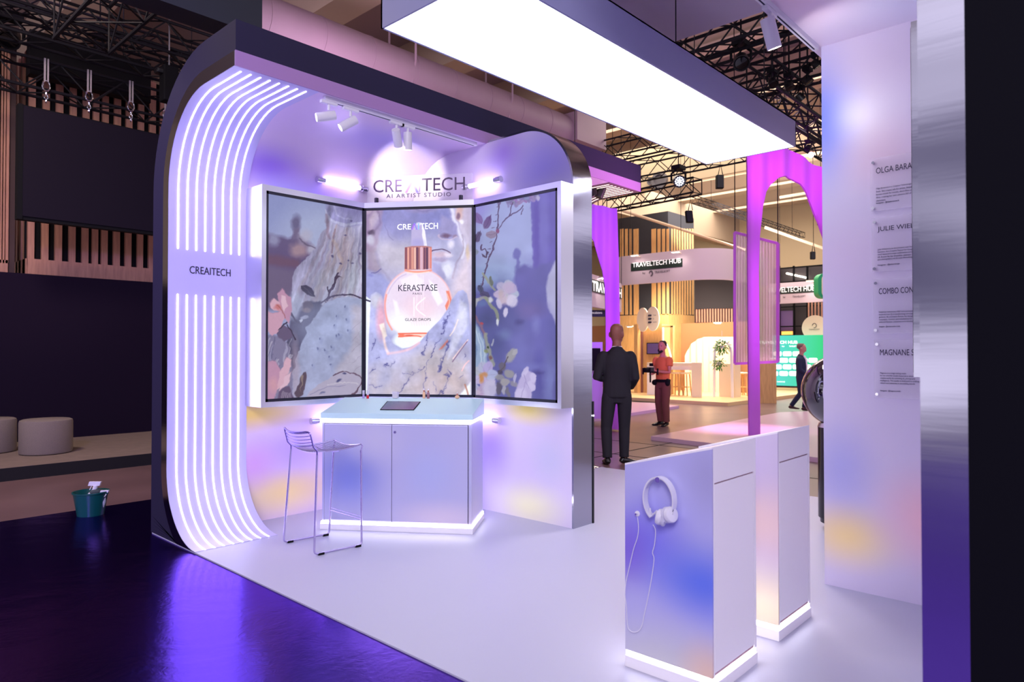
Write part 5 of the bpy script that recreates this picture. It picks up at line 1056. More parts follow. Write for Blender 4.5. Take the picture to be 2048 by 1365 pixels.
# moving head lamps
def moving_head(c, s, aim, label, on=False, pole=True, grp='moving head lamps on the trusses'):
    c = Vector(c); t = thing('moving_head_light', label, 'stage light', tuple(c), grp); a = Vector(aim).normalized()
    MB().box(c+Vector((-.55*s, -.42*s, .95*s)), c+Vector((.55*s, .42*s, 1.3*s))).build('base', M_black, t, bevel=.02*s)
    sd = a.cross(Vector((0, 0, 1))); sd = Vector((1, 0, 0)) if sd.length < .1 else sd.normalized()
    m = MB()
    for q in (-1, 1): m.tube([c+sd*.2*s*q+Vector((0, 0, .95*s)), c+sd*.62*s*q+Vector((0, 0, .6*s)), c+sd*.62*s*q], .09*s, 8)
    m.build('yoke', M_black, t)
    MB().lathe(c-a*.5*s, [(0, 0), (.32*s, 0), (.46*s, .2*s), (.5*s, .7*s), (.54*s, .9*s), (.5*s, .9*s), (.46*s, .8*s), (0, .8*s)], tuple(a), 26).build('head', M_blk2, t)
    if on:
        u = a.orthogonal().normalized(); w = a.cross(u); m = MB()
        for r_, n_ in ((0, 1), (.17, 6), (.34, 12)):
            for k in range(n_): an = 2*math.pi*k/max(n_, 1); m.ball(c+a*.33*s+(u*math.cos(an)+w*math.sin(an))*r_*s, .062*s, 10, 6)
        m.build('lit_lenses', mat('moving_head_glow', (255, 255, 255), .5, emit=3.5, ecol=(225, 232, 255)), t, 'cluster of lit white lenses')
    else: MB().lathe(c+a*.3*s, [(0, 0), (.45*s, 0), (.4*s, .05*s), (0, .1*s)], tuple(a), 24).build('lens', M_screenglass, t)
    MB().cyl(c+Vector((0, 0, 1.3*s)), (c.x, c.y, 9.2), .012, seg=6).build('hanging_pole', M_black, t) if pole else None
    return t
moving_head(AT(1357, 362, 15.5), .26, (-.62, -.62, -.35), 'moving head lamp lit with a cluster of white lenses over the hub banner', True)
moving_head(PX(530, 66, 2.35)+Vector((.55, .25, .0)), .085, (-.4, -.5, -.7), 'small glassy moving head lamp on top of the canopy beam near the arch', False, False)
moving_head(AT(1482, 122, 9.0), .2, (-.5, -.3, -.6), 'dark moving head hanging from the truss beyond the grey canopy')
moving_head(AT(200, 100, 12.2), .2, (.3, -.5, -.8), 'dark motor-like lamp hanging above the blank hanging screen')
moving_head(AT(20, 75, 10.5), .28, (-.2, -.5, -.6), 'dark lamp head at the top left corner of the photo')
for k, (x, y) in enumerate(((1545, 165), (1578, 172), (1615, 160), (1632, 128), (1600, 195))):
    moving_head(AT(x, y, 9.6+.2*k), .13, (-.3+.2*k, -.4, -.7), ['first', 'second', 'third', 'fourth', 'lowest'][k]+' dark lamp of the cluster on the truss left of the right wall')
for (x, y, lab) in ((1616, 296, 'small lamp glowing pink on the purple arch top'),):
    t = moving_head(AT(x, y, 11.4), .10, (-.5, .1, -.5), lab); MB().ball(AT(x+6, y+14, 11.2), .045, 12, 8).build('glow', mat('pink_glow', (255, 200, 255), .5, emit=10), t)
# line array / motor
for (x, y, lab) in ((338, 160, 'black chain hoist hanging beside the top of the arch'),):
    c = AT(x, y, 10.5); t = thing('chain_hoist', lab, 'hoist', tuple(c)); MB().box(c-Vector((.11, .1, .35)), c+Vector((.11, .1, .2))).build('motor_body', M_black, t, bevel=.02); MB().box(c-Vector((.2, .08, -.05)), c+Vector((.2, .08, .14))).build('brake_cover', M_blk2, t, bevel=.03); MB().cyl(c+zt*.2, c+zt*2.6, .012, seg=6).build('chain', M_alu, t)
# dark boxes behind left truss
a, b2 = AT(62, 140, 13.4), AT(300, 186, 13.4); 
hb_ = thing('hanging_black_box', 'long black box row hanging behind the strap truss at top left', 'box', (PY(60, 120, 12.4).x, 12.4, PY(180, 176, 12.4).z)); xb_ = PY(302, 150, 12.4).x; zb__ = PY(180, 92, 12.4).z; a.x = PY(60, 120, 12.4).x
MB().box((a.x, 12.4, PY(180, 176, 12.4).z), (xb_, 12.6, zb__)).build('case', M_black, hb_)
for x in (a.x+.4, xb_-.4): MB().cyl((x, 12.5, zb__), (x, 12.5, 9.2), .008, seg=5).build('suspension_wire', M_truss, hb_)
# hanging hall speakers
def hang_speaker(x, y, d, w, h, lab, tilt=0):
    c = AT(x, y, d); t = thing('hanging_speaker', lab, 'speaker', tuple(c), 'small black speakers hung under the hall ceiling'); 
    MB().obox(c-RT*w/2-zt*h/2, RT*w, FW*w*.8, zt*h+RT*tilt).build('cabinet', M_black, t, bevel=.02); MB().obox(c-RT*w*.42-zt*h*.44-FW*.012, RT*w*.84, FW*.01, zt*h*.88+RT*tilt).build('grille', mat('speaker_grille', (30, 32, 42), .8), t)
    MB().tube([c+zt*h*.5-RT*w*.3, c+zt*(h*.5+.28), c+zt*h*.5+RT*w*.3], .012, 6).cyl(c+zt*(h*.5+.28), (c.x, c.y, 9.2), .008, seg=5).build('cable', M_black, t)
hang_speaker(1441, 363, 18, .19, .36, 'black speaker hanging right of the bright moving head', .0)
hang_speaker(1381, 433, 17, .17, .30, 'black speaker hanging above the hub banner, slightly tilted', -.03)
hang_speaker(1642, 441, 19, .14, .25, 'black speaker seen through the purple arch, upper one')
hang_speaker(1627, 511, 21, .14, .24, 'black speaker seen through the purple arch, lower one')
# track lamps under far beam end
for k, (x, y, dx) in enumerate(((1186, 376, -.04), (1201, 380, .05))):
    c = AT(x, y, 8.4); t = thing('black_spotlight', ('left', 'right')[k]+' black can spotlight under the pink-lit beam end', 'spotlight', tuple(c), 'black can spotlights under the far canopy'); MB().lathe(c+zt*.09+RT*dx, [(0, 0), (.05, 0), (.052, .02), (.052, .2), (0, .2)], tuple(-zt-RT*dx*8), 18).build('lamp_body', M_blk2, t); MB().cyl(c+zt*.09+RT*dx, (c.x, c.y, ZC), .01, seg=6).build('stem', M_blk2, t)
struct(MB().box((4.9, 4.60, ZC), (X1, YI-.6, ZC+.1)).build('trim_12', M_whitep)) if False else None
# air outlets on the hall beam
for k, (x, y, r) in enumerate(((1304, 364, .09), (1321, 362, .2))):
    c = PX(x, y, 19.8); r *= .82; t = tag(MB().lathe(c, [(0, 0), (r*1.7, 0), (r*1.7, .12), (r*1.2, .12), (r*1.1, .05), (0, .05)], (-1, 0, 0), 28).build('air_outlet', mat('outlet_grey', (96, 92, 98), .6)), ('small', 'large')[k]+' round air outlet on the beige hall beam beside the moving head', 'air vent')
struct(MB().box((19.8, 8, 6.9), (20.2, 24, 8.6)).build('trim_13', M_beige))

# ================================================================== PURPLE-LIT FABRIC ARCHES
M_fab = mat('arch_fabric', (206, 112, 230), .75)
def xz(x, y, X): return PX(x, y, X)
# right arch: curved fabric face between two edge lines
AX = 10.1
def fabric_arch(rows, D, name, label, legs=None):
    """rows: (y, xl, xr) photo outline of a bowed fabric sheet at distance D, given 8 cm thickness"""
    t = thing(name, label, 'fabric arch', tuple(AT((rows[-1][1]+rows[-1][2])/2, rows[-1][0], D))); return t
raL = [(1493, 297), (1495, 340), (1496, 430), (1497, 520), (1499, 640), (1501, 760), (1502.5, 877)]
raI = [(1526, 877), (1525, 760), (1524, 640), (1523, 540), (1525, 470), (1532, 410), (1542, 378), (1553, 362), (1566, 350), (1582, 346), (1598, 351), (1612, 362), (1626, 382), (1636, 405), (1646, 440), (1656, 490), (1664, 560), (1668, 640), (1672, 877)]
raO = [(1700, 877), (1700, 370), (1655, 333), (1625, 309), (1600, 296), (1560, 268), (1493, 262)]
DA = 11.9
pts = raL[::-1][0:0]+[(1493, 262)]+raL+raI+[(1700, 877), (1700, 372), (1655, 333), (1598, 293)]
t = thing('fabric_arch', 'tall magenta-lit fabric arch standing on the pink platform', 'arch', tuple(AT(1512, 877, DA)))
def bow(px, py): return AT(px, py, DA+.0)+Vector((FW.x, FW.y, 0))*(.25*math.sin((px-1493)/60.0)+.05*math.sin(px/7.0)+.04*math.sin(px/17.0))
# solid sheet: triangulated polygon via bmesh, bowed, 6 cm thick
def sheet(pts, fn, thick, name, m, parent, step=3):
    bm = bmesh.new(); P = []
    for i in range(len(pts)):
        a, b_ = Vector(pts[i]), Vector(pts[(i+1) % len(pts)]); k = max(1, int((b_-a).length/40)); P += [a+(b_-a)*j/k for j in range(k)]
    vs = [bm.verts.new((p.x, p.y, 0)) for p in P]; f = bm.faces.new(vs); bmesh.ops.triangulate(bm, faces=[f])
    for ax in (0, 1):
        lo = min(p[ax] for p in P); hi = max(p[ax] for p in P); s_ = lo+step
        while s_ < hi:
            n = Vector((1, 0, 0)) if ax == 0 else Vector((0, 1, 0)); bmesh.ops.bisect_plane(bm, geom=bm.verts[:]+bm.edges[:]+bm.faces[:], plane_co=n*s_, plane_no=n); s_ += step if ax == 0 else 40
    bmesh.ops.recalc_face_normals(bm, faces=bm.faces)
    r_ = bmesh.ops.extrude_face_region(bm, geom=bm.faces[:]); nv = {v for v in r_['geom'] if isinstance(v, bmesh.types.BMVert)}
    off = Vector((0, 0, 0)); p = parent
    while p: off += Vector(p.location); p = p.parent
    for v in bm.verts:
        q = fn(v.co.x, v.co.y); q = q+(Vector((FW.x, FW.y, 0))*thick if v in nv else Vector()); v.co = q-off
    bmesh.ops.recalc_face_normals(bm, faces=bm.faces); me = bpy.data.meshes.new(name); bm.to_mesh(me); bm.free(); me.materials.append(m)
    for pg in me.polygons: pg.use_smooth = True
    me.set_sharp_from_angle(angle=math.radians(45))
    o = bpy.data.objects.new(name, me); C.objects.link(o); o.parent = parent; return o
sheet(pts, bow, .06, 'fabric', M_fab, t)
spot('arch_uplight', tuple(AT(1545, 300, 10.6)), tuple(AT(1560, 330, 12)), 60, (.85, .12, 1.0), 110, 1, .1)
spot('arch_uplight', tuple(AT(1500, 560, 9.8)), tuple(AT(1510, 620, 12)), 170, (.80, .10, 1.0), 75, 1, .15)
spot('arch_uplight', tuple(AT(1600, 380, 10.0)), tuple(AT(1610, 330, 12)), 130, (.85, .10, 1.0), 80, 1, .1)
DB = 13.2
plp = [(1150, 405), (1190, 405), (1234, 417), (1237, 520), (1239, 640), (1240, 860), (1213, 860), (1213, 640), (1211, 570), (1206, 540), (1198, 510), (1190, 480), (1180, 470), (1150, 460)]
t = thing('fabric_arch', 'violet-lit fabric pillar flaring out at the top behind the steel fin edge', 'arch', tuple(AT(1227, 840, DB)))
sheet(plp, lambda x, y: AT(x, y, DB)+Vector((FW.x, FW.y, 0))*(.15*math.sin((x-1150)/28.0)+.04*math.sin(x/4.5)), .06, 'fabric', M_fab, t)
spot('arch_uplight', tuple(AT(1195, 500, 11.2)), tuple(AT(1222, 520, 13.2)), 230, (.42, .14, 1.0), 100, 1, .15)
spot('arch_uplight', tuple(AT(1225, 690, 11.6)), tuple(AT(1225, 720, 13.2)), 90, (.5, .14, 1.0), 90, 1, .15)

# platforms
M_plat = mat('pale_platform', (206, 170, 200), .3)
def plat(px_pts, z, name, label, cat, m, side=None):
    P = [PZ(x, y, z) for x, y in px_pts]; o = MB().prism([(p.x, p.y, FZ) for p in P], (0, 0, z-FZ)).build(name, m); tag(o, label, cat); return o
plat([(1302, 873), (1450, 890), (1700, 925), (1760, 880), (1640, 822), (1560, 825)], .03, 'floor_platform', 'pink-lit low platform under the right purple arch', 'platform', M_plat)
plat([(1100, 850), (1185, 838), (1358, 812), (1300, 806), (1100, 800)], .03, 'floor_platform', 'violet-lit low platform behind the man in the black suit', 'platform', M_plat)
spot('plat_wash', tuple(AT(1500, 600, 12.5)), tuple(PZ(1490, 862, 0)), 500, (1, .45, .95), 60, 1, .2)
spot('plat_wash', tuple(AT(1230, 560, 14.0)), tuple(PZ(1250, 825, 0)), 420, (.62, .3, 1), 70, 1, .2)
# lilac wall left of the bald man
c = [PY(1176, 690, 8.6)]
tag(MB().obox(AT(1150, 838, 14.4), RT*.58, Vector((FW.x, FW.y, 0))*.08, (0, 0, 1.60)).build('lilac_partition', M_purple), 'lilac partition wall between the steel fin and the violet pillar', 'partition')
tvd = thing('wall_monitor', 'black monitor on the lilac partition left of the bald man', 'monitor', tuple(AT(1184, 716, 14.1)))
MB().obox(AT(1160, 742, 14.1), RT*.42, Vector((FW.x, FW.y, 0))*.06, (0, 0, .46)).build('case', M_black, tvd, bevel=.01)

# ================================================================== TRAVEL HUB BOOTH
BXF = 19.3
wp = [PZ(1225, 791, .06), PZ(1455, 806, .06)]
wpx, wpy = wp[1].x, wp[1].y
tag(MB().box((wpx, wpy, FZ), (wpx+9, wpy+9, .06)).build('wooden_platform', mat('oak_floor', (232, 200, 150), .4)), 'pale oak raised floor of the travel booth', 'platform')
def XB(x0, y0, x1, y1, X, th=.06, m_=None):
    a, b_ = PX(x0, (y0+y1)/2, X), PX(x1, (y0+y1)/2, X); xm = (x0+x1)/2; z1, z0 = PX(xm, y0, X).z, PX(xm, y1, X).z; return (m_ or MB()).box((X, a.y, z0), (X+th, b_.y, z1))
def YBx(x0, y0, x1, y1, Y, th=.06, m_=None):
    a, b_ = PY(x0, (y0+y1)/2, Y), PY(x1, (y0+y1)/2, Y); xm = (x0+x1)/2; z1, z0 = PY(xm, y0, Y).z, PY(xm, y1, Y).z; return (m_ or MB()).box((a.x, Y, z0), (b_.x, Y+th, z1))
# slatted tower
TX = 22.0; tc_ = PX(1337, 640, TX); TYc = tc_.y
tw = thing('slatted_tower', 'tall oak slatted column tower behind the hub banner', 'tower', (TX+.8, TYc+1, FZ))
yl = PX(1236, 640, TX).y; xrr = PY(1389, 640, TYc).x
zt1 = PX(1337, 458, TX).z; zb1 = PX(1337, 628, TX).z; zb0 = PX(1337, 660, TX).z
MB().box((TX+.016, TYc+.016, FZ), (xrr, yl, zt1+.65)).build('core', mat('tower_core', (44, 46, 56), .7), tw)
MB().box((TX, TYc, FZ), (xrr+.02, yl, zb1)).build('base_cladding', M_wood, tw)
for (a, b_) in ((1240, 1247), (1250, 1255.5), (1259, 1263), (1267, 1277), (1303, 1312), (1315, 1321), (1324, 1330), (1333, 1338)): XB(a, 458, b_, 630, TX, .016).build('slat', M_wood, tw)
for k in range(9): a = 1343+k*5.2; YBx(a, 458, a+2.8, 630, TYc, .016).build('slat', M_wood, tw)
# dark cabinet right of the tower, slatted fence under it
dk = PX(1392, 600, 23.0)
dkt = thing('dark_booth_block', 'dark blank wall block right of the slatted tower', 'wall block', (23.5, dk.y-.8, 2))
XB(1389, 556, 1500, 617, 23.0, .5).build('panel', mat('night_panel', (30, 27, 40), .7), dkt)
for k in range(16): XB(1392+k*5.4, 618, 1392+k*5.4+2.6, 645, 23.0, .015).build('slat', M_woodp, dkt)
XB(1389, 617, 1500, 646, 23.016, .4).build('backing', mat('brown_dark', (50, 32, 34), .8), dkt)
# brown back wall with arch niche
bwl = thing('booth_back_wall', 'brown booth wall behind the orange-shirted cameraman', 'wall', (24, 12, .06))
XB(1180, 648, 1500, 800, 22.9, .1).build('wall_panel', M_brown, bwl)
for k, (x0, x1, y0) in enumerate(((1372, 1410, 674), (1408, 1470, 672))):
    X = 22.7
    ym = [PX(x0+(x1-x0)*i/12, 700, X).y for i in range(13)]
# pleated curtain with rounded left top
m = MB(); X = 22.6; cols = []
for i in range(33):
    px = 1371+i*3.1; top = 674+ (48*(1-math.sqrt(max(0, 1-((1416-px)/46)**2))) if px < 1416 else 0); a = PX(px, min(top, 735), X); cols.append((a.y, a.z, X-.05*math.cos(i*1.57)))
vs = []
for (y, z, x) in cols: vs += [(x, y, .06), (x, y, z)]
for (y, z, x) in cols: vs += [(x+.05, y, .06), (x+.05, y, z)]
n = len(cols); fs = [(2*i, 2*i+2, 2*i+3, 2*i+1) for i in range(n-1)]+[(2*n+2*i, 2*n+2*i+1, 2*n+2*i+3, 2*n+2*i+2) for i in range(n-1)]+[(2*i+1, 2*i+3, 2*n+2*i+3, 2*n+2*i+1) for i in range(n-1)]+[(0, 1, 2*n+1, 2*n), (2*n-2, 4*n-2, 4*n-1, 2*n-1)]
m.add(vs, fs, True); tag(m.build('pleated_curtain', M_cream), 'cream pleated curtain with a rounded top on the brown wall', 'curtain')
# front oak pillar with tv and ovals
op = thing('oak_partition', 'oak partition with small monitor behind the cameraman', 'partition', (21, 12, .06))
XB(1283, 649, 1324, 800, 20.6, .5).build('panel', M_wood, op); XB(1268, 649, 1275, 805, 20.3, .3).build('post', M_wood, op); XB(1275, 649, 1283, 805, 20.5, .1).build('recess', mat('recess_brown', (120, 76, 76), .7), op)
tv = thing('wall_monitor', 'small dark monitor on the oak partition beside the cameraman', 'monitor', tuple(PX(1308, 698, 20.5)))
XB(1293, 686, 1317, 709, 20.5, .09).build('case', M_black, tv, bevel=.01); XB(1294.5, 687.5, 1316, 707.5, 20.49, .008).build('display', mat('tv_glow', (90, 70, 120), .3, emit=.25), tv)
fr_ = thing('wooden_portal', 'thin oak door frame with a curved white rail right of the cameraman', 'frame', (20.5, 11.4, .06))
XB(1341, 652, 1346, 800, 20.45, .1).build('post', M_wood, fr_); XB(1324, 652, 1346, 655, 20.45, .1).build('lintel', M_wood, fr_)
MB().tube([PX(1326, 655, 20.4), PX(1326, 682, 20.4), PX(1332, 688, 20.4), PX(1338, 700, 20.4), PX(1341, 712, 20.4), PX(1342, 730, 20.4)], .035, 8).build('curved_rail', M_whitep, fr_)
def oval(x, y, rx, ry, X, label, txt=True):
    c = PX(x, y, X); w = abs(PX(x+rx, y, X).y-c.y); h = PX(x, y-ry, X).z-c.z; t = thing('oval_sign', label, 'sign', tuple(c), 'white oval signs over the oak partition')
    P = [(X, c.y+w*math.cos(a), c.z+h*math.sin(a)) for a in [2*math.pi*i/40 for i in range(40)]]; MB().prism(P, (.05, 0, 0)).build('board', M_cream, t); MB().cyl((X+.05, c.y, c.z), (20.65, c.y, c.z), .02, seg=8).build('bracket', M_alu, t)
    if txt:
        for k in range(3):
            zz = c.z+h*(.28-.28*k); pts_ = [(X-.01, c.y+w*(.62-.09*j), zz+(.05*h if j % 2 else -.05*h)) for j in range(6)]; MB().tube(pts_, .022, 6).build('wave_mark', M_navy, t)
            lettering(['THIS', 'IS', 'NOW'][k], (X-.012, c.y-w*.1, zz-.05*h), (0, -1, 0), (0, 0, 1), None, .1*h, mat('grey_print', (130, 120, 120), .6), t)
oval(1285, 640, 11.5, 24, 20.35, 'white oval sign tucked behind the other oval, blank')
oval(1305, 638, 13, 24.5, 20.2, 'white oval sign with wavy black mark in front of the other oval')
bt = [o for o in C.objects if o.name.startswith('oval_sign')][0]
for ch in list(bt.children):
    if ch.name.startswith(('wave_mark', 'lettering')): bpy.data.objects.remove(ch)
# counter, stools
cnt = thing('booth_counter', 'white high table behind the cameraman with oak stools under it', 'table', (20, 11.5, .06))
XB(1294, 726, 1386, 731, 19.7, .6).build('table_top', M_cream, cnt); XB(1383, 726, 1402, 795, 19.6, .06).build('end_panel', M_cream, cnt); XB(1294, 731, 1310, 790, 19.75, .1).build('end_panel', M_whitep, cnt); XB(1294, 731, 1383, 740, 19.8, .06).build('apron', M_whitep, cnt)
def bstool(px, py_, X, lab, s=.74):
    c = PX(px, py_, X); c.z = .06; t = thing('oak_bar_stool', lab, 'stool', tuple(c), 'oak bar stools of the travel booth')
    MB().lathe(c+zt*(s-.04), [(0, 0), (.17, 0), (.19, .03), (.18, .05), (0, .05)], seg=20).build('seat', M_cream, t)
    for i in range(4):
        a = math.pi/4+i*math.pi/2; MB().tube([c+Vector((.13*math.cos(a), .13*math.sin(a), s-.04)), c+Vector((.2*math.cos(a), .2*math.sin(a), 0))], .02, 7).build('leg', M_wood, t)
    MB().tube([c+Vector((.17*math.cos(a), .17*math.sin(a), .28)) for a in [math.pi/4+i*math.pi/2 for i in range(4)]], .012, 6, closed=True).build('footrest', M_wood, t)
for k, (x, y) in enumerate(((1354, 792), (1371, 792))): bstool(x, y, 20.1, ('oak stool nearest the cameraman under the white table', 'oak stool at the right end of the white table')[k])
bstool(1477, 792, 21.6, 'oak stool left of the purple leg of the right arch'); bstool(1490, 792, 21.4, 'oak stool right beside the purple leg of the right arch')
# plant arch
pa = thing('plant_arch', 'white arched stand with hanging green plants left of the corrugated panel', 'plant stand', tuple(PX(1446, 790, 20.2)))
AXp = 20.2
pts_ = [PX(1428, 796, AXp)]+[PX(1446+17*math.cos(a), 707-24*math.sin(a), AXp) for a in [math.pi-math.pi*i/14 for i in range(15)]]+[PX(1465, 796, AXp)]
MB().tube(pts_, .045, 8).build('arch_frame', M_whitep, pa); XB(1438, 728, 1470, 796, 20.4, .4).build('box', M_cream, pa)
M_leaf = mat('leaf_green', (70, 130, 50), .5)
def plant(x, y, X, n, s, lab):
    c = PX(x, y, X); t = thing('hanging_plant', lab, 'plant', tuple(c), 'hanging green plants of the plant arch'); rr = random.Random(int(x)); m = MB()
    for i in range(n):
        a = rr.uniform(0, 6.28); b_ = rr.uniform(-1.2, 1.2); d = Vector((math.cos(a)*math.cos(b_), math.sin(a)*math.cos(b_), math.sin(b_))); q = c+d*rr.uniform(.02, s*.75); e = q+(d+Vector((0, 0, -.3)))*s*.35; w = d.cross(Vector((0, 0, 1))); w = (w.normalized() if w.length > .1 else Vector((1, 0, 0)))*s*.1
        m.add([q, (q+e)/2+w+zt*.01, e, (q+e)/2-w+zt*.01, (q+e)/2-zt*.012], [(0, 1, 2), (0, 2, 3), (0, 1, 4), (0, 4, 3), (2, 4, 1), (2, 3, 4)])
    m.build('leaves', M_leaf, t); MB().lathe(c-zt*.06, [(0, 0), (.06, 0), (.08, .1), (0, .1)], seg=14).build('pot', M_whitep, t); MB().cyl(c+zt*.03, c+zt*.5, .006, seg=5).build('cord', M_whitep, t)
plant(1444, 694, 20.05, 150, .30, 'upper hanging plant of the arch'); plant(1437, 727, 20.05, 120, .26, 'lower hanging plant with trailing leaves')
for k, (x, y) in enumerate(((1436, 646), (1259, 653))):
    c = PX(x, y, 20.6 if k == 0 else 21.0); t = thing('wall_lamp', ('warm lamp washing the brown wall above the curtain', 'warm lamp on the brown wall right of the bald man')[k], 'lamp', tuple(c)); MB().box(c-Vector((.04, .14, .02)), c+Vector((.04, .14, .02))).build('fitting', M_cream, t); MB().box(c-Vector((.03, .08, .03)), c+Vector((.03, .08, -.018))).build('lamp_face', M_lampglow, t)
    spot('wall_lamp_beam', tuple(c-zt*.05), tuple(c+Vector((1.0, 0, -1.2))), 60, (1, .72, .42), 120, 1, .05)
area_light('booth_glow', (20.6, 10.8, 3.0), (21.6, 11.2, 0), 1.6, 130, (1, .84, .62))
area_light('booth_glow', (20.9, 12.2, 3.4), (22, 12.2, 1.5), 1.0, 90, (1, .8, .55))

# banners
M_ban = mat('banner_white', (196, 176, 190), .6); M_gk = mat('banner_green_black', (26, 40, 36), .5)
def banner(P, z0, z1, label, name='hub_banner', th=.06):
    """P: floor polyline; a tall band of fabric standing on it"""
    t = thing(name, label, 'banner', (P[0][0], P[0][1], z0), 'curved white hub banners'); m = MB(); n = len(P); vs = []
    A = [(x, y, z0) for x, y in P]; B = [(x, y, z1) for x, y in P]
    N = []
    for i in range(n):
        a, b_ = Vector(P[max(i-1, 0)]), Vector(P[min(i+1, n-1)]); d = (b_-a).normalized(); N.append(Vector((-d.y, d.x, 0))*th)
    vs = A+B+[tuple(Vector(p)+N[i]) for i, p in enumerate(A)]+[tuple(Vector(p)+N[i]) for i, p in enumerate(B)]
    for i in range(n-1): m.f += [(i, i+1, n+i+1, n+i), (2*n+i, 3*n+i, 3*n+i+1, 2*n+i+1), (i, 2*n+i, 2*n+i+1, i+1), (n+i, n+i+1, 3*n+i+1, 3*n+i)]
    m.f += [(0, n, 3*n, 2*n), (n-1, 3*n-1, 4*n-1, 2*n-1)]; m.v = vs; m.sm = [True]*len(m.f); m.build('band', M_ban, t); return t
BX = 19.6
yA, yB_ = PX(1245, 540, BX).y, PX(1372, 540, BX).y; zT, zB = PX(1310, 506, BX).z, PX(1310, 566, BX).z; rr_ = 1.1
P = [(BX+.9+.0, yA+.7), (BX+.35, yA+.55), (BX+.08, yA+.25), (BX, yA)]+[(BX, yA+(yB_-yA)*i/4) for i in range(1, 5)]+[(BX+rr_-rr_*math.cos(math.radians(a)), yB_-rr_*math.sin(math.radians(a))) for a in range(12, 91, 13)]+[(BX+rr_+2.6, yB_-rr_)]
hb = banner(P, zB, zT, 'big curved white banner reading TRAVELTECH HUB with two lamps on top')
def bt_(txt, xl, xr, yb, h, X, par, mm, **k): a, b_ = PX(xl, yb, X-.01), PX(xr, yb, X-.01); hh = PX(xl, yb-h, X-.01).z-a.z; return lettering(txt, a, (0, -1, 0), (0, 0, 1), a.y-b_.y, hh, mm, par, **k)
def plate(xl, xr, yt, yb, X, par): a, b_ = PX(xl, (yt+yb)/2, X), PX(xr, (yt+yb)/2, X); xm = (xl+xr)/2; MB().box((X-.008, a.y, PX(xm, yb, X).z), (X, b_.y, PX(xm, yt, X).z)).build('text_plate', M_gk, par)
M_wtx = mat('banner_lettering', (255, 255, 255), .5, emit=.35)
plate(1262, 1365, 522.5, 538.5, BX-.004, hb); bt_('TRAVELTECH HUB', 1265, 1362, 535.5, 9.5, BX-.012, hb, M_wtx, bold=.015)
M_gtx = mat('grey_letter', (70, 66, 74), .6)
bt_('by', 1285, 1291, 549.5, 5, BX, hb, M_gtx); bt_('TRAVELSOFT', 1309, 1340, 547, 4.5, BX, hb, M_gtx)
c = PX(1302, 547, BX-.012); MB().tube([c+Vector((0, .07*math.cos(a), .085*math.sin(a))) for a in [2*math.pi*i/20 for i in range(17)]], .010, 6).tube([c+Vector((0, .04*math.cos(a), .05*math.sin(a))) for a in [1+2*math.pi*i/20 for i in range(13)]], .008, 6).build('round_logo', M_gtx, hb)
def floodlamp(x, y, X, lab, pw_=10):
    c = PX(x, y, X-.35); t = thing('banner_lamp', lab, 'lamp', tuple(c), 'bright arm lamps on top of the hub banners'); MB().box(c-Vector((.05, .12, .015)), c+Vector((.06, .12, .02))).build('lamp_head', M_cream, t); MB().box(c-Vector((.045, .11, .024)), c+Vector((.05, .11, -.016))).build('lamp_face', M_lampglow, t); MB().tube([c+Vector((.05, 0, 0)), c+Vector((.4, 0, -.02)), c+Vector((.42, 0, -.2))], .015, 6).build('arm', M_cream, t)
    spot('banner_beam', tuple(c-zt*.03), tuple(c+Vector((.35, 0, -.6))), pw_, (1, .93, .82), 120, 1, .04)
floodlamp(1269, 511, BX, 'bright lamp over the left part of the big banner'); floodlamp(1351, 504, BX, 'bright lamp over the right part of the big banner')
# near-left banner
pA, pB = AT(1150, 580, 15.2), AT(1243, 598, 18.6); dAB = Vector((pB.x-pA.x, pB.y-pA.y, 0)).normalized(); nAB = Vector((dAB.y, -dAB.x, 0))
b2n = banner([(pA.x, pA.y), ((pA.x+pB.x)/2, (pA.y+pB.y)/2), (pB.x, pB.y)], 2.55, 3.32, 'white banner reading TRAVELTECH, half hidden by the violet pillar')
LN = (pB-pA).length
def onN(s, z): return Vector((pA.x, pA.y, z))+dAB*s+nAB*.012
s0 = 1.15; MB().obox(onN(s0-.05, 2.90), dAB*(LN-s0+.02), nAB*.006, (0, 0, .30)).build('text_plate', M_gk, b2n); lettering('TRAVELTECH', onN(s0, 2.92)+nAB*.01, dAB, (0, 0, 1), LN-s0-.06, .25, M_wtx, b2n, bold=.03); lettering('by', onN(2.3, 2.68), dAB, (0, 0, 1), None, .11, M_gtx, b2n)
c = AT(1207, 556, 16.4); t = thing('banner_lamp', 'bright arm lamp on the half hidden banner', 'lamp', tuple(c), 'bright arm lamps on top of the hub banners'); MB().box(c-Vector((.12, .06, .015)), c+Vector((.12, .06, .02))).build('lamp_head', M_cream, t); MB().box(c-Vector((.11, .05, .024)), c+Vector((.11, .05, -.016))).build('lamp_face', M_lampglow, t); spot('banner_beam', tuple(c-zt*.03), tuple(AT(1207, 600, 17.4)), 25, (1, .93, .82), 120, 1, .04)
ms = thing('small_blue_sign', 'dark blue hanging sign under the half hidden banner', 'sign', tuple(AT(1195, 625, 17.6))); MB().obox(AT(1170, 634, 17.6), RT*.56, FW*.05, (0, 0, .17)).build('board', mat('navy_board', (24, 28, 66), .5), ms); lettering('escalators', AT(1183, 628, 17.58), RT, (0, 0, 1), .27, .06, M_wtx, ms)
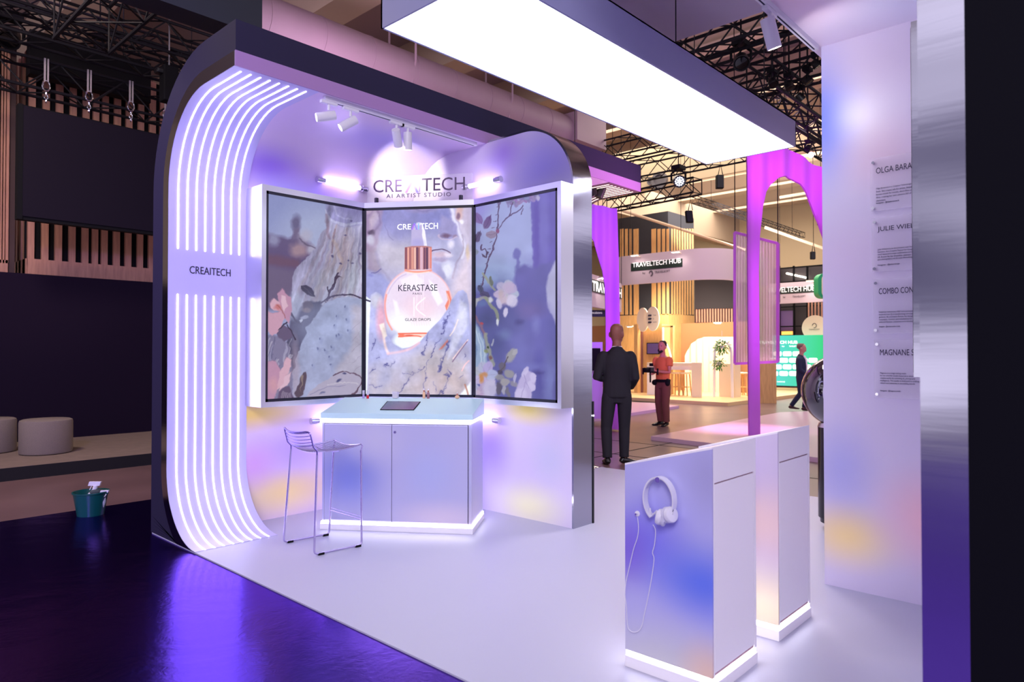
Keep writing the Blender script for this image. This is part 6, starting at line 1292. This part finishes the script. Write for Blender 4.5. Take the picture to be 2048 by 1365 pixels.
# far banner (right)
bX = 25.5; fb = banner([(bX, PX(1540, 590, bX).y), (bX, PX(1600, 590, bX).y), (bX, PX(1665, 590, bX).y)], PX(1600, 606, bX).z, PX(1600, 564, bX).z, 'far white banner reading TRAVELTECH HUB seen through the purple arch')
plate(1550, 1632, 575, 587, bX-.004, fb); bt_('TRAVELTECH HUB', 1535, 1630, 587, 10, bX-.012, fb, M_wtx, bold=.01); bt_('by', 1566, 1571, 597, 4, bX, fb, M_gtx); bt_('TRAVELSOFT', 1585, 1611, 596, 4, bX, fb, M_gtx); floodlamp(1620, 562, bX, 'bright lamp on the far banner right of the purple leg', 22)
gs = thing('green_rimmed_sign', 'rounded white hanging sign with green rim beside the right wall', 'sign', tuple(AT(1655, 572, 20)))
c = AT(1664, 572, 20.0)
def rrect(c, w, h, r, u): 
    P = []
    for (sx, sy, a0) in ((1, 1, 0), (-1, 1, 90), (-1, -1, 180), (1, -1, 270)): P += [c+u*(sx*(w-r)+r*math.cos(math.radians(a0+a)))+zt*(sy*(h-r)+r*math.sin(math.radians(a0+a))) for a in range(0, 91, 15)]
    return P
MB().prism(rrect(c, .40, .36, .18, RT), FW*.3).build('rim', M_green, gs); MB().prism(rrect(c-FW*.02+RT*.06, .36, .34, .16, RT), FW*.02).build('face', M_cream, gs); MB().cyl(c+zt*.34, (c.x, c.y, 9.2), .01, seg=5).build('cable', M_black, gs)
# far upper windows, slats, round sign, green wall
wx = 29.0; wn = thing('upper_gallery', 'dark glazed upper gallery behind the far banner', 'gallery', (wx, 14, 2))
XB(1545, 532, 1700, 776, wx+.3, .3).build('dark_room', mat('gallery_dark', (44, 36, 44), .6), wn); 
for x in (1558, 1587, 1614, 1650): XB(x-1.4, 532, x+1.4, 672, wx, .1).build('mullion', M_black, wn)
for y in (532, 561, 612, 652): XB(1545, y-1, 1700, y+1.4, wx, .1).build('transom', M_black, wn)
MB().tube([PX(1573, 547, wx+.1), PX(1613, 556, wx+.1)], .035, 6).build('tube_light', M_lampglow, wn); XB(1563, 663, 1585, 670, wx+.05, .1).build('warm_shelf', mat('warm_glow', (255, 180, 90), .5, emit=.9), wn)
XB(1560, 622, 1586, 662, wx+.2, .05).build('room_glow', mat('room_violet', (96, 70, 120), .6, emit=.15), wn)
ff = thing('slat_screen', 'vertical slat screen behind the round cream sign', 'slat screen', (27, 13, 1.5))
for k in range(8): x = 1616+k*6.6; XB(x, 605, x+2.8, 672, 27.5, .02).build('slat', M_woodp, ff)
XB(1614, 672, 1700, 782, 27.5, .06).build('base_board', M_woodp, ff)
rs = thing('round_sign', 'round cream sign with flat bottom above the green wall', 'sign', tuple(PX(1629, 656, 26))); c = PX(1629, 656, 26.0); w = abs(PX(1655, 656, 26).y-c.y); h = PX(1629, 631, 26).z-c.z
MB().prism([(26.0, c.y+w*math.cos(a), c.z+h*math.sin(a)) for a in [math.radians(-38+i*(256/36)) for i in range(37)]], (.08, 0, 0)).build('board', M_cream, rs)
lettering('TRAVELSOFT', (25.98, PX(1618, 661, 26).y, PX(1618, 661, 26).z), (0, -1, 0), (0, 0, 1), w*.85, .05, M_gtx, rs); MB().tube([Vector((25.98, c.y, c.z+.08))+Vector((0, .07*math.cos(a), .08*math.sin(a))) for a in [2*math.pi*i/20 for i in range(17)]], .010, 6).build('round_logo', M_gtx, rs)
gw = thing('green_logo_wall', 'glowing green wall with rows of white rounded tiles behind the walking man', 'display wall', tuple(PX(1600, 774, 25.5)))
mg = bpy.data.materials.new('green_screen'); mg.use_nodes = True; nt = mg.node_tree; b = nt.nodes['Principled BSDF']; tc = nt.nodes.new('ShaderNodeTexCoord'); se = nt.nodes.new('ShaderNodeSeparateXYZ'); rp = nt.nodes.new('ShaderNodeValToRGB'); rp.color_ramp.elements[0].color = lin((0, 200, 120)); rp.color_ramp.elements[1].color = lin((90, 215, 215)); nt.links.new(tc.outputs['Generated'], se.inputs[0]); nt.links.new(se.outputs['Y'], rp.inputs[0]); nt.links.new(rp.outputs[0], b.inputs['Emission Color']); b.inputs['Emission Strength'].default_value = .9; b.inputs['Base Color'].default_value = (0, .1, .05, 1)
XB(1545, 671, 1646, 773, 25.5, .1).build('green_panel', mg, gw)
M_tile = mat('white_tile_glow', (255, 255, 255), .5, emit=1.3, ecol=(235, 255, 250))
bt_('TRAVELTECH HUB', 1518, 1595, 688.5, 6, 25.5, gw, M_tile, bold=.03); bt_('by', 1564, 1569, 695, 3.5, 25.5, gw, M_tile); bt_('TRAVELSOFT', 1578, 1593, 694.5, 3, 25.5, gw, M_tile)
for r in range(4):
    for k in range(6):
        x = 1553+k*19.5-7*(r % 2)+2; y = 708+r*13.2
        if r == 0 and k > 2 or r > 0 and k > 4: continue
        a = PX(x, y, 25.49); P = rrect(a, .155, .085, .05, Vector((0, -1, 0))); MB().prism(P, (-.01, 0, 0)).build('logo_tile', M_tile, gw)
bt_('traveltech.hub', 1554, 1570, 765, 3, 25.5, gw, M_tile)
area_light('green_spill', (24.9, 12.9, 1.2), (20, 10, 0), 1.2, 30, (.4, 1, .8))
tag(MB().obox(Vector((AT(1553, 790, 20.3).x, AT(1553, 790, 20.3).y, FZ)), RT*-.52, Vector((FW.x, FW.y, 0))*.3, (0, 0, 1.3)).build('oak_bar', M_wood), 'oak bar front between the purple leg and the green wall', 'bar')

# corrugated hanging panel
cpn = thing('corrugated_panel', 'hanging clear corrugated panel in a purple frame behind the arch leg', 'panel', tuple(AT(1512, 596, 13.2)))
def CPt(x, y): 
    a, b_ = AT(1468, 596, 13.6), AT(1557, 596, 13.0); n = Vector((b_.x-a.x, b_.y-a.y, 0)).normalized(); n = Vector((-n.y, n.x, 0)); return PN(x, y, (a.x, a.y), (n.x, n.y))
c0, c1, c2, c3 = CPt(1470, 728), CPt(1556, 724), CPt(1556, 487), CPt(1470, 465); M_pf = mat('purple_frame', (190, 110, 200), .4)
up_ = lambda a, b_: Vector(b_)-Vector(a)
for a, b_ in ((c0, c1), (c1, c2), (c2, c3), (c3, c0)): MB().tube([a, b_], .035, 4).build('frame_bar', M_pf, cpn)
m = MB(); N_ = 60; vs = []; nn_ = Vector((c1-c0)).cross(zt).normalized()
for k in (0, .008):
    for i in range(N_+1):
        f_ = i/N_; bb, tt = c0+(c1-c0)*f_, c3+(c2-c3)*f_; vs += [bb+nn_*(.012*math.sin(i*1.6)+k), tt+nn_*(.012*math.sin(i*1.6)+k)]
q = 2*(N_+1); m.add(vs, [(2*i, 2*i+2, 2*i+3, 2*i+1) for i in range(N_)]+[(q+2*i, q+2*i+1, q+2*i+3, q+2*i+2) for i in range(N_)], True)
mc = bpy.data.materials.new('corrugated_plastic'); mc.use_nodes = True; nt = mc.node_tree; b = nt.nodes['Principled BSDF']; b.inputs['Base Color'].default_value = lin((226, 226, 196)); b.inputs['Roughness'].default_value = .12; b.inputs['Alpha'].default_value = .6; b.inputs['Metallic'].default_value = .0
m.build('corrugated_sheet', mc, cpn)
for p in (c2, c3): MB().cyl(p, (p.x, p.y, 9.2), .01, seg=5).build('suspension_wire', M_truss, cpn)
# floor ducts
for tt_, xs_ in ((hb, ((BX+.05, yA-.3), (BX+.05, yB_+.2))), (b2n, ((pA.x, pA.y), (pB.x, pB.y))), (fb, ((bX, PX(1560, 590, bX).y), (bX, PX(1650, 590, bX).y)))):
    for (x, y) in xs_: MB().cyl((x, y, (zT if tt_ is hb else 3.3)), (x, y, 9.2), .008, seg=5).build('suspension_wire', M_truss, tt_)
MB().cyl((rs.location.x+.04, rs.location.y, FZ), (rs.location.x+.04, rs.location.y, rs.location.z), .04, seg=8).build('post', M_cream, rs)
MB().cyl((ms.location.x+.1, ms.location.y-.1, 2.5), (ms.location.x+.1, ms.location.y-.1, 9.2), .008, seg=5).build('suspension_wire', M_truss, ms)
for k, (x, y) in enumerate(((1300, 803), (1430, 806))): 
    c = PZ(x, y, FZ+.001); tag(MB().lathe((c.x, c.y, FZ), [(0, 0), (.55, 0), (.55, .004), (0, .004)], seg=28).build('floor_hatch', M_black), ('round black floor cover left, near the oak floor', 'round black floor cover right, near the oak floor')[k], 'floor cover')
mj = MB()
for x in (8.6, 9.9): mj.box((x, 2.5, FZ), (x+.03, 9, FZ+.0015))
mj.box((7.4, 4.6, FZ), (14, 4.63, FZ+.0015)).box((7.4, 5.9, FZ), (14, 5.93, FZ+.0015)); struct(mj.build('trim_14', M_black))

# ================================================================== PEOPLE
def person(name_loc, heading, h, label, P, cloth, skin, hair, voxel=.012):
    """P: joints in a 1.8 m figure (x right, y forward, z up)"""
    s = h/1.8; t = thing('person', label, 'person', (0, 0, 0)); loc = Vector(name_loc)
    R = Matrix.Rotation(heading-math.pi/2, 3, 'Z')
    def T(p): return loc+R @ (Vector(p)*s)
    def rx(v): return R @ Vector(v)
    X = rx((1, 0, 0))
    t.location = loc
    def L(m, secs, lat=None): m.loft([(T(c), a*s, b_*s) for c, a, b_ in secs], lat or X, 18); return m
    J = P
    tors = [((0, .0, .86), .155, .10), ((0, .0, .95), .165, .11), ((0, .0, 1.06), .145, .098), ((0, .0, 1.18), .145, .10), ((0, -.005, 1.30), .165, .115), ((0, -.01, 1.40), .17, .105), ((0, -.01, 1.455), .125, .08), ((0, .0, 1.50), .062, .06), ((0, .012, 1.60), .055, .058)]
    hd = J.get('head', 0); ca, sa = math.cos(hd), math.sin(hd)
    hk_ = J.get('hs', 1.0)
    def H(p): x, y, z = p; x *= hk_; y *= hk_; z = 1.50+(z-1.50)*(1+(hk_-1)*.6); return (x*ca-y*sa, .015+x*sa+y*ca, z)
    hX = rx((ca, sa, 0))
    body = MB(); L(body, tors)
    body.loft([(T(H((0, yy, z))), a*s*hk_, b_*s*hk_) for yy, z, a, b_ in ((.01, 1.575, .045, .05), (.018, 1.60, .058, .074), (.016, 1.64, .068, .086), (.010, 1.69, .075, .097), (.004, 1.74, .074, .096), (0, 1.775, .062, .08), (-.002, 1.80, .032, .042))], hX, 20)
    body.ball(T(H((0, .108, 1.668))), .017*s, 12, 8, (.8, .9, 1.5)); body.ball(T(H((0, .10, 1.615))), .02*s, 12, 8)
    for q in (-1, 1): body.loft([(T(H((q*.076, -.005, 1.635))), .008*s, .012*s), (T(H((q*.084, -.010, 1.665))), .010*s, .022*s), (T(H((q*.080, -.010, 1.70))), .008*s, .016*s)], hX, 10)
    jk, tr, sh = MB(), MB(), MB()
    L(jk, J['jacket'])
    for sd in ('L', 'R'):
        a, e, w, hnd = J['arm'+sd]; hip, kn, an, toe = J['leg'+sd]
        lerp = lambda p, q, f: tuple(p[i]+(q[i]-p[i])*f for i in range(3))
        L(body, [(lerp(a, e, -.08), .045, .045), (a, .05, .05), (lerp(a, e, .5), .042, .042), (e, .036, .036), (lerp(e, w, .35), .038, .036), (w, .026, .022)])
        hv = Vector(hnd)-Vector(w); hv.normalize(); side = hv.cross(Vector((0, 0, 1))); side = side.normalized() if side.length > .2 else Vector((1, 0, 0)); pn = side.cross(hv)
        w_ = Vector(w); L(body, [(w_, .024, .02), (w_+hv*.03, .032, .017), (w_+hv*.075, .038, .016), (w_+hv*.095, .034, .014)], rx(side))
        for f_ in range(4):
            b0 = w_+hv*.085+side*(.027-.018*f_); ln = (.062, .072, .068, .052)[f_]; body.tube([T(b0), T(b0+hv*ln*.5-pn*.008), T(b0+hv*ln*.8-pn*.026), T(b0+hv*ln*.85-pn*.04)], [.0095*s, .0088*s, .008*s, .0065*s], 8)
        b0 = w_+hv*.03+side*.03; body.tube([T(b0), T(b0+side*.025+hv*.025-pn*.01), T(b0+side*.03+hv*.055-pn*.02)], [.012*s, .010*s, .008*s], 8)
        L(body, [(lerp(hip, kn, -.05), .08, .08), (lerp(hip, kn, .1), .085, .085), (lerp(hip, kn, .5), .068, .07), (kn, .052, .054), (lerp(kn, an, .3), .052, .056), (lerp(kn, an, .7), .038, .04), (an, .034, .036)])
        tv_ = Vector(toe)-Vector(an); tvh = Vector((tv_.x, tv_.y, 0)).normalized(); A_ = Vector(an)
        L(body, [(A_+Vector((0, 0, .0)), .034, .036), (A_-tvh*.01+Vector((0, 0, -.04)), .034, .04), (A_+tvh*.06+Vector((0, 0, -.055)), .038, .026), (A_+tvh*.15+Vector((0, 0, -.066)), .036, .014)], rx(tvh.cross(Vector((0, 0, 1)))))
        sl = J.get('sleeve', 1.0); sw = J.get('sleeve_w', .0)
        secs = [(lerp(a, e, -.20), .018, .018), (lerp(a, e, -.12), .045+sw, .046+sw), (a, .062+sw, .064+sw), (lerp(a, e, .5), .060+sw, .060+sw)]
        if sl >= 1: secs += [(e, .052+sw, .053+sw), (lerp(e, w, .5), .046+sw, .046+sw), (lerp(e, w, .95), .037+sw, .037+sw)]
        secs = secs[2:] ; secs[0] = (a, .060+sw, .062+sw) if False else secs[0]
        jk.ball(T(lerp(a, (0, a[1], a[2]), .06)), (.064+sw)*s, 16, 10); secs = [(a, .058+sw, .060+sw)]+secs; L(jk, secs)
        tw_ = J.get('trw', 0)
        L(tr, [(lerp(hip, kn, -.12), .088, .095), (lerp(hip, kn, .08), .096, .105), (lerp(hip, kn, .45), .082+tw_, .088+tw_), (kn, .066+tw_, .07+tw_), (lerp(kn, an, .4), .062+tw_, .068+tw_), (lerp(kn, an, .85), .054+tw_, .06+tw_), (lerp(kn, an, .99), .056+tw_, .062+tw_)])
        L(sh, [(A_-tvh*.055+Vector((0, 0, -.055)), .030, .03), (A_-tvh*.03+Vector((0, 0, -.03)), .042, .05), (A_+tvh*.04+Vector((0, 0, -.04)), .045, .042), (A_+tvh*.12+Vector((0, 0, -.058)), .05, .028), (A_+tvh*.19+Vector((0, 0, -.066)), .042, .02), (A_+tvh*.215+Vector((0, 0, -.07)), .02, .012)], rx(tvh.cross(Vector((0, 0, 1)))))
    L(tr, [((0, 0, .80), .12, .10), ((0, 0, .88), .165, .115), ((0, 0, .97), .165, .115), ((0, 0, 1.02), .15, .105)])
    body.build('body', skin, t, remesh=.0085*s, smooth=3)
    jk.build(cloth[0], cloth[1], t, remesh=voxel, smooth=10); tr.build('trousers', cloth[2], t, remesh=voxel, smooth=5); sh.build('shoes', cloth[3], t, remesh=.009, smooth=2)
    if hair:
        m = MB(); hs_ = [(-.012, 1.665, .060, .075), (-.010, 1.70, .080, .098), (-.004, 1.745, .0815, .104), (.004, 1.785, .070, .093), (.006, 1.815, .038, .052)]
        m.loft([(T(H((0, yy-(.022 if z < 1.76 else .004), z))), a*s, b_*s) for yy, z, a, b_ in hs_], hX, 20)
        m.build('hair', hair, t, remesh=.01, smooth=2)
    # eyes and mouth
    for q in (-1, 1): MB().ball(T(H((q*.031, .088, 1.70))), .0115*s, 10, 8).build('eye', mat('eye_dark', (40, 30, 30), .3), t)
    MB().tube([T(H((-.022, .098, 1.632))), T(H((0, .106, 1.630))), T(H((.022, .098, 1.632)))], .0045*s, 6).build('mouth', mat('lip', (150, 80, 80), .5), t)
    return t, T, rx
SK1 = mat('skin_tan', (140, 84, 74), .5); SK2 = mat('skin_warm', (196, 128, 104), .5); SUIT = mat('black_suit', (20, 17, 32), .8); SHOE = mat('black_leather', (14, 12, 18), .25)
# bald man in black suit seen from behind; walking direction away from camera
bm0 = PZ(1234, 929, FZ); away = math.atan2(FW.y, FW.x)
Jk = [((0, .0, .86), .188, .13), ((0, 0, .90), .188, .132), ((0, 0, .98), .182, .128), ((0, 0, 1.08), .178, .125), ((0, 0, 1.2), .184, .13), ((0, -.005, 1.32), .188, .134), ((0, -.01, 1.41), .178, .12), ((0, -.012, 1.46), .125, .095), ((0, -.008, 1.495), .085, .082), ((0, 0, 1.515), .070, .072)]
J1 = dict(jacket=Jk, hs=1.14, head=-.45, armL=((-.185, -.01, 1.405), (-.265, -.05, 1.13), (-.12, .20, 1.10), (-.02, .26, 1.11)), armR=((.185, -.01, 1.405), (.235, -.04, 1.12), (.20, .16, .98), (.10, .22, 1.0)),
          legL=((-.10, 0, .88), (-.135, .01, .48), (-.13, -.05, .085), (-.14, .12, .05)), legR=((.10, 0, .88), (.10, .03, .48), (.095, .02, .085), (.22, .10, .05)), sleeve=1.0, sleeve_w=.006, trw=.008)
p1, T1, R1 = person(bm0, away-.02, 1.885, 'bald man in a black suit seen from behind, standing at the platform edge', J1, ('suit_jacket', SUIT, SUIT, SHOE), SK1, None)
MB().lathe(T1((0, -.004, 1.495)), [(.070, 0), (.074, .0), (.070, .038), (.064, .04), (.066, 0)], (0, .0, 1), 24).build('shirt_collar', M_whitep, p1)
# cameraman
oc_ = PZ(1326, 852, FZ)
J2 = dict(jacket=[((0, .0, .95), .165, .115), ((0, 0, 1.02), .17, .12), ((0, 0, 1.12), .17, .125), ((0, 0, 1.25), .18, .13), ((0, -.005, 1.36), .19, .125), ((0, -.01, 1.43), .16, .105), ((0, -.005, 1.475), .08, .075)], head=.25,
          armL=((-.19, 0, 1.40), (-.22, .04, 1.14), (-.06, .27, 1.17), (0, .34, 1.20)), armR=((.19, 0, 1.40), (.21, .03, 1.14), (.06, .27, 1.10), (.0, .33, 1.12)), legL=((-.09, 0, .88), (-.10, .03, .48), (-.10, 0, .085), (-.14, .14, .05)), legR=((.09, 0, .88), (.10, .02, .48), (.10, -.04, .085), (.14, .1, .05)), sleeve=.5, sleeve_w=.014, trw=.014)
HD2 = away+math.radians(125)
p2, T2, R2 = person(oc_, HD2, 1.74, 'cameraman in an orange t-shirt and brown trousers holding a black camera rig', J2, ('t_shirt', mat('orange_cotton', (222, 122, 62), .8), mat('brown_cotton', (112, 68, 52), .85), SHOE), SK2, mat('dark_hair', (26, 16, 18), .7))
MB().loft([(T2((0, 0, .93)), .175, .125), (T2((0, 0, .99)), .178, .128)], R2((1, 0, 0)), 24).build('belt_bag', M_black, p2); MB().ball(T2((-.17, .04, .93)), .07, 14, 9, (1, .7, 1.1)).ball(T2((.14, .1, .92)), .06, 14, 9).build('pouch', M_black, p2)
MB().loft([(T2((0, .055, 1.575)), .05, .05), (T2((0, .075, 1.60)), .06, .05), (T2((-.02, .075, 1.63)), .055, .035)], R2((1, 0, 0)), 16).build('beard', mat('dark_hair', (26, 16, 18), .7), p2)
cm = thing('video_camera', 'black video camera rig held by the cameraman', 'camera', tuple(T2((0, .36, 1.18))))
cc = T2((0, .38, 1.20)); MB().obox(cc-R2((.06, .05, 0))-zt*.04, R2((.12, 0, 0)), R2((0, .1, 0)), zt*.09).build('camera_body', M_blk2, cm, bevel=.008); MB().lathe(cc+R2((0, .04, 0)), [(0, 0), (.036, 0), (.036, .08), (.044, .09), (.044, .13), (0, .13)], tuple(R2((0, 1, 0))), 20).build('lens', M_black, cm)
MB().tube([cc-R2((.2, 0, 0))-zt*.05, cc+R2((.2, 0, 0))-zt*.05], .012, 8).tube([cc-R2((.2, 0, 0))-zt*.1, cc-R2((.2, 0, 0))+zt*.03], .018, 8).tube([cc+R2((.2, 0, 0))-zt*.1, cc+R2((.2, 0, 0))+zt*.03], .018, 8).tube([cc-zt*.05, cc-zt*.26], .017, 8).build('rig_handles', M_black, cm); MB().obox(cc-R2((.045, .04, 0))+zt*.07, R2((.09, 0, 0)), R2((0, .02, 0)), zt*.06).build('monitor', M_black, cm)
# far man walking
fm = PZ(1603, 823, FZ)
J3 = dict(jacket=Jk, head=.2, armL=((-.2, 0, 1.40), (-.24, -.06, 1.13), (-.2, .02, .90), (-.18, .06, .82)), armR=((.2, 0, 1.40), (.24, .04, 1.12), (.17, .20, .98), (.1, .26, .98)), legL=((-.09, 0, .88), (-.09, .12, .50), (-.09, .04, .09), (-.09, .2, .06)), legR=((.09, 0, .88), (.09, .0, .48), (.09, -.24, .14), (.09, -.1, .05)), sleeve=1.0, sleeve_w=.002, trw=.0)
p3_, T3, R3 = person(fm, away-math.radians(128), 1.72, 'grey-haired man in a navy suit and white shirt walking by the green wall', J3, ('suit_jacket', mat('navy_suit', (34, 40, 74), .8), mat('navy_suit', (34, 40, 74), .8), mat('brown_shoe', (70, 42, 46), .4)), mat('skin_fair', (210, 150, 136), .5), mat('grey_hair', (128, 106, 100), .8))
MB().loft([(T3((0, .135, 1.02)), .03, .012), (T3((0, .145, 1.2)), .045, .014), (T3((0, .13, 1.38)), .055, .02), (T3((0, .07, 1.48)), .05, .03)], R3((1, 0, 0)), 12).build('shirt_front', M_whitep, p3_)
